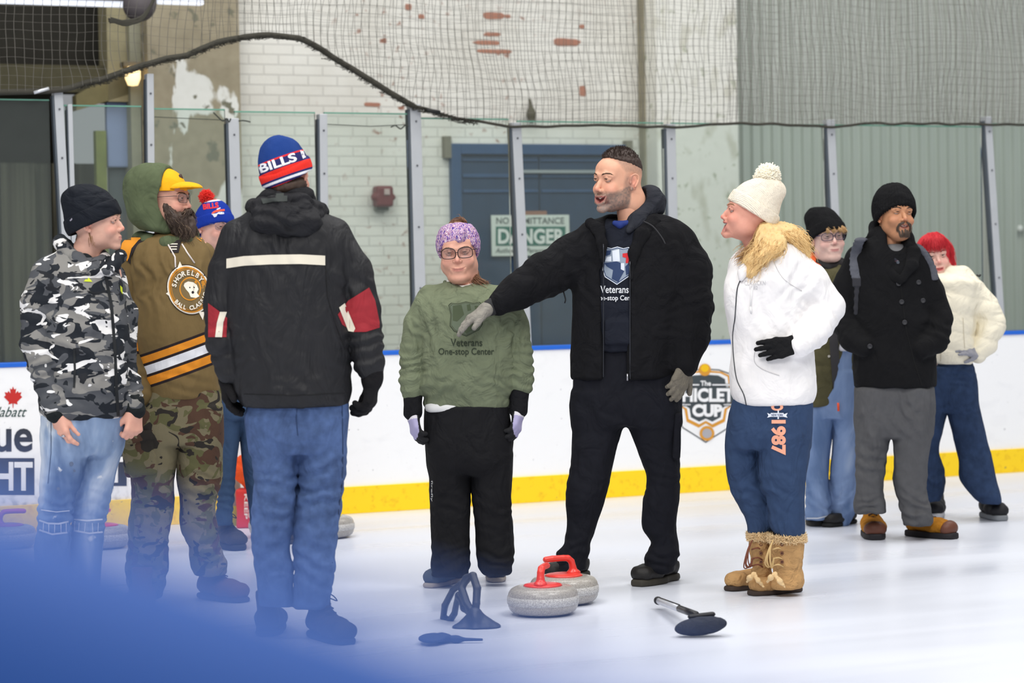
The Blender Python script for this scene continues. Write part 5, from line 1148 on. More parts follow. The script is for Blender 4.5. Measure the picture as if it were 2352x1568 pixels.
    fw = lambda p: Vector(H['fwd'](np.array([p]))[0]); g2 = [[fw((x, -.085, -.09 - abs(x))), fw((x * 1.1, -.11, -.13)), fw((x * .8, -.10, -.17)), fw((x * .4, -.085, -.205))] for x in (-.04, -.02, 0, .02, .04)] + [[fw((-.058, -.03, -.03)), fw((-.062, -.045, -.06)), fw((-.060, -.06, -.09)), fw((-.04, -.08, -.14))], [fw((-.054, -.05, -.05)), fw((-.056, -.07, -.085)), fw((-.046, -.09, -.13)), fw((-.03, -.09, -.18))], [fw((.058, -.04, -.04)), fw((.060, -.06, -.08)), fw((.05, -.08, -.12)), fw((.03, -.09, -.16))], [fw((-.02, -.105, -.055)), fw((-.035, -.10, -.08)), fw((-.04, -.09, -.11))], [fw((.02, -.108, -.055)), fw((.035, -.10, -.08)), fw((.04, -.09, -.11))]]
    locks(f, g2, BDm, 2400, .012, .0010, 4, 'strands', bd, .004, .04); locks(f, g2, hairmat((128, 108, 90)), 350, .012, .0010, 9, 'grey_strands', bd, .004, .04)
    body(f, core(f, C(390, 520, 0), (C(330, 585, .02), C(456, 585, .02)), (C(365, 960, 0), C(460, 960, 0)), [(C(299, 760, 0), C(326, 905, -.06)), (C(488, 760, 0), C(492, 880, -.02))], [(C(348, 1160, 0), f.A(340, 1380, 0)), (C(456, 1160, 0), f.A(482, 1370, .02))]), (216, 164, 144))
hooded_man()
def rot2(it, deg):
    V, F = it; c = V.mean(0); a = math.radians(-deg); q = V - c; return np.stack([q[:, 0] * math.cos(a) - q[:, 1] * math.sin(a), q[:, 0] * math.sin(a) + q[:, 1] * math.cos(a)], 1) + c, F
# ---------------------------------------------------------------- man seen from behind
def man_from_behind():
    f = Fig(690, 1462, 'person seen from behind in blue and red striped knit hat, black jacket and blue jeans'); C = f.C
    JK = fabric((30, 30, 33), .6, 8, (1.6, 1, .7), .1, .6, .12, 'black_nylon', None, .3); JE = fabric((72, 92, 132), .9, 8, (1, 1, .5), .25, .9, .24, 'blue_denim')
    s = S(); s.stack(f.rows([(930, 562, 800, 0, .155), (912, 546, 806, 0, .165), (860, 534, 806, 0, .17), (800, 524, 806, 0, .17), (740, 518, 804, 0, .168), (680, 516, 802, 0, .165), (620, 520, 800, 0, .16), (560, 524, 790, 0, .15), (520, 545, 772, .005, .13), (490, 562, 745, .01, .11), (470, 580, 725, .015, .085), (455, 600, 708, .015, .06)]), k=.03)
    s.path(f.pts([(545, 545, .02, 38), (520, 620, .01, 40), (505, 700, -.01, 35), (508, 780, -.03, 32), (528, 850, -.02, 30)]), k=(.04, .014))
    s.path(f.pts([(766, 545, .02, 42), (810, 620, .01, 44), (830, 710, -.01, 42), (838, 780, -.03, 38), (848, 838, -.05, 33)]), k=(.04, .014))
    fl = [(C(838, 800, -.03), .10, (.2, 0, -1), .007, .05), (C(508, 790, -.03), .10, (.2, 0, -1), .005, .05), (C(640, 560, -.15), .16, (1, 0, .05), .004, .075), (C(800, 640, -.05), .11, (1, 0, .5), .005, .07), (C(700, 880, -.15), .14, (.6, 0, 1), .003, .08)]
    V, F = wrap(s, .006, .0055, (8, 8, 4), 61, fl); su = (V, F); jk = f.part('jacket', V, F, JK)
    s = S(); s.stack(f.rows([(932, 566, 799, 0, .158), (905, 546, 806, 0, .170)]), k=.01, cap=.01); V, F = wrap(s, .006, .0015, (10, 10, 10)); f.part('hem_band', V, F, JK, jk)
    CR = plain((222, 214, 196), .8, name='cream_tape'); RD = fabric((150, 42, 50), .5, 10, (1, 1, .8), .1, .7)
    printed(f, 'back_stripe', [(np.array([(520, 594), (560, 588), (620, 585), (690, 584), (747, 587), (747, 609), (690, 606), (620, 607), (560, 610), (520, 616)]), [(0, 1, 8, 9), (1, 2, 7, 8), (2, 3, 6, 7), (3, 4, 5, 6)])], CR, su, jk, .0025)
    printed(f, 'sleeve_panel', [poly((776, 722), (800, 690), (848, 660), (862, 690), (872, 740), (872, 752), (840, 762), (812, 762), (786, 745))], RD, su, jk, .0025); printed(f, 'sleeve_panel', [poly((478, 696), (500, 712), (522, 730), (520, 774), (478, 774))], RD, su, jk, .0025)
    printed(f, 'sleeve_stripe', [poly((779, 706), (792, 696), (816, 754), (812, 762), (800, 760)), ], CR, su, jk, .004, 6); printed(f, 'sleeve_stripe', [poly((505, 716), (521, 716), (513, 740), (510, 774), (494, 774), (498, 742))], CR, su, jk, .004, 6)
    printed(f, 'seam', [strips([(748, 600), (752, 680), (770, 740), (792, 800)], 2), strips([(560, 905), (680, 908), (800, 902)], 2)], plain((14, 14, 16), .8), su, jk, .0015, 10)
    # hood folded on the shoulders
    HK = fabric((34, 34, 37), .8, 12, (1, 1, 1), .1, .75); s = S()
    s.path(f.pts([(585, 476, .02, 20), (606, 492, -.08, 26), (650, 506, -.13, 30), (700, 502, -.10, 28), (732, 486, .0, 22)]), k=(.04, .014)); s.el(C(655, 512, -.11), (.13, .07, .055), k=.03); s.path(f.pts([(600, 470, -.06, 14), (640, 462, -.11, 14), (690, 462, -.10, 14), (718, 474, -.05, 13)]), k=.03)
    fl = [(C(655, 500, -.14), .16, (.2, 0, 1), .006, .045)]; V, F = wrap(s, .006, .005, (12, 12, 14), 5, fl); hs = (V, F); f.part('hood', V, F, HK, jk)
    printed(f, 'loop_patch', [poly((598, 452), (628, 444), (660, 443), (660, 462), (628, 463), (604, 468))], plain((62, 66, 64), .9), hs, jk, .003)
    s = S(); s.path(f.pts([(602, 462, -.02, 18), (628, 448, -.055, 20), (670, 444, -.055, 20), (700, 452, -.02, 18), (712, 462, .04, 15)]), k=.03); V, F = wrap(s, .005, .004, (14, 14, 20), 9); f.part('collar', V, F, HK, jk)
    # jeans
    s = S(); s.stack(f.rows([(915, 570, 798, 0, .14), (960, 566, 798, 0, .145), (1000, 568, 797, 0, .145), (1040, 574, 796, 0, .12)]), k=.03)
    s.stack(f.rows([(1390, 594, 676, .0, .075), (1350, 590, 672, .0, .08), (1290, 583, 671, 0, .085), (1270, 582, 664, 0, .085), (1210, 578, 672, 0, .09), (1160, 576, 680, 0, .095), (1110, 584, 682, 0, .10), (1060, 582, 686, 0, .11), (1000, 572, 690, 0, .12), (950, 566, 695, 0, .13)]), k=.012)
    s.stack(f.rows([(1392, 674, 756, -.02, .075), (1350, 676, 760, -.02, .08), (1305, 678, 768, -.02, .085), (1270, 674, 770, -.01, .088), (1210, 677, 778, -.01, .09), (1160, 680, 788, 0, .10), (1110, 686, 789, 0, .105), (1060, 684, 795, 0, .115), (1000, 682, 797, 0, .125), (950, 680, 798, 0, .13)]), k=.012)
    fl = [(C(630, 1150, -.08), .12, (.2, 0, 1), .006, .055), (C(740, 1120, -.08), .14, (-.35, 0, 1), .007, .065), (C(720, 1290, -.08), .12, (.4, 0, 1), .006, .06), (C(620, 1270, -.08), .10, (-.4, 0, 1), .005, .06), (C(680, 960, -.14), .12, (1, 0, .3), .005, .07)]
    V, F = wrap(s, .0065, .006, (7, 7, 4), 71, fl); js = (V, F); jn = f.part('jeans', V, F, JE)
    printed(f, 'seam', [strips([(786, 930), (788, 1040), (786, 1120), (778, 1170), (782, 1250), (760, 1300)], 2.2), strips([(683, 930), (680, 960), (684, 1000)], 2.2)], plain((40, 58, 92), .9), js, jn, .0015, 12)
    SH = plain((38, 36, 42), .7, bump=.2); SL = plain((32, 32, 36), .7)
    shoe(f, (612, 1462), (640, 1425), .30, .056, .17, mat=SH, sole=SL); shoe(f, (720, 1456), (800, 1480), .32, .056, .17, mat=SH, sole=SL, lace=plain((40, 40, 44), .8))
    neck = f.pts([(655, 480, .02, 34), (662, 440, .0, 34)])
    H = head(f, (660, 400, 0), yaw=158, pitch=0, roll=0, sc=1.0, skin=(216, 160, 138), neck=neck, eye=False, lashes=False)
    t = NT('striped_knit'); z = t.xyz()[2]; x = t.xyz()[0]
    # stripes follow the tilt of the hat, in the hat's own coordinates
    a0 = C(600, 318, 0); v = t.math('ADD', z, t.math('MULTIPLY', x, -.34))
    def at(px, py): p = C(px, py, -.1); return float(p[2] - .34 * p[0])
    lo, hi = at(660, 440), at(660, 300); w_ = lambda py: (at(658, py) - lo) / (hi - lo)
    m_ = t.math('DIVIDE', t.math('SUBTRACT', v, lo), hi - lo)
    RDc, BLc, WHc, NV = lin((224, 50, 40)), lin((28, 58, 122)), lin((236, 236, 240)), lin((42, 44, 96))
    col = t.ramp(m_, [(0, RDc), (w_(418), NV), (w_(413), WHc), (w_(407), NV), (w_(402), RDc), (w_(381), NV), (w_(358), RDc), (w_(354), BLc)], True)
    n = t.noise(300, 2); b = t.bump(n, .3, .003); KN = t.fin(col, .95, 0, .2)
    M2 = rotm(0, -17, 0) @ H['M']; H = dict(H); H['M'] = M2; H['fwd'] = lambda V: np.asarray(V) @ M2.T + H['c']
    hat, sf, cf = beanie(f, H, KN, top=.134, w=.094, dpt=.104, front=.005, back=-.035, cuff=.048, ribs=.0010, nr=60, bumpy=.001)
    fs = sf; Vh = H['fwd'](sf[0])
    printed(f, 'hat_lettering', [rot2(fit('BILLS B', (592, 356, 716, 377), .03), 19)], plain((238, 238, 242), .9), (Vh, sf[1]), hat, .0018, 5)
    s = S(); s.el((0, .018, -.045), (.071, .094, .040)); s.plane((0, 0, -.03), (0, -.4, 1), .0); s.el((0, -.06, -.05), (.09, .075, .08), k=.01, op=1); V, F = s.mesh(.004); V = disp(V, F, .002, (90, 90, 40)); f.part('hair', H['fwd'](V), F, hairmat((72, 56, 46)))
    GK = fabric((24, 23, 25), .5, 20); s = S(); w = C(855, 866, -.05); s.path([(*C(850, 830, -.05), .044), (*w, .040)], k=.01); hand(s, w, C(850, 925, -.03) - w, (1, -.3, .1), t=-1, size=1.10, curl=(26, 34, 42, 48), spread=.05, thumb=(.9, .35, .45), thick=.005); V, F = s.mesh(.0035); f.part('glove', V, F, GK)
    s = S(); w = C(520, 862, .02); hand(s, w, C(525, 925, .0) - w, (-1, .2, 0), t=-1, size=1.0, curl=(20, 24, 28, 30), thick=.004); V, F = s.mesh(.0035); f.part('glove', V, F, GK)
    body(f, core(f, C(660, 420, 0), (C(560, 550, .01), C(755, 550, .01)), (C(630, 970, 0), C(735, 970, 0)), [(C(508, 720, 0), C(520, 860, 0)), (C(832, 730, -.01), C(853, 866, -.05))], [(C(632, 1160, 0), f.A(632, 1450, 0)), (C(733, 1160, 0), f.A(716, 1460, 0))]), (216, 160, 138))
man_from_behind()
# ---------------------------------------------------------------- woman in the green sweatshirt
def woman_in_green():
    f = Fig(1072, 1346, 'person with purple patterned headband and glasses in olive green printed sweatshirt'); C = f.C
    SW = fabric((114, 122, 98), .9, 11, (1, 1, .9), .15, .95, .08, 'olive_fleece'); TR = fabric((22, 22, 25), .8, 9, (1, 1, .7), .25, .8, .1, 'black_snow_cloth')
    s = S(); s.stack(f.rows([(936, 975, 1170, 0, .125), (925, 970, 1173, 0, .13), (912, 972, 1172, 0, .138), (890, 958, 1182, 0, .155), (840, 962, 1184, 0, .160), (780, 966, 1180, -.005, .158), (720, 966, 1178, -.005, .150), (690, 970, 1176, 0, .135), (672, 985, 1162, .005, .11), (658, 1005, 1140, .01, .085), (648, 1022, 1115, .012, .062)]), k=.03)
    s.path(f.pts([(990, 688, 0, 33), (962, 745, .0, 32), (950, 810, -.01, 30), (946, 870, -.03, 28), (946, 898, -.04, 25)]), k=(.04, .014))
    s.path(f.pts([(1152, 688, 0, 33), (1182, 745, .0, 31), (1192, 810, -.01, 30), (1195, 865, -.03, 27), (1196, 886, -.035, 25)]), k=(.04, .014))
    s.el(C(1066, 640, -.03), (.055, .08, .035), k=.01, op=1)
    fl = [(C(948, 850, -.03), .10, (.15, 0, -1), .0065, .036), (C(1195, 845, -.03), .10, (-.15, 0, -1), .0065, .036), (C(975, 760, -.08), .10, (1, 0, .5), .006, .06), (C(1165, 770, -.08), .09, (1, 0, -.5), .006, .06), (C(1010, 900, -.13), .10, (.7, 0, -1), .004, .07), (C(1140, 880, -.13), .08, (.7, 0, 1), .004, .06)]
    V, F = wrap(s, .006, .006, (8, 8, 6), 31, fl); su = (V, F); sw = f.part('sweatshirt', V, F, SW)
    s = S(); s.stack(f.rows([(938, 976, 1171, 0, .122), (918, 970, 1174, 0, .132)]), k=.01, cap=.008); V, F = wrap(s, .006, .001, (10, 10, 40), 3); f.part('waistband', V, F, fabric((96, 104, 82), .2, 12, (1, 1, 1), .1, .95, .05, 'rib_knit', ('X', 60, .6)), sw)
    s = S(); s.path(f.pts([(1022, 648, .03, 5), (1034, 664, -.04, 6), (1062, 671, -.075, 6), (1092, 664, -.05, 6), (1112, 646, .02, 5)]), k=.01); V, F = s.mesh(.004); f.part('collar', V, F, fabric((104, 112, 90), .2, 12), sw)
    s = S(); s.path(f.pts([(1030, 645, -.01, 5), (1042, 656, -.045, 5), (1062, 661, -.066, 5), (1085, 656, -.048, 5), (1098, 645, -.01, 5)]), k=.01); V, F = s.mesh(.004); f.part('undershirt', V, F, plain((226, 224, 218), .9))
    s = S(); s.stack(f.rows([(944, 979, 1090, -.035, .085), (930, 976, 1110, -.035, .09), (915, 985, 1120, -.03, .08)]), k=.01, cap=.008); V, F = wrap(s, .006, .002, (10, 10, 10)); f.part('undershirt_hem', V, F, plain((226, 226, 224), .9))
    # print
    K = plain((52, 60, 46), .9, name='dark_print'); K2 = plain((74, 84, 62), .9); M_ = plain((96, 106, 88), .9)
    sh = [(1030, 700), (1036, 695), (1052, 697), (1070, 692), (1088, 696), (1102, 693), (1110, 702), (1106, 716), (1109, 745), (1100, 758), (1071, 772), (1042, 760), (1033, 748), (1035, 722)]
    c = (1071, 730); ins = lambda q: [(c[0] + (x - c[0]) * q, c[1] + (y - c[1]) * q) for x, y in sh]
    printed(f, 'shield_print', [fan(ins(1), c)], K, su, sw, .0022); printed(f, 'shield_print', [fan(ins(.955), c)], plain((114, 122, 98), .9), su, sw, .0028); printed(f, 'shield_print', [fan(ins(.925), c)], K, su, sw, .0034); printed(f, 'shield_print', [fan(ins(.90), c)], M_, su, sw, .004)
    printed(f, 'shield_print', [poly((1040, 702), (1060, 700), (1066, 722), (1050, 738), (1040, 736)), poly((1072, 700), (1080, 698), (1082, 712), (1074, 714)), poly((1060, 758), (1072, 742), (1086, 740), (1088, 756), (1072, 766)), poly((1090, 702), (1104, 702), (1100, 712), (1092, 712))], K2, su, sw, .0046)
    printed(f, 'lettering', [fit('Veterans', (1035, 778, 1108, 795), .012), fit('One-stop Center', (1007, 799, 1135, 819), .012)], K, su, sw, .0025, 14)
    # trousers
    s = S(); s.stack(f.rows([(930, 976, 1170, 0, .13), (980, 976, 1176, 0, .135), (1040, 980, 1177, 0, .135), (1075, 984, 1175, 0, .12), (1090, 990, 1172, 0, .10)]), k=.02)
    s.stack(f.rows([(1322, 993, 1072, -.02, .075), (1305, 992, 1077, -.02, .080), (1270, 993, 1078, -.01, .080), (1200, 990, 1079, 0, .085), (1150, 988, 1079, 0, .09), (1090, 987, 1080, 0, .10), (1040, 985, 1082, 0, .11)]), k=.012)
    s.stack(f.rows([(1317, 1110, 1174, 0, .075), (1300, 1100, 1177, 0, .078), (1270, 1094, 1179, 0, .080), (1200, 1089, 1176, 0, .085), (1150, 1086, 1175, 0, .09), (1090, 1083, 1176, 0, .10), (1040, 1080, 1177, 0, .11)]), k=.012)
    fl = [(C(1030, 1300, -.05), .09, (.2, 0, -1), .006, .05), (C(1140, 1295, -.05), .09, (-.2, 0, -1), .006, .05), (C(1035, 1160, -.05), .07, (0.3, 0, 1), .004, .045), (C(1130, 1170, -.05), .09, (.3, 0, 1), .004, .05)]
    V, F = wrap(s, .007, .005, (10, 10, 4), 17, fl); tp = (V, F); tr = f.part('trousers', V, F, TR)
    printed(f, 'side_print', [fit('firefly', (989, 1103, 994, 1152), .01, rot=90)], plain((190, 190, 190), .7), tp, tr, .003, 20)
    SH = plain((74, 84, 98), .8, bump=.3); SL = plain((164, 154, 142), .8)
    shoe(f, (1052, 1335), (984, 1350), .25, .046, .075, mat=SH, sole=SL, lace=plain((120, 128, 140), .8))
    shoe(f, (1136, 1322), (1146, 1352), .25, .046, .075, mat=plain((62, 62, 66), .8), sole=SL, lace=plain((90, 90, 96), .8))
    neck = f.pts([(1066, 665, .02, 33), (1064, 640, .01, 31), (1062, 618, .01, 32)])
    H = head(f, (1053, 577, -.01), yaw=-4, pitch=-4, roll=-3, sc=1.02, sx=1.05, jaw=1.02, fat=.008, nose=.95, smile=.7, skin=(224, 170, 148), lips=(170, 108, 100), neck=neck, brow=(120, 92, 74), gaze=(.0, -.18), squint=.9, iris=(80, 78, 70), cheekc=(222, 150, 134), ears=False)
    glasses(f, H, (52, 36, 36), w=.031, h=.022, r=.0019, y=-.108, z=-.004)
    # hair under and beside the band
    BR = hairmat((128, 92, 68))
    s = S(); s.el((0, .020, .022), (.083, .102, .098)); s.el((0, -.075, -.02), (.062, .075, .085), k=.01, op=1); s.plane((0, 0, -.06), (0, 0, -1), .02); s.el((-.004, .02, .108), (.028, .03, .020), k=.02); V, F = s.mesh(.004); V = disp(V, F, .003, (60, 60, 25), 3); hr = f.part('hair', H['fwd'](V), F, BR)
    i = H['inv']; g = lambda x, y, d: Vector(C(x, y, d))
    gs = [[g(1085, 600, .03), g(1090, 625, .02), g(1098, 645, -.02), g(1112, 655, -.03), g(1122, 657, -.03)], [g(1082, 610, .02), g(1086, 632, -.01), g(1098, 650, -.05), g(1108, 658, -.05)]]
    locks(f, gs, BR, 260, .012, .0020, 3, 'ponytail', hr, .003)
    locks(f, [[g(1030, 520, 0), g(1045, 510, -.01), g(1062, 512, -.02)], [g(1070, 510, 0), g(1055, 506, .02), g(1040, 512, .03)]], BR, 60, .010, .0014, 5, 'loose_hair', hr, .006)
    # headband
    s = S(); R = rotm(-12, 0, 0); s.el((0, .012, .030), (.094, .106, .106)); s.el((0, .012, .030), (.083, .094, .094), k=.004, op=1)
    s.plane((0, -.05, .128), (0, .25, 1), .008); s.plane((0, -.09, .050), (0, -.85, -1), .008); 
    s.el((.022, -.082, .072), (.016, .018, .034), rotm(-25, 18, 0), k=.014); V, F = s.mesh(.0035); V = disp(V, F, .002, (40, 40, 70), 3, ridge=True)
    t = NT('headband_knit'); n = t.noise(1, 2, t.coord((120, 120, 30)), 2.0)
    col = t.ramp(n, [(0, lin((62, 50, 150))), (.42, lin((142, 84, 150))), (.5, lin((236, 222, 226))), (.56, lin((150, 70, 120))), (.64, lin((226, 206, 220))), (.7, lin((84, 96, 186)))], True); t.bump(n, .4, .004)
    f.part('headband', H['fwd'](V), F, t.fin(col, .9))
    # gloves: black cuffs and palms, lilac backs
    GK = fabric((24, 24, 27), .4, 30); t = NT('lilac_glove'); x = t.new('ShaderNodeAttribute', attribute_name='Col'); GLm = t.fin(x.outputs['Color'], .8)
    for (w0, w1, d1, t_, n_, pr) in ((C(948, 905, -.04), C(948, 946, -.05), C(958, 1012, -.08), 1, (-1, -.35, 0), -1), (C(1193, 893, -.035), C(1191, 940, -.05), C(1184, 992, -.08), -1, (1, -.35, 0), 1)):
        s = S(); s.path([(*w0, .042), (*w1, .040)], k=.01); V, F = wrap(s, .004, .002, (20, 20, 20)); cf = f.part('glove_cuff', V, F, GK)
        s = S(); hand(s, w1, d1 - w1, n_, t=t_, size=.92, curl=(22, 26, 26, 30), spread=.06, thumb=(.8, .5, .5), thick=.003); V, F = s.mesh(.003)
        d = d1 - w1; d /= np.linalg.norm(d); o_ = (V - w1) @ np.array([n_[0], n_[1], 0]) > -.006; al = (V - w1) @ d
        col = np.where(o_[:, None], np.array(lin((176, 170, 206))), np.array(lin((24, 24, 27)))); col = np.where((o_ & (al < .035) & (al > .0))[:, None], np.array(lin((226, 222, 228))), col); col = np.where((o_ & (al < .016) & (al > .008))[:, None], np.array(lin((60, 56, 66))), col)
        f.part('glove', V, F, GLm, col=col)
    s = S(); s.path(f.pts([(949, 905, -.04, 24), (949, 925, -.045, 24)]), k=.0)
    body(f, core(f, C(1062, 620, .01), (C(995, 690, 0), C(1148, 690, 0)), (C(1030, 980, 0), C(1125, 980, 0)), [(C(950, 800, -.01), C(947, 920, -.04)), (C(1192, 800, -.01), C(1193, 920, -.04))], [(C(1034, 1160, 0), f.A(1034, 1332, 0)), (C(1130, 1160, 0), f.A(1137, 1326, 0))]), (224, 170, 148))
woman_in_green()
# ---------------------------------------------------------------- the man in black, arm out
def man_in_black():
    f = Fig(1440, 1342, 'tall person with short dark hair and grey beard, black jacket open, arm stretched out'); C = f.C
    JK = fabric((20, 20, 23), 0.7, 12, (1, 1, 0.8), 0.5, 0.95, 0.15, 'black_fleece'); HD = fabric((27, 30, 40), 0.5, 12, (1, 1, 1), 0.2, 0.9, 0.08, 'navy_hoodie'); TR = fabric((22, 23, 30), 0.8, 9, (1, 1, .7), 0.2, 0.9, 0.1, 'black_trousers')
    HG = fabric((44, 46, 53), 0.6, 14, (1, 1, 1), 0.2, 0.95, 0.1, 'hood_cloth')
    # jacket
    s = S(); s.stack(f.rows([(868, 1311, 1548, .0, .150), (850, 1311, 1552, .0, .152), (780, 1312, 1566, .0, .150), (700, 1313, 1578, 0, .148), (620, 1316, 1592, 0, .142), (560, 1328, 1592, 0.005, .125), (525, 1342, 1572, .01, .105), (505, 1362, 1545, .012, .085), (492, 1395, 1520, .015, .06)]), k=0.03)
    s.path(f.pts([(1362, 556, 0, 40), (1310, 592, -.02, 43), (1248, 634, -.06, 46), (1190, 668, -.12, 36), (1146, 697, -.17, 26)]), k=0.05)
    s.path(f.pts([(1548, 556, 0, 44), (1585, 620, 0.01, 44), (1594, 700, -.02, 39), (1588, 770, -.06, 36), (1577, 838, -.10, 27)]), k=0.05)
    # opening at the front shows the hoodie
    a = [C(x, y, -0.14) for x, y in ((1383, 500), (1381, 640), (1384, 760), (1386, 880))]; 
    for (x0, x1, y0, y1) in ((1384, 1446, 520, 640), (1382, 1445, 620, 760), (1385, 1441, 740, 900)):
        p = C((x0 + x1) / 2, (y0 + y1) / 2, -0.16); s.box(p, ((x1 - x0) / 2 / f.ppm, 0.09, (y1 - y0) / 2 / f.ppm), rd=0.006, k=0.015, op=1)
    s.el(C(1418, 495, -0.09), (0.065, 0.11, 0.10), k=0.02, op=1)
    fl = [(C(1248, 640, -.06), .11, C(1146, 697, -.17) - C(1310, 592, -.02), .004, .055), (C(1590, 710, -.02), .16, (0.1, 0, -1), .0035, .05), (C(1560, 560, 0), .1, (1, 0, .5), .003, .05), (C(1350, 640, -.12), .12, (1, 0, .6), .004, .07)]
    V, F = wrap(s, 0.007, 0.0045, (10, 10, 5), 11, fl); jk = f.part('jacket', V, F, JK)
    # collar flaps
    s = S(); s.path(f.pts([(1356, 512, -.06, 11), (1374, 526, -.10, 12), (1383, 560, -.128, 9), (1385, 600, -.142, 5)]), k=0.02, sq=(1.1, .6, 1)); s.path(f.pts([(1500, 508, -.06, 16), (1474, 540, -.108, 14), (1456, 580, -.134, 10), (1449, 640, -.148, 5)]), k=0.02, sq=(1.1, .6, 1)); V, F = wrap(s, 0.006, 0.003, (14, 14, 14), 3); f.part('collar', V, F, JK, jk)
    mb = MB(); mb.tube(spline([C(1447, y, -0.152) for y in (600, 660, 720, 800, 870)], 4), 0.0026, 5); mb.tube(spline([C(1386, y, -0.150) for y in (560, 640, 720, 800, 866)], 4), 0.0022, 5); f.part('zip', np.array(mb.v), mb.f, plain((74, 76, 82), .35, .7), jk)
    mb = MB(); mb.tube(spline([C(1293, 664, -.05), C(1296, 676, -.06), C(1299, 688, -.06), C(1297, 696, -.06)], 3), 0.003, 5); f.part('drawcord', np.array(mb.v), mb.f, BLK(), jk)
    mb = MB(); mb.tube([C(1441, 858, -.155), C(1441, 874, -.157)], 0.0045, 6); f.part('zip_pull', np.array(mb.v), mb.f, plain((160, 160, 165), .3, .8), jk)
    # hoodie with its hood at the back of the neck
    s = S(); s.stack(f.rows([(806, 1352, 1500, -.01, .128), (770, 1350, 1500, -.01, .130), (640, 1352, 1520, -.01, .128), (560, 1362, 1530, -.005, .112), (520, 1378, 1505, 0, .092), (500, 1392, 1490, 0.0, .07)]), k=0.02)
    s.box(C(1418, 762, -0.135), (0.055, 0.018, 0.055), rd=0.012, k=0.01); s.el(C(1420, 478, -0.05), (0.062, 0.09, 0.062), k=0.02, op=1)
    V, F = wrap(s, 0.006, 0.003, (10, 10, 8), 5); hs = (V, F); hd = f.part('hoodie', V, F, HD)
    s = S()
    s.path(f.pts([(1444, 528, -.116, 6), (1462, 506, -.06, 17), (1482, 484, 0.0, 20), (1495, 462, .05, 26), (1490, 458, .10, 27), (1462, 474, .13, 22)]), k=0.03)
    s.el(C(1490, 456, .06), (.058, .075, .045), k=.03); s.el(C(1500, 472, .04), (.05, .06, .05), k=.03); s.el(C(1458, 452, 0.02), (0.050, .085, .065), k=0.012, op=1)
    V, F = wrap(s, 0.005, 0.0045, (16, 16, 16), 9); f.part('hood', V, F, HG, hd)
    mb = MB(); mb.tube(spline([C(1478, 508, -.10), C(1500, 520, -.12), C(1520, 545, -.13), C(1528, 560, -.135)], 4), .003, 5); f.part('drawcord', np.array(mb.v), mb.f, BLK(20), hd)
    s = S(); s.path(f.pts([(1412, 512, -.085, 6), (1424, 516, -.09, 8), (1440, 512, -.08, 7)]), k=.01); V, F = s.mesh(0.004); f.part('undershirt', V, F, plain((32, 52, 120), .8))
    # crest and lettering on the hoodie
    sh = [(1386, 572), (1392, 567), (1404, 570), (1418, 566), (1432, 570), (1444, 567), (1452, 574), (1449, 590), (1451, 620), (1446, 634), (1417, 654), (1389, 636), (1384, 620), (1387, 592)]
    c = (1418, 605)
    W_ = plain((214, 220, 230), .7, name='print_white'); G_ = plain((140, 152, 168), .7); N_ = plain((38, 58, 96), .7); R2 = plain((200, 32, 40), .7)
    ins = lambda q: [(c[0] + (x - c[0]) * q, c[1] + (y - c[1]) * q) for x, y in sh]
    printed(f, 'shield_print', [fan(ins(1), c)], W_, hs, hd, .003); printed(f, 'shield_print', [fan(ins(.95), c)], N_, hs, hd, .0036); printed(f, 'shield_print', [fan(ins(.90), c)], G_, hs, hd, .0042)
    printed(f, 'shield_print', [poly((1388, 604), (1402, 602), (1416, 600), (1432, 606), (1434, 622), (1420, 648), (1405, 640), (1408, 620), (1394, 612)), poly((1390, 576), (1404, 574), (1402, 584), (1392, 588)), poly((1436, 612), (1444, 604), (1446, 628), (1438, 632))], N_, hs, hd, .005)
    printed(f, 'shield_print', [poly((1406, 576), (1422, 572), (1424, 600), (1408, 600)), poly((1394, 590), (1404, 588), (1404, 600), (1390, 600)), poly((1426, 604), (1434, 604), (1434, 622), (1426, 618))], W_, hs, hd, .0054)
    printed(f, 'shield_print', [poly((1430, 582), (1448, 580), (1446, 590), (1443, 604), (1437, 604), (1438, 592), (1430, 590))], R2, hs, hd, .0056)
    printed(f, 'lettering', [fit('Veterans', (1379, 656, 1444, 673), .012), fit('ne-stop Cen', (1377, 678, 1447, 693), .014)], plain((226, 228, 232), .7), hs, hd, .003, 14)
    # trousers
    s = S(); s.stack(f.rows([(800, 1350, 1510, 0, .118), (860, 1316, 1556, 0, .13), (900, 1316, 1560, 0, .132), (950, 1314, 1561, 0, .13), (975, 1318, 1560, 0, .12)]), k=.02)
    s.stack(f.rows([(1308, 1286, 1344, -.02, .062), (1298, 1284, 1345, -.02, .064), (1270, 1280, 1352, -.02, .068), (1255, 1290, 1353, -.02, .066), (1206, 1300, 1370, -.01, .072), (1150, 1300, 1388, -.02, .085), (1100, 1304, 1400, -.02, .088), (1040, 1310, 1412, -.01, .10), (960, 1314, 1436, 0, .115), (900, 1316, 1445, 0, .12)]), k=.03)
    s.stack(f.rows([(1312, 1484, 1547, .0, .064), (1298, 1481, 1549, 0, .066), (1268, 1486, 1561, 0, .070), (1252, 1496, 1560, 0, .068), (1210, 1474, 1556, 0, .076), (1160, 1477, 1559, -.01, .08), (1095, 1484, 1560, -.01, .085), (1040, 1466, 1560, 0, .10), (960, 1440, 1561, 0, .12), (900, 1436, 1560, 0, .12)]), k=.03)
    fl = [(C(1310, 1280, -.05), .09, (.3, 0, -1), .006, .05), (C(1520, 1285, -.05), .09, (-.3, 0, -1), .006, .05), (C(1340, 1105, -.05), .08, (.3, 0, 1), .0035, .05), (C(1525, 1105, -.05), .09, (.3, 0, 1), .0035, .05), (C(1440, 950, -.1), .1, (1, 0, .6), .004, .07)]
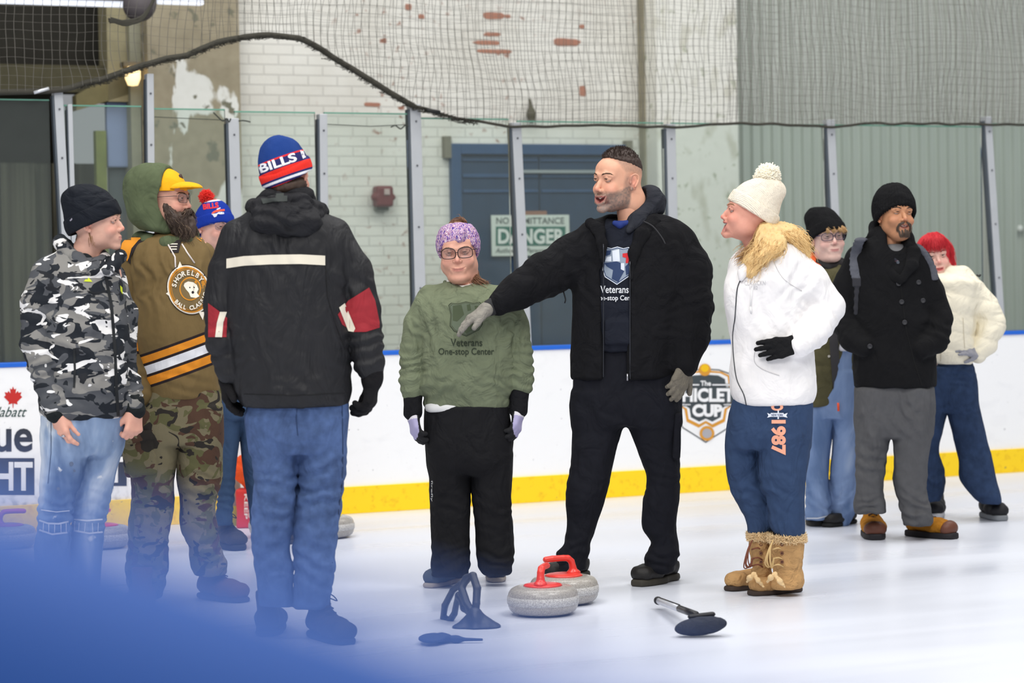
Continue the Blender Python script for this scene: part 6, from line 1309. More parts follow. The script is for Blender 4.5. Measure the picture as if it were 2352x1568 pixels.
    V, F = wrap(s, .007, .0045, (9, 9, 4.5), 21, fl); tr = f.part('trousers', V, F, TR)
    s = S(); s.box(C(1555, 1000, -.02), (.016, .075, .10), rotm(0, 4, 0), rd=.012); V, F = wrap(s, .006, .002, (12, 12, 12)); f.part('cargo_pocket', V, F, TR, tr)
    # shoes
    SL = plain((58, 54, 46), .7); SH = plain((30, 28, 27), .6, bump=.2)
    shoe(f, (1345, 1323), (1252, 1341), .30, .054, .085, mat=SH, sole=SL, lace=plain((44, 42, 40), .7), soleh=.03)
    shoe(f, (1550, 1329), (1464, 1347), .31, .056, .085, mat=SH, sole=SL, lace=plain((40, 38, 36), .7), soleh=.03)
    # head
    neck = f.pts([(1462, 512, .03, 34), (1447, 462, .01, 34), (1436, 430, .0, 34)])
    H = head(f, (1418, 414, -.02), yaw=-46, pitch=2, roll=3, sc=1.08, jaw=1.12, nose=1.2, smile=2.4, mouth=.008, skin=(226, 172, 144), lips=(176, 104, 96), stub=((124, 110, 102), .9), hairc=((150, 124, 108), .6, .02), neck=neck, brow=(84, 62, 48), gaze=(-.25, 0), iris=(60, 44, 34), cheekc=(224, 146, 126), squint=.6)
    s = S(); s.el((0, .014, .040), (.0755, .099, .092)); s.el((0, .014, .030), (.070, .090, .080), k=.004, op=1); s.plane((0, 0, .066), (0, -.28, -1), .01); s.el((0, -.118, .030), (.10, .050, .070), k=.01, op=1)
    V, F = s.mesh(.0028); V = disp(V, F, .0022, (130, 130, 60), 2); 
    hr = f.part('hair', H['fwd'](V), F, hairmat((58, 44, 38)))
    rn = random.Random(4); mb = MB()
    for i in range(900):
        a = rn.uniform(0, 6.28); q = rn.uniform(0, 1) ** .5; x = .062 * q * math.cos(a); y = .014 + .085 * q * math.sin(a)
        z = .040 + .092 * math.sqrt(max(0, 1 - (x / .0755) ** 2 - ((y - .014) / .099) ** 2))
        if z < .080: continue
        p = Vector((x, y, z - .002)); mb.tube([p, p + Vector((rn.uniform(-.004, .004), -.004 + rn.uniform(-.004, .004), rn.uniform(.005, .012)))], [.0014, .0005], 4, cap=False)
    f.part('strands', H['fwd'](np.array(mb.v)), mb.f, hairmat((58, 44, 38)), hr)
    # gloves
    GL_ = fabric((138, 134, 126), .4, 30, (1, 1, 1), .3, .9, .06, 'grey_glove'); GB = fabric((120, 114, 102), .4, 30, (1, 1, 1), .3, .9, .06, 'grey_glove')
    s = S(); w = C(1124, 706, -.18); hand(s, w, C(1066, 742, -.24) - w, (.35, .25, .9), t=-1, size=1.12, curl=(8, 12, 14, 16), spread=.03, thumb=(.9, .35, .25), thick=.0015); V, F = s.mesh(.003); f.part('glove', V, F, GL_)
    s = S(); s.rc(C(1140, 700, -.175), C(1126, 706, -.18), .040, .036, k=.0); V, F = s.mesh(.004); f.part('glove_cuff', V, F, plain((40, 40, 42), .8))
    s = S(); w = C(1575, 838, -.10); hand(s, w, C(1552, 905, -.14) - w, (.5, -.8, 0), t=-1, size=.98, curl=(16, 20, 24, 28), spread=.14, thumb=(.75, .75, .2), thick=.002); V, F = s.mesh(.003); f.part('glove', V, F, GB)
    body(f, core(f, C(1436, 430, 0), (C(1375, 560, 0), C(1540, 560, 0)), (C(1385, 920, 0), C(1490, 920, 0)), [(C(1248, 634, -.06), C(1135, 702, -.175)), (C(1592, 700, -.02), C(1575, 840, -.10))], [(C(1350, 1110, -.02), f.A(1326, 1338, 0)), (C(1522, 1110, -.01), f.A(1538, 1333, 0))]), (226, 172, 144))
man_in_black()
# ---------------------------------------------------------------- woman in the white hoodie
def woman_in_white():
    f = Fig(1770, 1366, 'person with cream bobble hat and wavy blond hair in white hoodie, hand on hip'); C = f.C
    WH = fabric((236, 233, 232), .42, 10, (1, 1, .8), .12, .95, .03, 'white_fleece'); SP = fabric((50, 68, 98), .9, 9, (1, 1, .6), .2, .9, .1, 'blue_sweatpants')
    s = S(); s.stack(f.rows([(926, 1692, 1866, 0, .155), (912, 1682, 1872, 0, .158), (860, 1677, 1872, 0, .155), (800, 1680, 1868, 0, .150), (740, 1676, 1862, 0, .150), (690, 1671, 1862, 0, .150), (640, 1672, 1858, .0, .145), (600, 1684, 1846, .005, .13), (575, 1700, 1832, .01, .105), (558, 1720, 1815, .015, .075)]), k=.03)
    s.path(f.pts([(1812, 604, -.02, 42), (1862, 650, -.02, 44), (1902, 706, -.01, 40), (1868, 760, -.08, 36), (1836, 792, -.15, 28)]), k=(.04, .014))
    s.path(f.pts([(1710, 610, .08, 34), (1702, 690, .13, 34), (1712, 780, .12, 30)]), k=(.04, .014))
    s.el(C(1742, 565, -.03), (.07, .12, .05), k=.02, op=1)
    # bust and belly towards the left
    s.el(C(1705, 690, -.05), (.06, .07, .10), k=.07)
    fl = [(C(1872, 740, -.06), .10, (1, 0, .9), .0055, .04), (C(1845, 650, -.1), .11, (1, 0, -.8), .004, .06), (C(1800, 740, -.14), .12, (1, 0, .3), .0035, .07), (C(1760, 640, -.1), .12, (.9, 0, .2), .003, .05), (C(1830, 790, -.15), .05, (1, 0, .6), .004, .025)]
    V, F = wrap(s, .006, .0055, (7, 7, 5), 41, fl); su = (V, F); hd = f.part('hoodie', V, F, WH)
    zp = [(1706, 632), (1694, 660), (1690, 700), (1688, 730), (1683, 770), (1685, 820), (1692, 870), (1708, 905), (1714, 930)]
    cam_l = Vector(f.L(CAM)); bv = BVHTree.FromPolygons([Vector(v) for v in V], [tuple(map(int, q)) for q in F])
    def on(x, y, l=.002):
        p = Vector(C(x, y, 0)); d = (p - cam_l).normalized(); h = bv.ray_cast(cam_l, d); return (h[0] - d * l) if h[0] is not None else Vector(C(x, y, -.12))
    mb = MB(); mb.tube([on(x, y) for x, y in [(a.x, a.y) for a in spline([(x, y, 0) for x, y in zp], 6)]], .0024, 5); f.part('zip', np.array(mb.v), mb.f, plain((70, 72, 76), .4, .5), hd)
    printed(f, 'chest_print', [fit('CLASSICKN', (1710, 644, 1758, 655), .0), fit('1982', (1722, 657, 1740, 665), .0)], plain((196, 194, 196), .9), su, hd, .002, 12)
    mb = MB(); mb.tube([on(x, y, .003) for x, y in ((1735, 600), (1731, 640), (1726, 675), (1724, 704))], .0035, 6); mb.tube([on(1724, 704, .004), on(1725, 718, .004)], .0045, 6); f.part('drawcord', np.array(mb.v), mb.f, plain((240, 238, 236), .8), hd)
    mb = MB(); mb.tube([on(a.x, a.y, .0012) for a in spline([(x, y, 0) for x, y in ((1735, 800), (1733, 830), (1752, 848), (1790, 862))], 6)], .0016, 4); mb.tube([on(a.x, a.y, .0012) for a in spline([(x, y, 0) for x, y in ((1782, 570), (1778, 600), (1800, 640), (1842, 668))], 6)], .0016, 4); f.part('seam', np.array(mb.v), mb.f, plain((206, 203, 203), .9), hd)
    # hood folded down behind the hair
    s = S(); s.path(f.pts([(1716, 600, -.11, 9), (1706, 625, -.13, 8), (1702, 640, -.14, 5)]), k=.02); s.path(f.pts([(1738, 590, -.10, 13), (1760, 572, -.05, 18), (1800, 568, .04, 22), (1790, 566, .10, 22), (1750, 560, .12, 20)]), k=.03); V, F = wrap(s, .006, .004, (12, 12, 12)); f.part('hood', V, F, WH, hd)
    # legs
    s = S(); s.stack(f.rows([(900, 1690, 1866, 0, .145), (960, 1677, 1866, 0, .145), (1000, 1673, 1864, 0, .14), (1030, 1674, 1862, 0, .12)]), k=.02)
    s.stack(f.rows([(1224, 1716, 1775, .06, .07), (1210, 1716, 1782, .06, .075), (1160, 1697, 1778, .06, .085), (1135, 1684, 1770, .06, .09), (1090, 1672, 1752, .05, .095), (1030, 1667, 1745, .04, .10), (960, 1675, 1750, .03, .11), (920, 1685, 1760, .02, .11)]), k=.012)
    s.stack(f.rows([(1230, 1784, 1846, -.02, .075), (1215, 1772, 1847, -.02, .08), (1150, 1762, 1848, -.03, .085), (1120, 1750, 1850, -.03, .095), (1060, 1742, 1856, -.03, .10), (1000, 1740, 1862, -.02, .115), (930, 1736, 1866, -.01, .13)]), k=.012)
    fl = [(C(1720, 1140, .0), .08, (.3, 0, 1), .0045, .05), (C(1780, 1130, -.08), .09, (.4, 0, 1), .005, .055), (C(1800, 1215, -.08), .06, (1, 0, .3), .003, .03), (C(1750, 1000, -.1), .1, (1, 0, .3), .0045, .06)]
    V, F = wrap(s, .006, .005, (9, 9, 4), 51, fl); lp = (V, F); tr = f.part('sweatpants', V, F, SP)
    PK = plain((242, 170, 140), .8, name='peach_print'); PW = plain((222, 226, 236), .8)
    printed(f, 'lettering', [fit('1987', (1771, 964, 1805, 1045), .05, rot=90), fit('O', (1771, 926, 1799, 943), .05, rot=90)], PK, lp, tr, .003, 14)
    printed(f, 'banner_print', [poly((1762, 948), (1770, 951), (1770, 948), (1800, 948), (1800, 951), (1809, 948), (1806, 954), (1809, 959), (1800, 957), (1770, 957), (1762, 959), (1765, 954)), rect(1786, 942, 1789, 962)], PW, lp, tr, .0032); printed(f, 'lettering', [fit('NEW YORK', (1772, 950, 1799, 956), .02)], plain((60, 76, 110), .8), lp, tr, .004, 20)
    # tall fur trimmed boots
    SU = fabric((186, 146, 98), .6, 22, (1, 1, 1), .4, .95, .12, 'tan_suede'); SO = plain((62, 50, 44), .8); FU = hairmat((232, 204, 160)); LC = plain((206, 174, 120), .8); LC2 = plain((120, 70, 52), .8)
    for (x0, x1, dy, heel, toe, top, lc, nm, lx) in ((1720, 1768, .06, (1764, 1344), (1670, 1358), 1228, LC2, 0, 1722), (1768, 1846, -.02, (1838, 1357), (1722, 1368), 1234, LC, 1, 1770)):
        s = S(); s.stack(f.rows([(1350, x0 + 6 - 6 * nm, x1 - 2 + (10 if not nm else 0), dy, .062), (1325, x0 + 4, x1 + (8 if not nm else 0), dy, .060), (1310, x0 + 8, x1 - 4 + (8 if not nm else 0), dy, .056), (1270, x0 + 2, x1 + (6 if not nm else 0), dy, .066), (top, x0, x1 + (8 if not nm else 0), dy, .072)]), k=.02)
        V, F = wrap(s, .005, .003, (12, 12, 12), 5, [(C((x0 + x1) / 2, 1312, dy), .06, (.25, 0, 1), .005, .035), (C((x0 + x1) / 2, 1285, dy), .05, (.2, 0, 1), .003, .04)])
        bt = f.part('boot', V, F, SU)
        T = shoe(f, heel, toe, .255, .048, .075, mat=SU, sole=SO, soleh=.022, name='boot_foot'); 
        rn = random.Random(nm); mb = MB(); pc = f.row(top, x0, x1 + (8 if not nm else 0), dy, .074)
        for i in range(2600):
            a = rn.uniform(0, 6.28); r_ = rn.uniform(.93, 1.1); p = Vector((pc[1] + pc[3] * r_ * math.cos(a), dy + pc[4] * r_ * math.sin(a), pc[0] + rn.uniform(-.016, .012)))
            o_ = Vector((math.cos(a) * .5 + rn.gauss(0, .5), math.sin(a) * .5 + rn.gauss(0, .5), rn.gauss(.1, .7))).normalized() * .013; mb.tube([p, p + o_ * .6, p + o_ + Vector((0, 0, rn.uniform(-.003, .003)))], [.0019, .0016, .0006], 4, cap=False)
        f.part('fur_trim', np.array(mb.v), mb.f, FU, bt)
        mb = MB(); rn = random.Random(nm + 3); fy = dy - .075
        for k in range(5):
            ex = rn.uniform(-10, 6); mb.tube(spline([C(lx + 6, 1240, fy), C(lx - 2 + ex * .3, 1262, fy - .02), C(lx - 4 + ex, 1290 + rn.uniform(-6, 14), fy - .02), C(lx + 2 + ex * .5, 1302, fy - .01), C(lx + 8, 1280, fy - .01)], 5), .0026, 5)
        for yy in (1262, 1284, 1300):
            mb.tube(spline([C(lx + 4, yy, fy), C(lx + 18, yy - 4, fy + .0), C(lx + 30, yy + 2, fy + .02)], 3), .0032, 5); 
        f.part('laces', np.array(mb.v), mb.f, lc, bt)
        for yy in (1250, 1270, 1290):
            mb = MB(); p = C(lx + 26, yy, fy + .004); V_, F_2 = lathe([(0, -.003), (.007, -.003), (.008, 0), (.004, .003), (.0035, .001)], 12); mb.add([(v[0] + p[0], -v[2] * 1.0 + p[1], v[1] + p[2]) for v in V_], F_2); f.part('eyelet', np.array(mb.v), mb.f, plain((120, 78, 56), .6), bt)
        s = S(); a_ = C(lx + 10, 1318, fy - .03); s.path([(*a_, .007), (*(a_ + np.array([.02, -.02, -.028])), .008), (*(a_ + np.array([.038, -.02, -.050])), .004)], k=.01, sq=(1, .6, 1)); s.path([(*a_, .007), (*(a_ + np.array([-.018, -.02, -.012])), .009), (*(a_ + np.array([-.030, 0, -.03])), .005)], k=.01, sq=(1, .6, 1)); V, F = wrap(s, .003, .003, (60, 60, 60)); f.part('fur_tassel', V, F, plain((222, 190, 142), .95, bump=.6), bt)
    # head in profile to the left, tipped back
    neck = f.pts([(1762, 590, .03, 34), (1745, 560, .02, 32), (1728, 530, .0, 32)])
    H = head(f, (1722, 492, -.01), yaw=-82, pitch=14, roll=0, sc=.98, jaw=1.0, fat=.002, nose=1.1, smile=1.5, mouth=.016, skin=(222, 160, 140), lips=(178, 96, 92), neck=neck, brow=(150, 110, 80), gaze=(0, 0), iris=(90, 100, 110), cheekc=(214, 128, 112), ears=False, squint=.8)
    KN = fabric((240, 228, 208), .3, 20, (1, 1, 1), .3, .95, .04, 'cream_knit', ('DIAGONAL', 60, .5))
    hat, sf, cf = beanie(f, H, KN, top=.132, w=.088, dpt=.110, front=.034, back=-.036, cuff=.055, slouch=(0, .035, .030), ribs=.0008, nr=70)
    pompom(f, C(1763, 405, .01), 26 / f.ppm, plain((250, 240, 220), .9), hat, 6500, 3)
    g = lambda x, y, d: Vector(C(x, y, d)); BL = hairmat((226, 192, 134)); B2 = hairmat((176, 138, 92))
    gs = [[g(1758, 525, -.05), g(1752, 545, -.08), g(1745, 570, -.10), g(1728, 592, -.12), g(1716, 602, -.12)], [g(1762, 525, -.04), g(1770, 550, -.09), g(1760, 580, -.12), g(1738, 606, -.13), g(1722, 630, -.13)], [g(1780, 528, .0), g(1800, 535, -.03), g(1822, 545, -.04), g(1842, 565, -.04), g(1852, 590, -.03)], [g(1776, 530, -.03), g(1786, 548, -.08), g(1790, 562, -.10), g(1775, 578, -.12), g(1756, 585, -.13)], [g(1785, 525, .03), g(1815, 530, .02), g(1838, 550, .0), g(1846, 575, .0)], [g(1748, 520, .07), g(1738, 550, .09), g(1722, 580, .05), g(1712, 600, -.0)]]
    s = S()
    for gg in gs:
        P = spline(gg, 2); s.path([(*p, .026 - .012 * i / len(P)) for i, p in enumerate(P)], k=.02)
    V, F = s.mesh(.005); V = disp(V, F, .005, (70, 70, 22), 3, ridge=True); hr = f.part('hair', V, F, BL)
    locks(f, gs, BL, 1700, .019, .0013, 2, 'strands', hr, .006, .06)
    locks(f, [gs[0], gs[1], gs[5], [g(1746, 520, -.05), g(1738, 545, -.07), g(1726, 575, -.09), g(1705, 588, -.10), g(1698, 596, -.10)]], B2, 600, .014, .0013, 6, 'dark_strands', hr, .006, .06)
    # black glove on the hip
    GK = fabric((24, 24, 26), .5, 30, (1, 1, 1), .5, .95, .1, 'black_knit'); s = S(); w = C(1836, 790, -.155); hand(s, w, C(1748, 806, -.20) - w, (.1, -1, .15), t=1, size=1.05, curl=(12, 10, 12, 16), spread=.28, thumb=(.3, -.2, .9), thick=.001, k=.004); s.rc(w + np.array([.012, 0, 0]), w, .034, .03, k=.01); V, F = s.mesh(.003); f.part('glove', V, F, GK)
    body(f, core(f, C(1728, 530, 0), (C(1722, 620, .05), C(1815, 610, 0)), (C(1730, 950, .02), C(1800, 950, 0)), [(C(1704, 690, .12), C(1712, 770, .12)), (C(1898, 708, -.01), C(1836, 790, -.15))], [(C(1718, 1100, .05), f.A(1750, 1350, .06)), (C(1800, 1100, -.03), f.A(1824, 1366, 0))]), (222, 160, 140))
woman_in_white()
# ---------------------------------------------------------------- people further back
def plain_legs(f, s, L, R, top, k=.012):
    s.stack(f.rows(top), k=.02); s.stack(f.rows(L), k=k); s.stack(f.rows(R), k=k)
def bobble_man():
    f = Fig(520, 1262, 'person with blue and red bobble hat and glasses, partly hidden behind the black jacket'); C = f.C
    s = S(); s.stack(f.rows([(905, 470, 570, 0, .13), (800, 462, 580, 0, .14), (680, 462, 590, 0, .14), (630, 468, 590, 0, .13), (600, 480, 575, .0, .10), (582, 492, 552, .01, .07)]), k=.03)
    s.path(f.pts([(478, 640, 0, 28), (476, 740, 0, 26), (498, 840, -.04, 23), (515, 880, -.06, 20)]), k=(.04, .014)); s.path(f.pts([(580, 640, 0, 28), (590, 740, 0, 26), (585, 850, -.03, 22)]), k=(.04, .014))
    V, F = wrap(s, .007, .005, (9, 9, 6), 3); jk = f.part('jacket', V, F, camo('olive_jacket', [(70, 64, 44), (150, 128, 60), (40, 38, 34)], [.56, .55], 6))
    s = S(); s.path(f.pts([(490, 592, -.03, 8), (505, 600, -.06, 8), (525, 604, -.07, 8), (545, 596, -.04, 8)]), k=.01); V, F = s.mesh(.005); f.part('scarf', V, F, plain((196, 192, 200), .9, bump=.4))
    s = S(); plain_legs(f, s, [(1205, 492, 532, 0, .06), (1150, 498, 536, 0, .065), (1050, 505, 545, 0, .075), (960, 505, 555, 0, .09), (900, 500, 560, 0, .11)], [(1205, 575, 625, .1, .06), (1100, 562, 624, .06, .075), (900, 540, 605, 0, .1)], [(890, 485, 595, 0, .12), (930, 490, 598, 0, .12), (960, 500, 595, 0, .11)])
    V, F = wrap(s, .006, .004, (9, 9, 5), 5, [(C(515, 1150, -.05), .1, (.1, 0, 1), .005, .04)]); f.part('jeans', V, F, fabric((52, 72, 100), .8, 9, (1, 1, .6)))
    BO = plain((50, 46, 50), .7, bump=.3); shoe(f, (508, 1252), (575, 1273), .31, .058, .17, mat=BO, sole=plain((40, 40, 46), .8), lace=plain((36, 34, 36), .7), soleh=.03); shoe(f, (600, 1240), (640, 1246), .30, .055, .15, mat=BO, sole=plain((40, 40, 46), .8))
    neck = f.pts([(515, 600, .02, 27), (506, 560, .0, 27)])
    H = head(f, (492, 521, -.01), yaw=38, pitch=-3, roll=6, sc=1.0, nose=1.1, skin=(218, 172, 156), lips=(160, 100, 96), neck=neck, brow=(110, 84, 66), gaze=(.1, 0), iris=(80, 80, 84), cheekc=(206, 130, 116), squint=.4, smile=-.6)
    glasses(f, H, (90, 90, 110), w=.028, h=.018, r=.0011)
    t = NT('team_knit'); z = t.xyz()[2]; x = t.xyz()[0]; k = -.12; v = t.math('ADD', z, t.math('MULTIPLY', x, k)); 
    def at(px, py): p = C(px, py, -.08); return float(p[2] + k * p[0])
    lo, hi = at(490, 540), at(490, 440); w_ = lambda py: (at(490, py) - lo) / (hi - lo); m_ = t.math('DIVIDE', t.math('SUBTRACT', v, lo), hi - lo)
    col = t.ramp(m_, [(0, lin((22, 52, 150))), (w_(462), lin((232, 226, 232))), (w_(458), lin((224, 56, 40)))], True); t.bump(t.noise(300, 2), .3, .003); KN = t.fin(col, .95, 0, .2)
    hat, sf, cf = beanie(f, H, KN, top=.122, w=.090, dpt=.110, front=.020, back=-.055, cuff=.055, ribs=.0008)
    pompom(f, C(474, 452, .0), 16 / f.ppm, hairmat((222, 44, 34)), hat, 1400, 5, sq=1.0)
    cv = np.array([v_.co[:] for v_ in cf.data.vertices]); cF = np.array([p.vertices[:] for p in cf.data.polygons]); cs = (cv, cF)
    hv = (H['fwd'](sf[0]), sf[1]); both = joinm([cs, hv])
    RB_ = plain((226, 50, 44), .8, name='print_red'); WB_ = plain((214, 220, 240), .8)
    printed(f, 'hat_lettering', [rot2(fit('BILLS', (466, 466, 502, 479), .04), 8)], RB_, both, hat, .002, 5)
    printed(f, 'emblem_print', [poly((486, 489), (492, 484), (500, 481), (516, 480), (516, 484), (504, 485), (494, 488), (488, 491))], plain((236, 84, 50), .8), both, cf, .0036, 5)
    printed(f, 'emblem_print', [poly((485, 491), (497, 490), (504, 486), (514, 487), (515, 491), (507, 492), (500, 491), (497, 497), (492, 499), (489, 494)), poly((497, 480), (506, 476), (507, 478), (499, 482))], WB_, both, cf, .0022, 5)
    s = S(); w = C(520, 885, -.06); hand(s, w, C(522, 930, -.07) - w, (-.3, -1, 0), t=-1, size=.95, curl=(30, 34, 38, 42)); V, F = s.mesh(.0035); f.part('glove', V, F, fabric((92, 92, 78), .5, 20))
    body(f, core(f, C(506, 560, 0), (C(490, 640, 0), C(570, 640, 0)), (C(520, 930, 0), C(575, 930, 0)), [(C(478, 740, 0), C(515, 880, -.06)), (C(588, 740, 0), C(585, 850, -.03))], [(C(520, 1100, 0), f.A(512, 1250, 0)), (C(592, 1100, .04), f.A(604, 1240, .08))]), (218, 172, 156))
bobble_man()
def beanie_teen():
    f = Fig(1912, 1207, 'person in black beanie and glasses with olive puffer jacket and pale wide jeans'); C = f.C
    OL = fabric((84, 80, 56), .7, 9); s = S(); s.stack(f.rows([(928, 1834, 1926, 0, .13), (900, 1836, 1930, 0, .14), (860, 1838, 1936, 0, .145), (780, 1838, 1950, 0, .15), (700, 1838, 1958, 0, .15), (650, 1846, 1955, 0, .135), (620, 1858, 1945, 0, .11), (600, 1868, 1936, .01, .08)]), k=.03)
    s.path(f.pts([(1858, 660, 0, 28), (1850, 760, 0, 27), (1856, 850, -.02, 25)]), k=(.04, .014)); s.path(f.pts([(1944, 660, 0, 26), (1962, 750, 0, 25), (1960, 850, -.02, 22)]), k=(.04, .014)); s.el(C(1902, 605, -.05), (.05, .08, .04), k=.02, op=1)
    V, F = s.mesh(.006); N = normals(V, F); V = V + N * (.008 * np.abs(np.sin(V[:, 2] * math.pi / .085)) ** .6)[:, None]; V = disp(V, F, .003, (14, 14, 10), 5); su = (V, F); jk = f.part('puffer_jacket', V, F, OL)
    printed(f, 'front_edge', [strips([(1918, 650), (1912, 720), (1916, 800), (1924, 900)], 20)], plain((60, 58, 60), .7), su, jk, .004, 10); printed(f, 'snap', [disc(1904, 818, 3, 10), disc(1912, 921, 3, 10)], plain((190, 186, 176), .4), su, jk, .006, 5)
    mb = MB(); mb.tube([C(1925, 925, -.14), C(1926, 944, -.142)], .006, 8); f.part('zip_pull', np.array(mb.v), mb.f, plain((232, 84, 40), .5), jk)
    s = S(); s.path(f.pts([(1862, 585, .02, 9), (1866, 600, -.03, 10), (1880, 614, -.07, 9)]), k=.01); V, F = s.mesh(.005); f.part('orange_lining', V, F, plain((224, 100, 50), .8), jk)
    s = S(); s.path(f.pts([(1868, 592, .02, 11), (1880, 608, -.05, 11), (1905, 616, -.075, 10), (1928, 608, -.04, 10), (1932, 600, .0, 9)]), k=.01); V, F = s.mesh(.005); f.part('collar', V, F, plain((30, 28, 30), .8), jk)
    s = S(); s.stack(f.rows([(805, 1920, 1962, -.03, .12), (700, 1915, 1955, -.03, .12), (620, 1890, 1940, -.02, .09)]), k=.01); V, F = s.mesh(.006); f.part('shirt', V, F, plain((214, 214, 220), .9))
    t = NT('pale_denim'); col = t.ramp(t.noise(5, 4, t.coord((1.4, 1, .5)), .5), [(.34, lin((92, 116, 156))), (.55, lin((130, 152, 190))), (.7, lin((170, 186, 212)))]); t.bump(t.noise(8, 3, t.coord((1, 1, .5)), .5), .9, .02); JE = t.fin(col, .9, 0, .2)
    s = S(); plain_legs(f, s, [(1192, 1850, 1904, -.01, .085), (1170, 1850, 1908, -.01, .088), (1080, 1850, 1902, 0, .09), (1000, 1850, 1910, 0, .10), (930, 1845, 1922, 0, .12)], [(1205, 1900, 1950, .05, .085), (1180, 1898, 1962, .05, .088), (1100, 1906, 1966, .03, .09), (1000, 1914, 1966, .02, .10), (930, 1905, 1962, 0, .12), (850, 1900, 1962, 0, .12)], [(800, 1850, 1962, 0, .12), (900, 1846, 1964, 0, .125), (960, 1848, 1964, 0, .12)])
    V, F = wrap(s, .006, .006, (9, 9, 5), 25, [(C(1880, 1160, -.06), .1, (.4, 0, 1), .006, .06), (C(1935, 1150, 0), .12, (-.6, 0, 1), .008, .07)]); js = (V, F); jn = f.part('jeans', V, F, JE); printed(f, 'frayed_hem', [strips([(1852, 1190), (1878, 1190), (1904, 1184)], 3)], plain((206, 212, 222), .9), js, jn, .003, 6)
    SH = plain((34, 32, 32), .6); shoe(f, (1872, 1196), (1878, 1216), .29, .056, .075, mat=SH, sole=plain((60, 58, 54), .8), soleh=.03); shoe(f, (1960, 1200), (1915, 1208), .28, .05, .07, mat=SH, sole=plain((26, 26, 26), .8))
    neck = f.pts([(1898, 625, .01, 26), (1898, 590, .0, 27)])
    H = head(f, (1900, 545, -.01), yaw=20, pitch=2, roll=-4, sc=1.02, sx=1.02, fat=.006, nose=.95, skin=(232, 196, 184), lips=(190, 124, 122), neck=neck, brow=(170, 140, 110), gaze=(.05, 0), iris=(90, 96, 110), cheekc=(232, 160, 150), smile=.3, squint=.3)
    glasses(f, H, (44, 40, 70), w=.030, h=.019, r=.0022)
    KN = fabric((20, 20, 22), .5, 14, (1, 1, 1), .4, .95, .1, 'black_knit', ('X', 50, .4)); hat, sf, cf = beanie(f, H, KN, top=.128, w=.096, dpt=.114, front=.030, back=-.075, cuff=.055, slouch=(-.03, .02, .02), ribs=.0008)
    fw = lambda p: Vector(H['fwd'](np.array([p]))[0]); locks(f, [[fw((x, -.095, .045)), fw((x * 1.1, -.104, .030)), fw((x * 1.15 + .004, -.102, .018))] for x in (-.03, 0, .03, .05)], hairmat((196, 158, 110)), 160, .008, .0013, 5, 'fringe', None, .002)
    body(f, core(f, C(1900, 590, 0), (C(1865, 665, 0), C(1940, 665, 0)), (C(1880, 930, 0), C(1930, 930, 0)), [(C(1852, 760, 0), C(1856, 845, -.02)), (C(1960, 750, 0), C(1960, 845, -.02))], [(C(1878, 1070, 0), f.A(1876, 1195, -.01)), (C(1938, 1070, .03), f.A(1940, 1200, .04))]), (232, 196, 184))
beanie_teen()
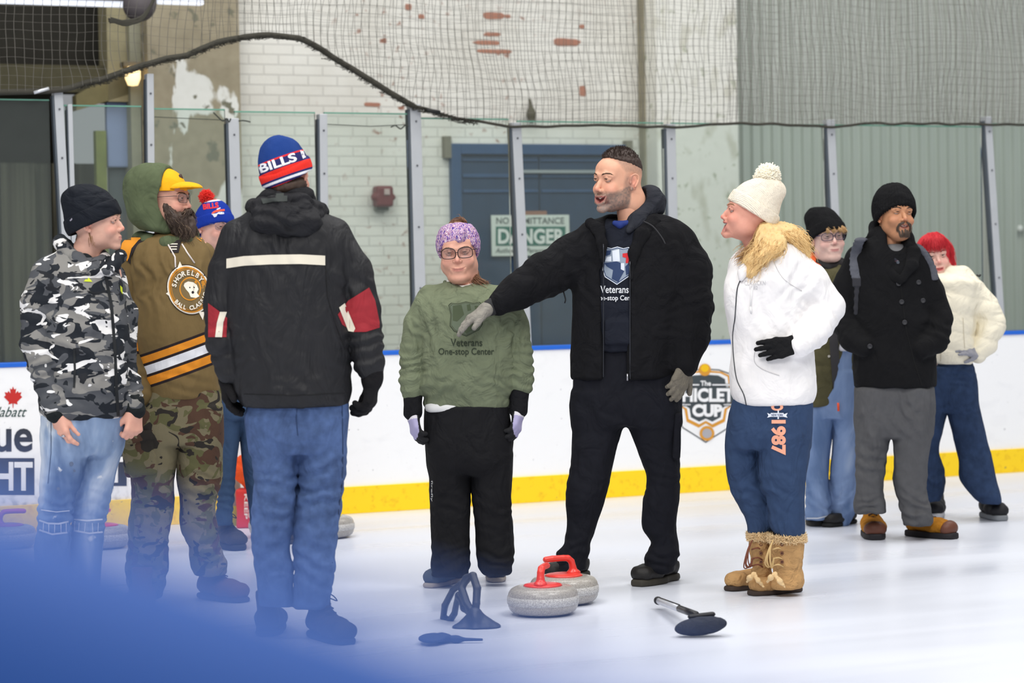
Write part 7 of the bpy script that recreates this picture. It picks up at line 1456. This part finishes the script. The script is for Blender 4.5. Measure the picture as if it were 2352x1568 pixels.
def pea_coat_man():
    f = Fig(2060, 1240, 'person with goatee in black ribbed beanie, long black double-breasted coat and tan boots'); C = f.C
    CO = fabric((19, 19, 21), .7, 9, (1, 1, .7), .5, .95, .12, 'black_wool'); s = S()
    s.stack(f.rows([(888, 1961, 2150, 0, .15), (860, 1960, 2150, 0, .155), (800, 1960, 2148, 0, .155), (740, 1958, 2142, 0, .155), (680, 1952, 2136, 0, .15), (630, 1948, 2128, 0, .145), (590, 1958, 2112, .0, .13), (560, 1975, 2095, .005, .11), (535, 1998, 2082, .01, .085), (520, 2012, 2072, .015, .065)]), k=.03)
    s.path(f.pts([(1972, 600, 0, 34), (1948, 660, .01, 34), (1938, 730, .0, 33), (1958, 778, -.08, 27), (1985, 795, -.13, 22)]), k=(.04, .02)); s.path(f.pts([(2105, 600, 0, 34), (2138, 670, .01, 30), (2158, 730, .0, 29), (2150, 780, -.07, 28), (2118, 800, -.13, 24)]), k=(.04, .02)); s.el(C(2058, 545, -.07), (.05, .08, .07), k=.02, op=1)
    V, F = wrap(s, .006, .005, (8, 8, 5), 33, [(C(2150, 770, -.05), .10, (.5, 0, 1), .006, .05), (C(1950, 760, -.05), .1, (.5, 0, 1), .004, .05)]); su = (V, F); co = f.part('coat', V, F, CO)
    s = S(); s.path(f.pts([(1998, 560, -.02, 14), (2003, 582, -.085, 17), (2026, 612, -.128, 15), (2058, 638, -.150, 9), (2068, 650, -.154, 5)]), k=.01, sq=(1.1, .32, 1)); s.path(f.pts([(2085, 556, -.03, 13), (2098, 580, -.095, 15), (2094, 608, -.135, 13), (2074, 640, -.155, 8)]), k=.01, sq=(1.1, .32, 1)); s.path(f.pts([(2012, 520, .05, 16), (2008, 545, -.02, 14), (2016, 566, -.07, 11)]), k=.02); s.path(f.pts([(2078, 522, .04, 12), (2086, 545, -.03, 11), (2084, 562, -.07, 9)]), k=.02)
    V, F = wrap(s, .006, .003, (12, 12, 12)); lp = (V, F); f.part('lapel', V, F, CO, co)
    both = joinm([su, lp]); SW = plain((44, 44, 48), .5); 
    bv = BVHTree.FromPolygons([Vector(v_) for v_ in su[0]], [tuple(map(int, q)) for q in su[1]]); cam_l = Vector(f.L(CAM))
    def on(x, y, l=.003):
        p = Vector(C(x, y, 0)); d = (p - cam_l).normalized(); h = bv.ray_cast(cam_l, d); return (h[0] - d * l) if h[0] is not None else Vector(C(x, y, -.15))
    for x, y in ((2064, 651), (2110, 648), (2071, 693), (2120, 690), (2078, 740), (1998, 795)):
        p = on(x, y, .002); V_, F_2 = lathe([(0, .0), (.010, .0), (.0125, .003), (.0125, .006), (.010, .007), (.007, .005), (0, .005)], 16); mb = MB(); mb.add([(v[0] + p[0], p[1] - v[2], v[1] + p[2]) for v in V_], F_2); f.part('button', np.array(mb.v), mb.f, SW, co)
    printed(f, 'front_edge', [strips([(2068, 650), (2074, 700), (2082, 760), (2100, 830), (2118, 886)], 1.8)], plain((10, 10, 11), .9), su, co, .002, 10)
    # backpack straps and pack
    BG = fabric((86, 88, 96), .4, 20, (1, 1, 1), .4, .9, .1, 'grey_webbing'); bp = None
    s = S(); s.stack(f.rows([(800, 1985, 2120, .22, .09), (600, 1985, 2110, .22, .10), (560, 2000, 2100, .21, .07)]), k=.02); V, F = s.mesh(.01); bp = f.part('backpack', V, F, BG)
    P = [(1975, 552), (1966, 580), (1965, 620), (1970, 642)]; pts = [Vector(C(1982, 560, .05)), Vector(C(1981, 552, .0))] + [on(x, y, .004) for x, y in P]; s = S(); s.path([(*p, .0125) for p in spline(pts, 3)], k=.004, sq=(2.3, .7, .8)); V, F = s.mesh(.005); f.part('strap', V, F, BG, bp)
    pts = [on(x, y, .006) for x, y in ((1969, 642), (1968, 670), (1966, 720))]; s = S(); s.path([(*p, .009) for p in spline(pts, 3)], k=.01, sq=(1.3, .5, 1)); s.box(on(1968, 648, .008), (.022, .008, .022), rd=.004); V, F = s.mesh(.004); f.part('strap', V, F, plain((44, 44, 50), .8), bp)
    pts = [Vector(C(2100, 562, .05)), on(2112, 568, .006), on(2126, 585, .006), on(2140, 612, .006), on(2146, 640, .004)]; s = S(); s.path([(*p, .011) for p in spline(pts, 3)], k=.004, sq=(2.0, .7, .8)); V, F = s.mesh(.005); f.part('strap', V, F, BG, bp)
    s = S(); s.stack(f.rows([(610, 2030, 2085, -.075, .05), (580, 2030, 2085, -.06, .05), (560, 2035, 2078, -.03, .05)]), k=.01); V, F = s.mesh(.005); f.part('shirt', V, F, plain((110, 110, 112), .9)); 
    s = S(); s.path(f.pts([(2018, 555, -.05, 6), (2040, 580, -.10, 6), (2062, 603, -.125, 5)]), k=.01); V, F = s.mesh(.004); f.part('scarf', V, F, camo('plaid', [(40, 40, 48), (120, 60, 66), (90, 96, 104)], [.55, .56], 22))
    TR = fabric((84, 84, 86), .9, 8, (1, 1, .5), .15, .9, .08, 'grey_twill'); s = S(); plain_legs(f, s, [(1178, 1966, 2036, -.02, .09), (1165, 1962, 2036, -.02, .09), (1130, 1966, 2030, -.02, .088), (1060, 1966, 2034, -.01, .095), (1000, 1966, 2044, -.01, .105), (940, 1965, 2058, 0, .12), (890, 1965, 2062, 0, .13)], [(1205, 2076, 2140, .0, .08), (1190, 2072, 2143, .0, .088), (1160, 2062, 2136, 0, .09), (1130, 2055, 2130, 0, .09), (1070, 2052, 2130, 0, .095), (1020, 2052, 2138, 0, .105), (950, 2050, 2144, 0, .12), (890, 2052, 2146, 0, .13)], [(870, 1966, 2146, 0, .13), (930, 1965, 2146, 0, .132), (985, 1966, 2144, 0, .12), (1005, 1975, 2138, 0, .10)])
    V, F = wrap(s, .006, .006, (9, 9, 5), 35, [(C(2000, 1060, -.08), .1, (.3, 0, 1), .006, .06), (C(2000, 1165, -.08), .06, (0, 0, 1), .006, .035), (C(2100, 1175, -.06), .1, (.5, 0, 1), .008, .05), (C(2090, 950, -.1), .12, (.9, 0, .5), .006, .07)]); f.part('trousers', V, F, TR)
    BT = fabric((178, 118, 32), .5, 20, (1, 1, 1), .4, .8, .15, 'tan_nubuck'); TC = plain((104, 62, 46), .5); SL = plain((34, 32, 36), .7); LC = plain((60, 40, 30), .8)
    shoe(f, (1998, 1226), (2022, 1250), .30, .058, .175, mat=BT, sole=SL, lace=LC, toecap=TC, soleh=.032, name='boot'); shoe(f, (2084, 1229), (2194, 1238), .30, .056, .12, mat=BT, sole=SL, lace=LC, toecap=TC, soleh=.032, name='boot')
    neck = f.pts([(2045, 560, .03, 28), (2048, 530, .01, 28), (2054, 505, 0, 28)])
    H = head(f, (2056, 494, -.02), yaw=26, pitch=8, roll=2, sc=1.02, sx=1.02, jaw=1.0, fat=.005, nose=1.1, smile=.6, mouth=.005, skin=(196, 142, 106), lips=(150, 96, 88), neck=neck, brow=(50, 38, 32), gaze=(.1, .1), iris=(50, 36, 28), cheekc=(190, 124, 96), squint=.9, stub=((120, 84, 64), .25))
    BD = hairmat((88, 74, 64)); fw = lambda p: Vector(H['fwd'](np.array([p]))[0])
    gs = [[fw((x, -.100 + abs(x) * .6, -.085)), fw((x * .9, -.104 + abs(x) * .6, -.105)), fw((x * .7, -.092, -.126))] for x in (-.026, -.013, 0, .013, .026)] + [[fw((q * .008, -.108, -.054)), fw((q * .022, -.102, -.060)), fw((q * .033, -.090, -.075)), fw((q * .032, -.088, -.100))] for q in (-1, 1)]
    locks(f, gs, BD, 700, .0035, .0009, 5, 'goatee', None, .001, .03)
    KN = fabric((18, 18, 20), .5, 14, (1, 1, 1), .4, .95, .1, 'black_knit'); beanie(f, H, KN, top=.128, w=.094, dpt=.113, front=.026, back=-.072, cuff=.03, ribs=.0028, nr=44, sqr=.80)
    body(f, core(f, C(2054, 505, 0), (C(1980, 605, 0), C(2100, 605, 0)), (C(2010, 930, 0), C(2100, 930, 0)), [(C(1942, 720, 0), C(1980, 793, -.11)), (C(2155, 730, 0), C(2122, 798, -.11))], [(C(2002, 1060, 0), f.A(2004, 1230, .0)), (C(2090, 1060, 0), f.A(2108, 1232, 0))]), (196, 142, 106))
pea_coat_man()
def red_hair_woman():
    f = Fig(2215, 1196, 'person with bright red hair in cream puffer jacket and dark flared jeans, hand on hip'); C = f.C
    CR = fabric((238, 230, 208), .6, 10, (1, 1, 1), .05, .8, .04, 'cream_nylon'); s = S(); s.stack(f.rows([(832, 2152, 2232, 0, .13), (815, 2146, 2238, 0, .14), (770, 2140, 2238, 0, .145), (720, 2136, 2240, 0, .145), (670, 2134, 2248, 0, .14), (640, 2142, 2240, 0, .125), (632, 2150, 2222, .005, .10), (622, 2156, 2206, .01, .07)]), k=.03)
    s.path(f.pts([(2222, 662, 0, 28), (2262, 706, .02, 30), (2280, 745, .02, 28), (2262, 790, -.02, 24), (2248, 812, -.05, 18)]), k=(.04, .014)); s.path(f.pts([(2150, 655, .03, 27), (2132, 730, .04, 26), (2140, 800, .02, 22)]), k=(.04, .014)); s.path(f.pts([(2158, 640, -.08, 9), (2184, 628, -.02, 12), (2212, 630, .03, 13), (2232, 646, .04, 11)]), k=.03)
    V, F = s.mesh(.006); N = normals(V, F); q = V[:, 2] + .25 * V[:, 0]; V = V + N * (.009 * np.abs(np.sin(q * math.pi / .10)) ** .6)[:, None]; V = disp(V, F, .004, (16, 16, 12), 5); su = (V, F); jk = f.part('puffer_jacket', V, F, CR)
    printed(f, 'seam', [strips([(2158, 640), (2162, 720), (2160, 830)], 2.5), strips([(2212, 730), (2214, 770), (2216, 800)], 1.8)], plain((206, 196, 172), .9), su, jk, .002, 10)
    mb = MB(); mb.tube([C(2244, 632, .0), C(2250, 634, -.02), C(2252, 630, -.02)], .006, 6); f.part('toggle', np.array(mb.v), mb.f, plain((40, 44, 44), .7), jk)
    DJ = fabric((42, 58, 86), .9, 9, (1, 1, .5), .2, .9, .22, 'dark_denim'); s = S(); plain_legs(f, s, [(1150, 2108, 2160, .05, .07), (1125, 2106, 2168, .05, .08), (1080, 2104, 2168, .04, .08), (1040, 2106, 2158, .03, .075), (980, 2112, 2166, .02, .09), (900, 2126, 2190, 0, .11), (840, 2140, 2200, 0, .12)], [(1155, 2255, 2302, .0, .075), (1140, 2236, 2300, .0, .085), (1110, 2208, 2292, 0, .085), (1050, 2200, 2277, 0, .08), (1000, 2190, 2264, 0, .085), (940, 2175, 2250, 0, .10), (880, 2170, 2244, 0, .115), (840, 2168, 2234, 0, .12)], [(822, 2156, 2230, 0, .115), (880, 2152, 2243, 0, .125), (920, 2152, 2246, 0, .12), (945, 2158, 2244, 0, .10)])
    V, F = wrap(s, .006, .005, (9, 9, 5), 45, [(C(2215, 860, -.1), .08, (.2, 0, 1), .004, .035), (C(2145, 1100, 0), .07, (.2, 0, 1), .008, .06)]); f.part('jeans', V, F, DJ)
    SH = plain((30, 30, 34), .7); shoe(f, (2150, 1180), (2146, 1194), .28, .052, .12, mat=SH, sole=plain((196, 196, 200), .8), soleh=.03); shoe(f, (2262, 1185), (2300, 1196), .28, .054, .09, mat=SH, sole=plain((128, 132, 136), .8), lace=plain((160, 160, 164), .8), soleh=.03)
    neck = f.pts([(2165, 625, .02, 21), (2158, 600, .0, 21)])
    H = head(f, (2146, 588, .0), yaw=12, pitch=0, roll=-8, sc=.98, sx=.98, nose=.95, skin=(234, 190, 174), lips=(206, 96, 96), neck=neck, brow=(120, 60, 50), gaze=(-.4, 0), iris=(60, 60, 50), cheekc=(236, 150, 140), smile=.4, mouth=.003, ears=False)
    RH = hairmat((206, 48, 58)); s = S(); s.el((0, .018, .028), (.092, .106, .098)); s.path([(-.080, .0, -.01, .022), (-.082, -.01, -.06, .018), (-.074, -.01, -.09, .010)], k=.03); s.path([(.080, .0, -.01, .022), (.082, -.01, -.06, .018), (.074, -.01, -.09, .010)], k=.03); s.el((0, .05, -.03), (.082, .06, .07), k=.03); s.el((0, -.085, -.045), (.064, .060, .078), k=.008, op=1)
    V, F = s.mesh(.004); th = np.arctan2(V[:, 0], V[:, 1]); V = V + normals(V, F) * (.0016 * np.sin(th * 60 + noise(V * 20, 3) * 3))[:, None]; hr = f.part('hair', H['fwd'](V), F, RH)
    fw = lambda p: Vector(H['fwd'](np.array([p]))[0]); locks(f, [[fw((x * .4, -.03, .125)), fw((x * .8, -.085, .095)), fw((x, -.108 + abs(x) * .5, .055)), fw((x * 1.05, -.108 + abs(x) * .5, .022))] for x in (-.06, -.045, -.03, -.015, 0, .015, .03, .045, .06)] + [[fw((q * .05, -.05, .10)), fw((q * .088, -.05, .04)), fw((q * .092, -.04, -.03)), fw((q * .082, -.04, -.09))] for q in (-1, 1)], RH, 800, .006, .0012, 5, 'fringe', hr, .002); 
    s = S(); w = C(2248, 812, -.05); hand(s, w, C(2214, 800, -.13) - w, (.2, -.8, .6), t=-1, size=.9, curl=(14, 16, 18, 22), spread=.2); V, F = s.mesh(.0035); f.part('glove', V, F, fabric((150, 150, 158), .5, 20))
    s = S(); s.path([(*C(2251, 807, -.045), .036), (*C(2246, 814, -.055), .034)], k=.0); V, F = s.mesh(.005); f.part('glove_cuff', V, F, plain((50, 50, 54), .8))
    body(f, core(f, C(2155, 600, 0), (C(2155, 655, .01), C(2222, 655, 0)), (C(2172, 880, 0), C(2205, 880, 0)), [(C(2134, 730, .03), C(2140, 790, .02)), (C(2276, 735, .02), C(2250, 808, -.045))], [(C(2128, 1040, .03), f.A(2140, 1170, .05)), (C(2232, 1040, 0), f.A(2276, 1180, 0))]), (234, 190, 174))
red_hair_woman()
# ---------------------------------------------------------------- curling stones, brooms and bags
t = NT('granite'); n = t.noise(420, 2); n2 = t.noise(14, 3)
GC = t.ramp(n, [(.38, lin((132, 126, 118))), (.5, lin((160, 154, 146))), (.64, lin((188, 184, 176)))]); t.bump(t.noise(60, 3), .08, .002); GRAN = t.fin(GC, t.ramp(n2, [(.4, (.22,) * 3), (.6, (.34,) * 3)]), 0, .5)
t = NT('granite_band'); n = t.noise(300, 3); GB2 = t.fin(t.ramp(n, [(.38, lin((150, 146, 142))), (.6, lin((206, 204, 200)))]), .65, 0, .3)
def curling_stone(px, py, label, rgb, rz=0.0, group='curling stones on the ice'):
    p = G(px, py); e = empty('curling_stone', (p.x, p.y, 0), rz, label, 'curling stone', group)
    R = .140; prof = [(0.0, .004), (.060, .004), (.064, .0), (.070, .0), (.074, .004)]
    prof += [(R * (.53 + .47 * math.sin(a)) if False else .066 + (R - .066) * math.sin(a) ** .55, .058 - .054 * math.cos(a) ** .7) for a in [math.pi / 2 * k / 10 for k in range(1, 10)]]
    top = [(.066 + (R - .066) * math.cos(a) ** .55, .064 + .050 * math.sin(a) ** .8) for a in [math.pi / 2 * k / 10 for k in range(0, 10)]]
    V, F = lathe(prof + [(R, .050), (R + .0005, .056), (R, .062)] + top[1:] + [(.06, .1135), (0, .114)], 64); mb = MB(); mb.add(V, F); st = mb.build('granite', GRAN, e, True)
    V, F = lathe([(R - .004, .040), (R + .0022, .046), (R + .0032, .060), (R + .0022, .074), (R - .006, .080)], 64); mb = MB(); mb.add(V, F); mb.build('band', GB2, st, True)
    HM = plain(rgb, .3, spec=.5, name='handle_plastic', var=.05)
    V, F = lathe([(0, .124), (.050, .124), (.072, .120), (.078, .115), (.074, .110), (.05, .112)], 48); mb = MB(); mb.add(V, F); mb.build('handle_plate', HM, e, True)
    s = S(); s.path([(-.045, 0, .118, .017), (-.042, 0, .145, .014), (-.036, 0, .170, .013), (-.020, 0, .184, .013), (.0, 0, .186, .0125), (.050, 0, .186, .013), (.080, 0, .184, .0125)], k=(.012, .002), sq=(1, 1.15, 1)); s.el((-.045, 0, .124), (.030, .026, .012), k=.012); V, F = s.mesh(.0035); mkobj('handle', V, F, HM, e); return e
curling_stone(1248, 1452 - 42, 'curling stone with red handle, nearest one beside the dark stabiliser', (226, 62, 52), 1.35)
curling_stone(1296, 1425 - 40, 'curling stone with red handle half hidden behind the nearest red one', (226, 62, 52), -2.7)
curling_stone(752, 1262 - 28, 'curling stone with yellow handle right of the blue jeans', (226, 220, 30), .5)
curling_stone(634, 1262 - 30, 'curling stone seen between and left of the blue jeans', (226, 220, 30), 1.2)
curling_stone(238, 1290 - 32, 'curling stone with crimson handle behind the ripped jeans', (214, 42, 70), 1.4)
curling_stone(20, 1290 - 32, 'curling stone with purple handle at the left edge, mostly behind the blue blur', (170, 60, 140), .3)
# delivery stabiliser: triangular foot with a looped handle
p = G(1092, 1440); e = empty('stabiliser', (p.x, p.y, 0), 0, 'dark grey plastic curling stabiliser with looped handle and triangular foot', 'stabiliser'); SP_ = plain((52, 58, 74), .45, name='dark_plastic', bump=.15)
pm = FPX / p.y
def L2(x, y, dy=0): d = ray(x, y); t_ = (p.y + dy) / d.y; q = CAM + d * t_; return (q.x - p.x, dy, q.z)
s = S(); s.path([(*L2(1084, 1398), .014), (*L2(1090, 1412), .016)], k=.01)
V = []; F = []; nb = 24
a = [L2(x, y) for x, y in ((1086, 1398), (1102, 1400), (1122, 1418), (1146, 1437), (1153, 1448), (1034, 1453), (1046, 1430), (1068, 1412))]
s = S(); s.stack([(lambda a, b: (a[2], (a[0] + b[0]) / 2, 0, (b[0] - a[0]) / 2, bb))(L2(x0, y), L2(x1, y)) for y, x0, x1, bb in ((1453, 1034, 1153, .05), (1444, 1038, 1150, .048), (1428, 1054, 1132, .036), (1412, 1070, 1112, .024), (1398, 1082, 1098, .014))], k=.01, e=2.6); s.path([(*L2(1090, 1412), .018), (*L2(1118, 1436), .020), (*L2(1140, 1444), .014)], k=.02, sq=(1, 2.2, 1)); s.path([(*L2(1048, 1446), .014), (*L2(1138, 1444), .016)], k=.02, sq=(1, 2.4, 1)); s.rc(L2(1092, 1405), L2(1092, 1440), .016, .03, k=.02, sq=(1, 2, 1)); s.plane((0, 0, .001), (0, 0, -1)); V, F = s.mesh(.004); mkobj('foot', V, F, SP_, e)
s = S(); s.path([(*L2(1090, 1410), .0125), (*L2(1072, 1385, .03), .0125), (*L2(1060, 1350, .07), .0125), (*L2(1072, 1326, .08), .0125), (*L2(1086, 1320, .06), .0125), (*L2(1096, 1350, .03), .0125), (*L2(1094, 1385, .01), .012), (*L2(1092, 1410), .012)], k=(.012, .003), sq=(1.25, 1, 1))
s.path([(*L2(1074, 1328, .08), .0125), (*L2(1040, 1355, .14), .0125), (*L2(1022, 1390, .2), .0135), (*L2(1018, 1418, .24), .012), (*L2(1034, 1424, .2), .0135), (*L2(1044, 1408, .16), .0125), (*L2(1052, 1368, .1), .0115)], k=(.012, .003), sq=(1, 1.3, 1)); s.path([(*L2(1054, 1365, .1), .0115), (*L2(1066, 1396, .05), .0125), (*L2(1084, 1412, .01), .012)], k=.012); V, F = s.mesh(.0035); mkobj('handle', V, F, SP_, e)
# flat broom pad in the haze at the bottom
p = G(1036, 1476); e = empty('broom', (p.x, p.y, 0), -.06, 'dark teardrop curling broom pad lying flat near the bottom edge', 'broom', 'curling brooms'); s = S(); k_ = p.y / FPX
s.el((-.068, 0, .02), (.052, .085, .014), k=0); s.path([(-.03, 0, .02, .014), (.02, 0, .014, .008), (.115, 0, .012, .005)], k=.03); V, F = s.mesh(.004); mkobj('pad', V, F, plain((44, 58, 92), .7), e); mb = MB(); mb.tube([(-.03, 0, .03), (.0, .25, .03), (.01, .4, .018)], .010, 8); 
# broom with its oval head towards the camera
hd = G(1610, 1462); en = G(1513, 1388, .02); e = empty('broom', (hd.x, hd.y, 0), 0, 'black and silver curling broom lying on the ice with oval black head towards the camera', 'broom', 'curling brooms')
s = S(); s.el((0, 0, .040), (.098, .045, .034), rotm(-18, -6, 0)); s.plane((0, 0, .002), (0, 0, -1)); V, F = s.mesh(.004); V = disp(V, F, .001, (80, 80, 80)); h_ = mkobj('head', V, F, fabric((50, 54, 66), .4, 30, (1, 1, 1), .3), e)
s = S(); s.rc((-.035, .02, .072), (.045, .02, .080), .012, .012, sq=(1, 1, .8)); V, F = s.mesh(.004); mkobj('head_bracket', V, F, plain((26, 26, 30), .5), e)
a = Vector((-.015, .03, .078)); b = Vector((en.x - hd.x, en.y - hd.y, .035)); a2 = a.lerp(b, .42)
mb = MB(); mb.tube([a, a2], .0135, 14); mb.build('lower_shaft', plain((30, 30, 34), .4), e, True); mb = MB(); mb.tube([a2, b], .0135, 14); mb.build('upper_shaft', plain((196, 198, 206), .35, .3), e, True)
d = (b - a).normalized(); mb = MB(); mb.tube([b, b + d * .02], .0165, 14); mb.tube([b - d * .001, b - d * .012], .0150, 14); mb.build('end_cap', plain((30, 30, 34), .5), e, True)
mb = MB(); sd = Vector((0, 0, 1)).cross(d).normalized(); mb.tube([a2 + Vector((0, 0, .0133)), b - d * .03 + Vector((0, 0, .0133))], .0035, 6); mb.build('grip_stripe', plain((30, 30, 34), .5), e, True)
# orange jacket over a red bag by the boards
def at3(x, y, Y): d_ = ray(x, y); return CAM + d_ * (Y / d_.y)
g0 = G(590, 1210); Yb = g0.y; e = empty('tote_bag', (g0.x, g0.y, 0), 0, 'red tote bag with white lettering standing on the ice behind the blue jeans', 'bag')
def Q(x, y, dy=0): q = at3(x, y, Yb + dy); return (q.x - g0.x, dy, q.z)
s = S(); a_, b_ = Q(546, 1194), Q(640, 1120); s.box(((a_[0] + b_[0]) / 2, 0, b_[2] / 2), ((b_[0] - a_[0]) / 2, .07, b_[2] / 2), rd=.012); V, F = s.mesh(.006); V = disp(V, F, .003, (20, 20, 12)); mkobj('bag_body', V, F, plain((212, 48, 36), .6), e)
mb = MB()
for txt, bx in (('KEEP', (561, 1134, 569, 1192)), ('COLD', (571, 1134, 582, 1192))):
    V2, F2 = fit(txt, bx, .02, rot=90); mb.add([Q(x, y, -.0745) for x, y in V2], F2)
mb.build('lettering', plain((240, 224, 214), .6), e)
def Qo(o, x, y, dy=0): q = at3(x, y, Yb + dy); return tuple(q - Vector(o.location))
e2 = empty('safety_jacket', (g0.x, g0.y + .02, 0), 0, 'bright orange and yellow jacket heaped on the red tote bag', 'jacket')
s = S(); s.path([(*Q(562, 1062, -.02), .04), (*Q(566, 1085, -.04), .05), (*Q(585, 1110, -.04), .045), (*Q(592, 1136, -.06), .028)], k=.05, sq=(1.1, .9, 1)); s.el(Q(605, 1080, 0), (.09, .08, .07), k=.05); s.plane((0, 0, 9), (0, 0, 1)); V, F = wrap(s, .006, .008, (12, 12, 10), 4); mkobj('cloth', V, F, fabric((232, 86, 40), .8, 12), e2)
s = S(); s.path([(*Q(566, 1104, -.095), .014), (*Q(578, 1098, -.10), .015), (*Q(592, 1086, -.095), .014)], k=.01, sq=(1, .6, 1.2)); V, F = s.mesh(.004); mkobj('yellow_band', V, F, plain((246, 214, 30), .6), e2)
g2 = G(535, 1207); e3 = empty('canister', (g2.x, g2.y + .02, 0), 0, 'grey canister with yellow base beside the red tote bag', 'canister'); V, F = lathe([(0, 0), (.045, 0), (.045, .10), (.045, .11)], 24); mb = MB(); mb.add(V, F); mb.build('base', plain((190, 190, 40), .5), e3, True); V, F = lathe([(.044, .11), (.044, .32), (.03, .35), (0, .36)], 24); mb = MB(); mb.add(V, F); mb.build('body', plain((150, 148, 136), .5), e3, True)
g3 = G(676, 1204); e4 = empty('sports_bag', (g3.x, g3.y, 0), 0, 'black and grey bag with a red strap seen between the blue jeans legs', 'bag'); s = S(); s.el((0, 0, .12), (.09, .07, .13)); s.plane((0, 0, .002), (0, 0, -1), .01); V, F = wrap(s, .006, .006, (14, 14, 14)); mkobj('bag_body', V, F, plain((34, 36, 42), .7), e4); mb = MB(); mb.tube(spline([(-.06, -.03, .2), (-.03, -.05, .30), (.02, -.05, .33), (.05, -.03, .22)], 6), .012, 8); mb.build('strap', plain((214, 60, 66), .7), e4, True); mb = MB(); mb.box(-.05, -.02, -.075, -.06, .08, .2); mb.build('side_panel', plain((120, 124, 120), .7), e4, bevel=.004)
p = W(568, 985, -.12); mb = MB(); gg = Vector((p.x, p.y, 0)); mb.tube([Vector((0, 0, .0)), Vector((0.0, .0, p.z + .12))], .008, 8); o = mb.build('broom_shaft', plain((84, 96, 90), .5), None, True); o.location = gg; tag(o, 'thin dark green shaft standing against the boards above the orange jacket', 'broom shaft')
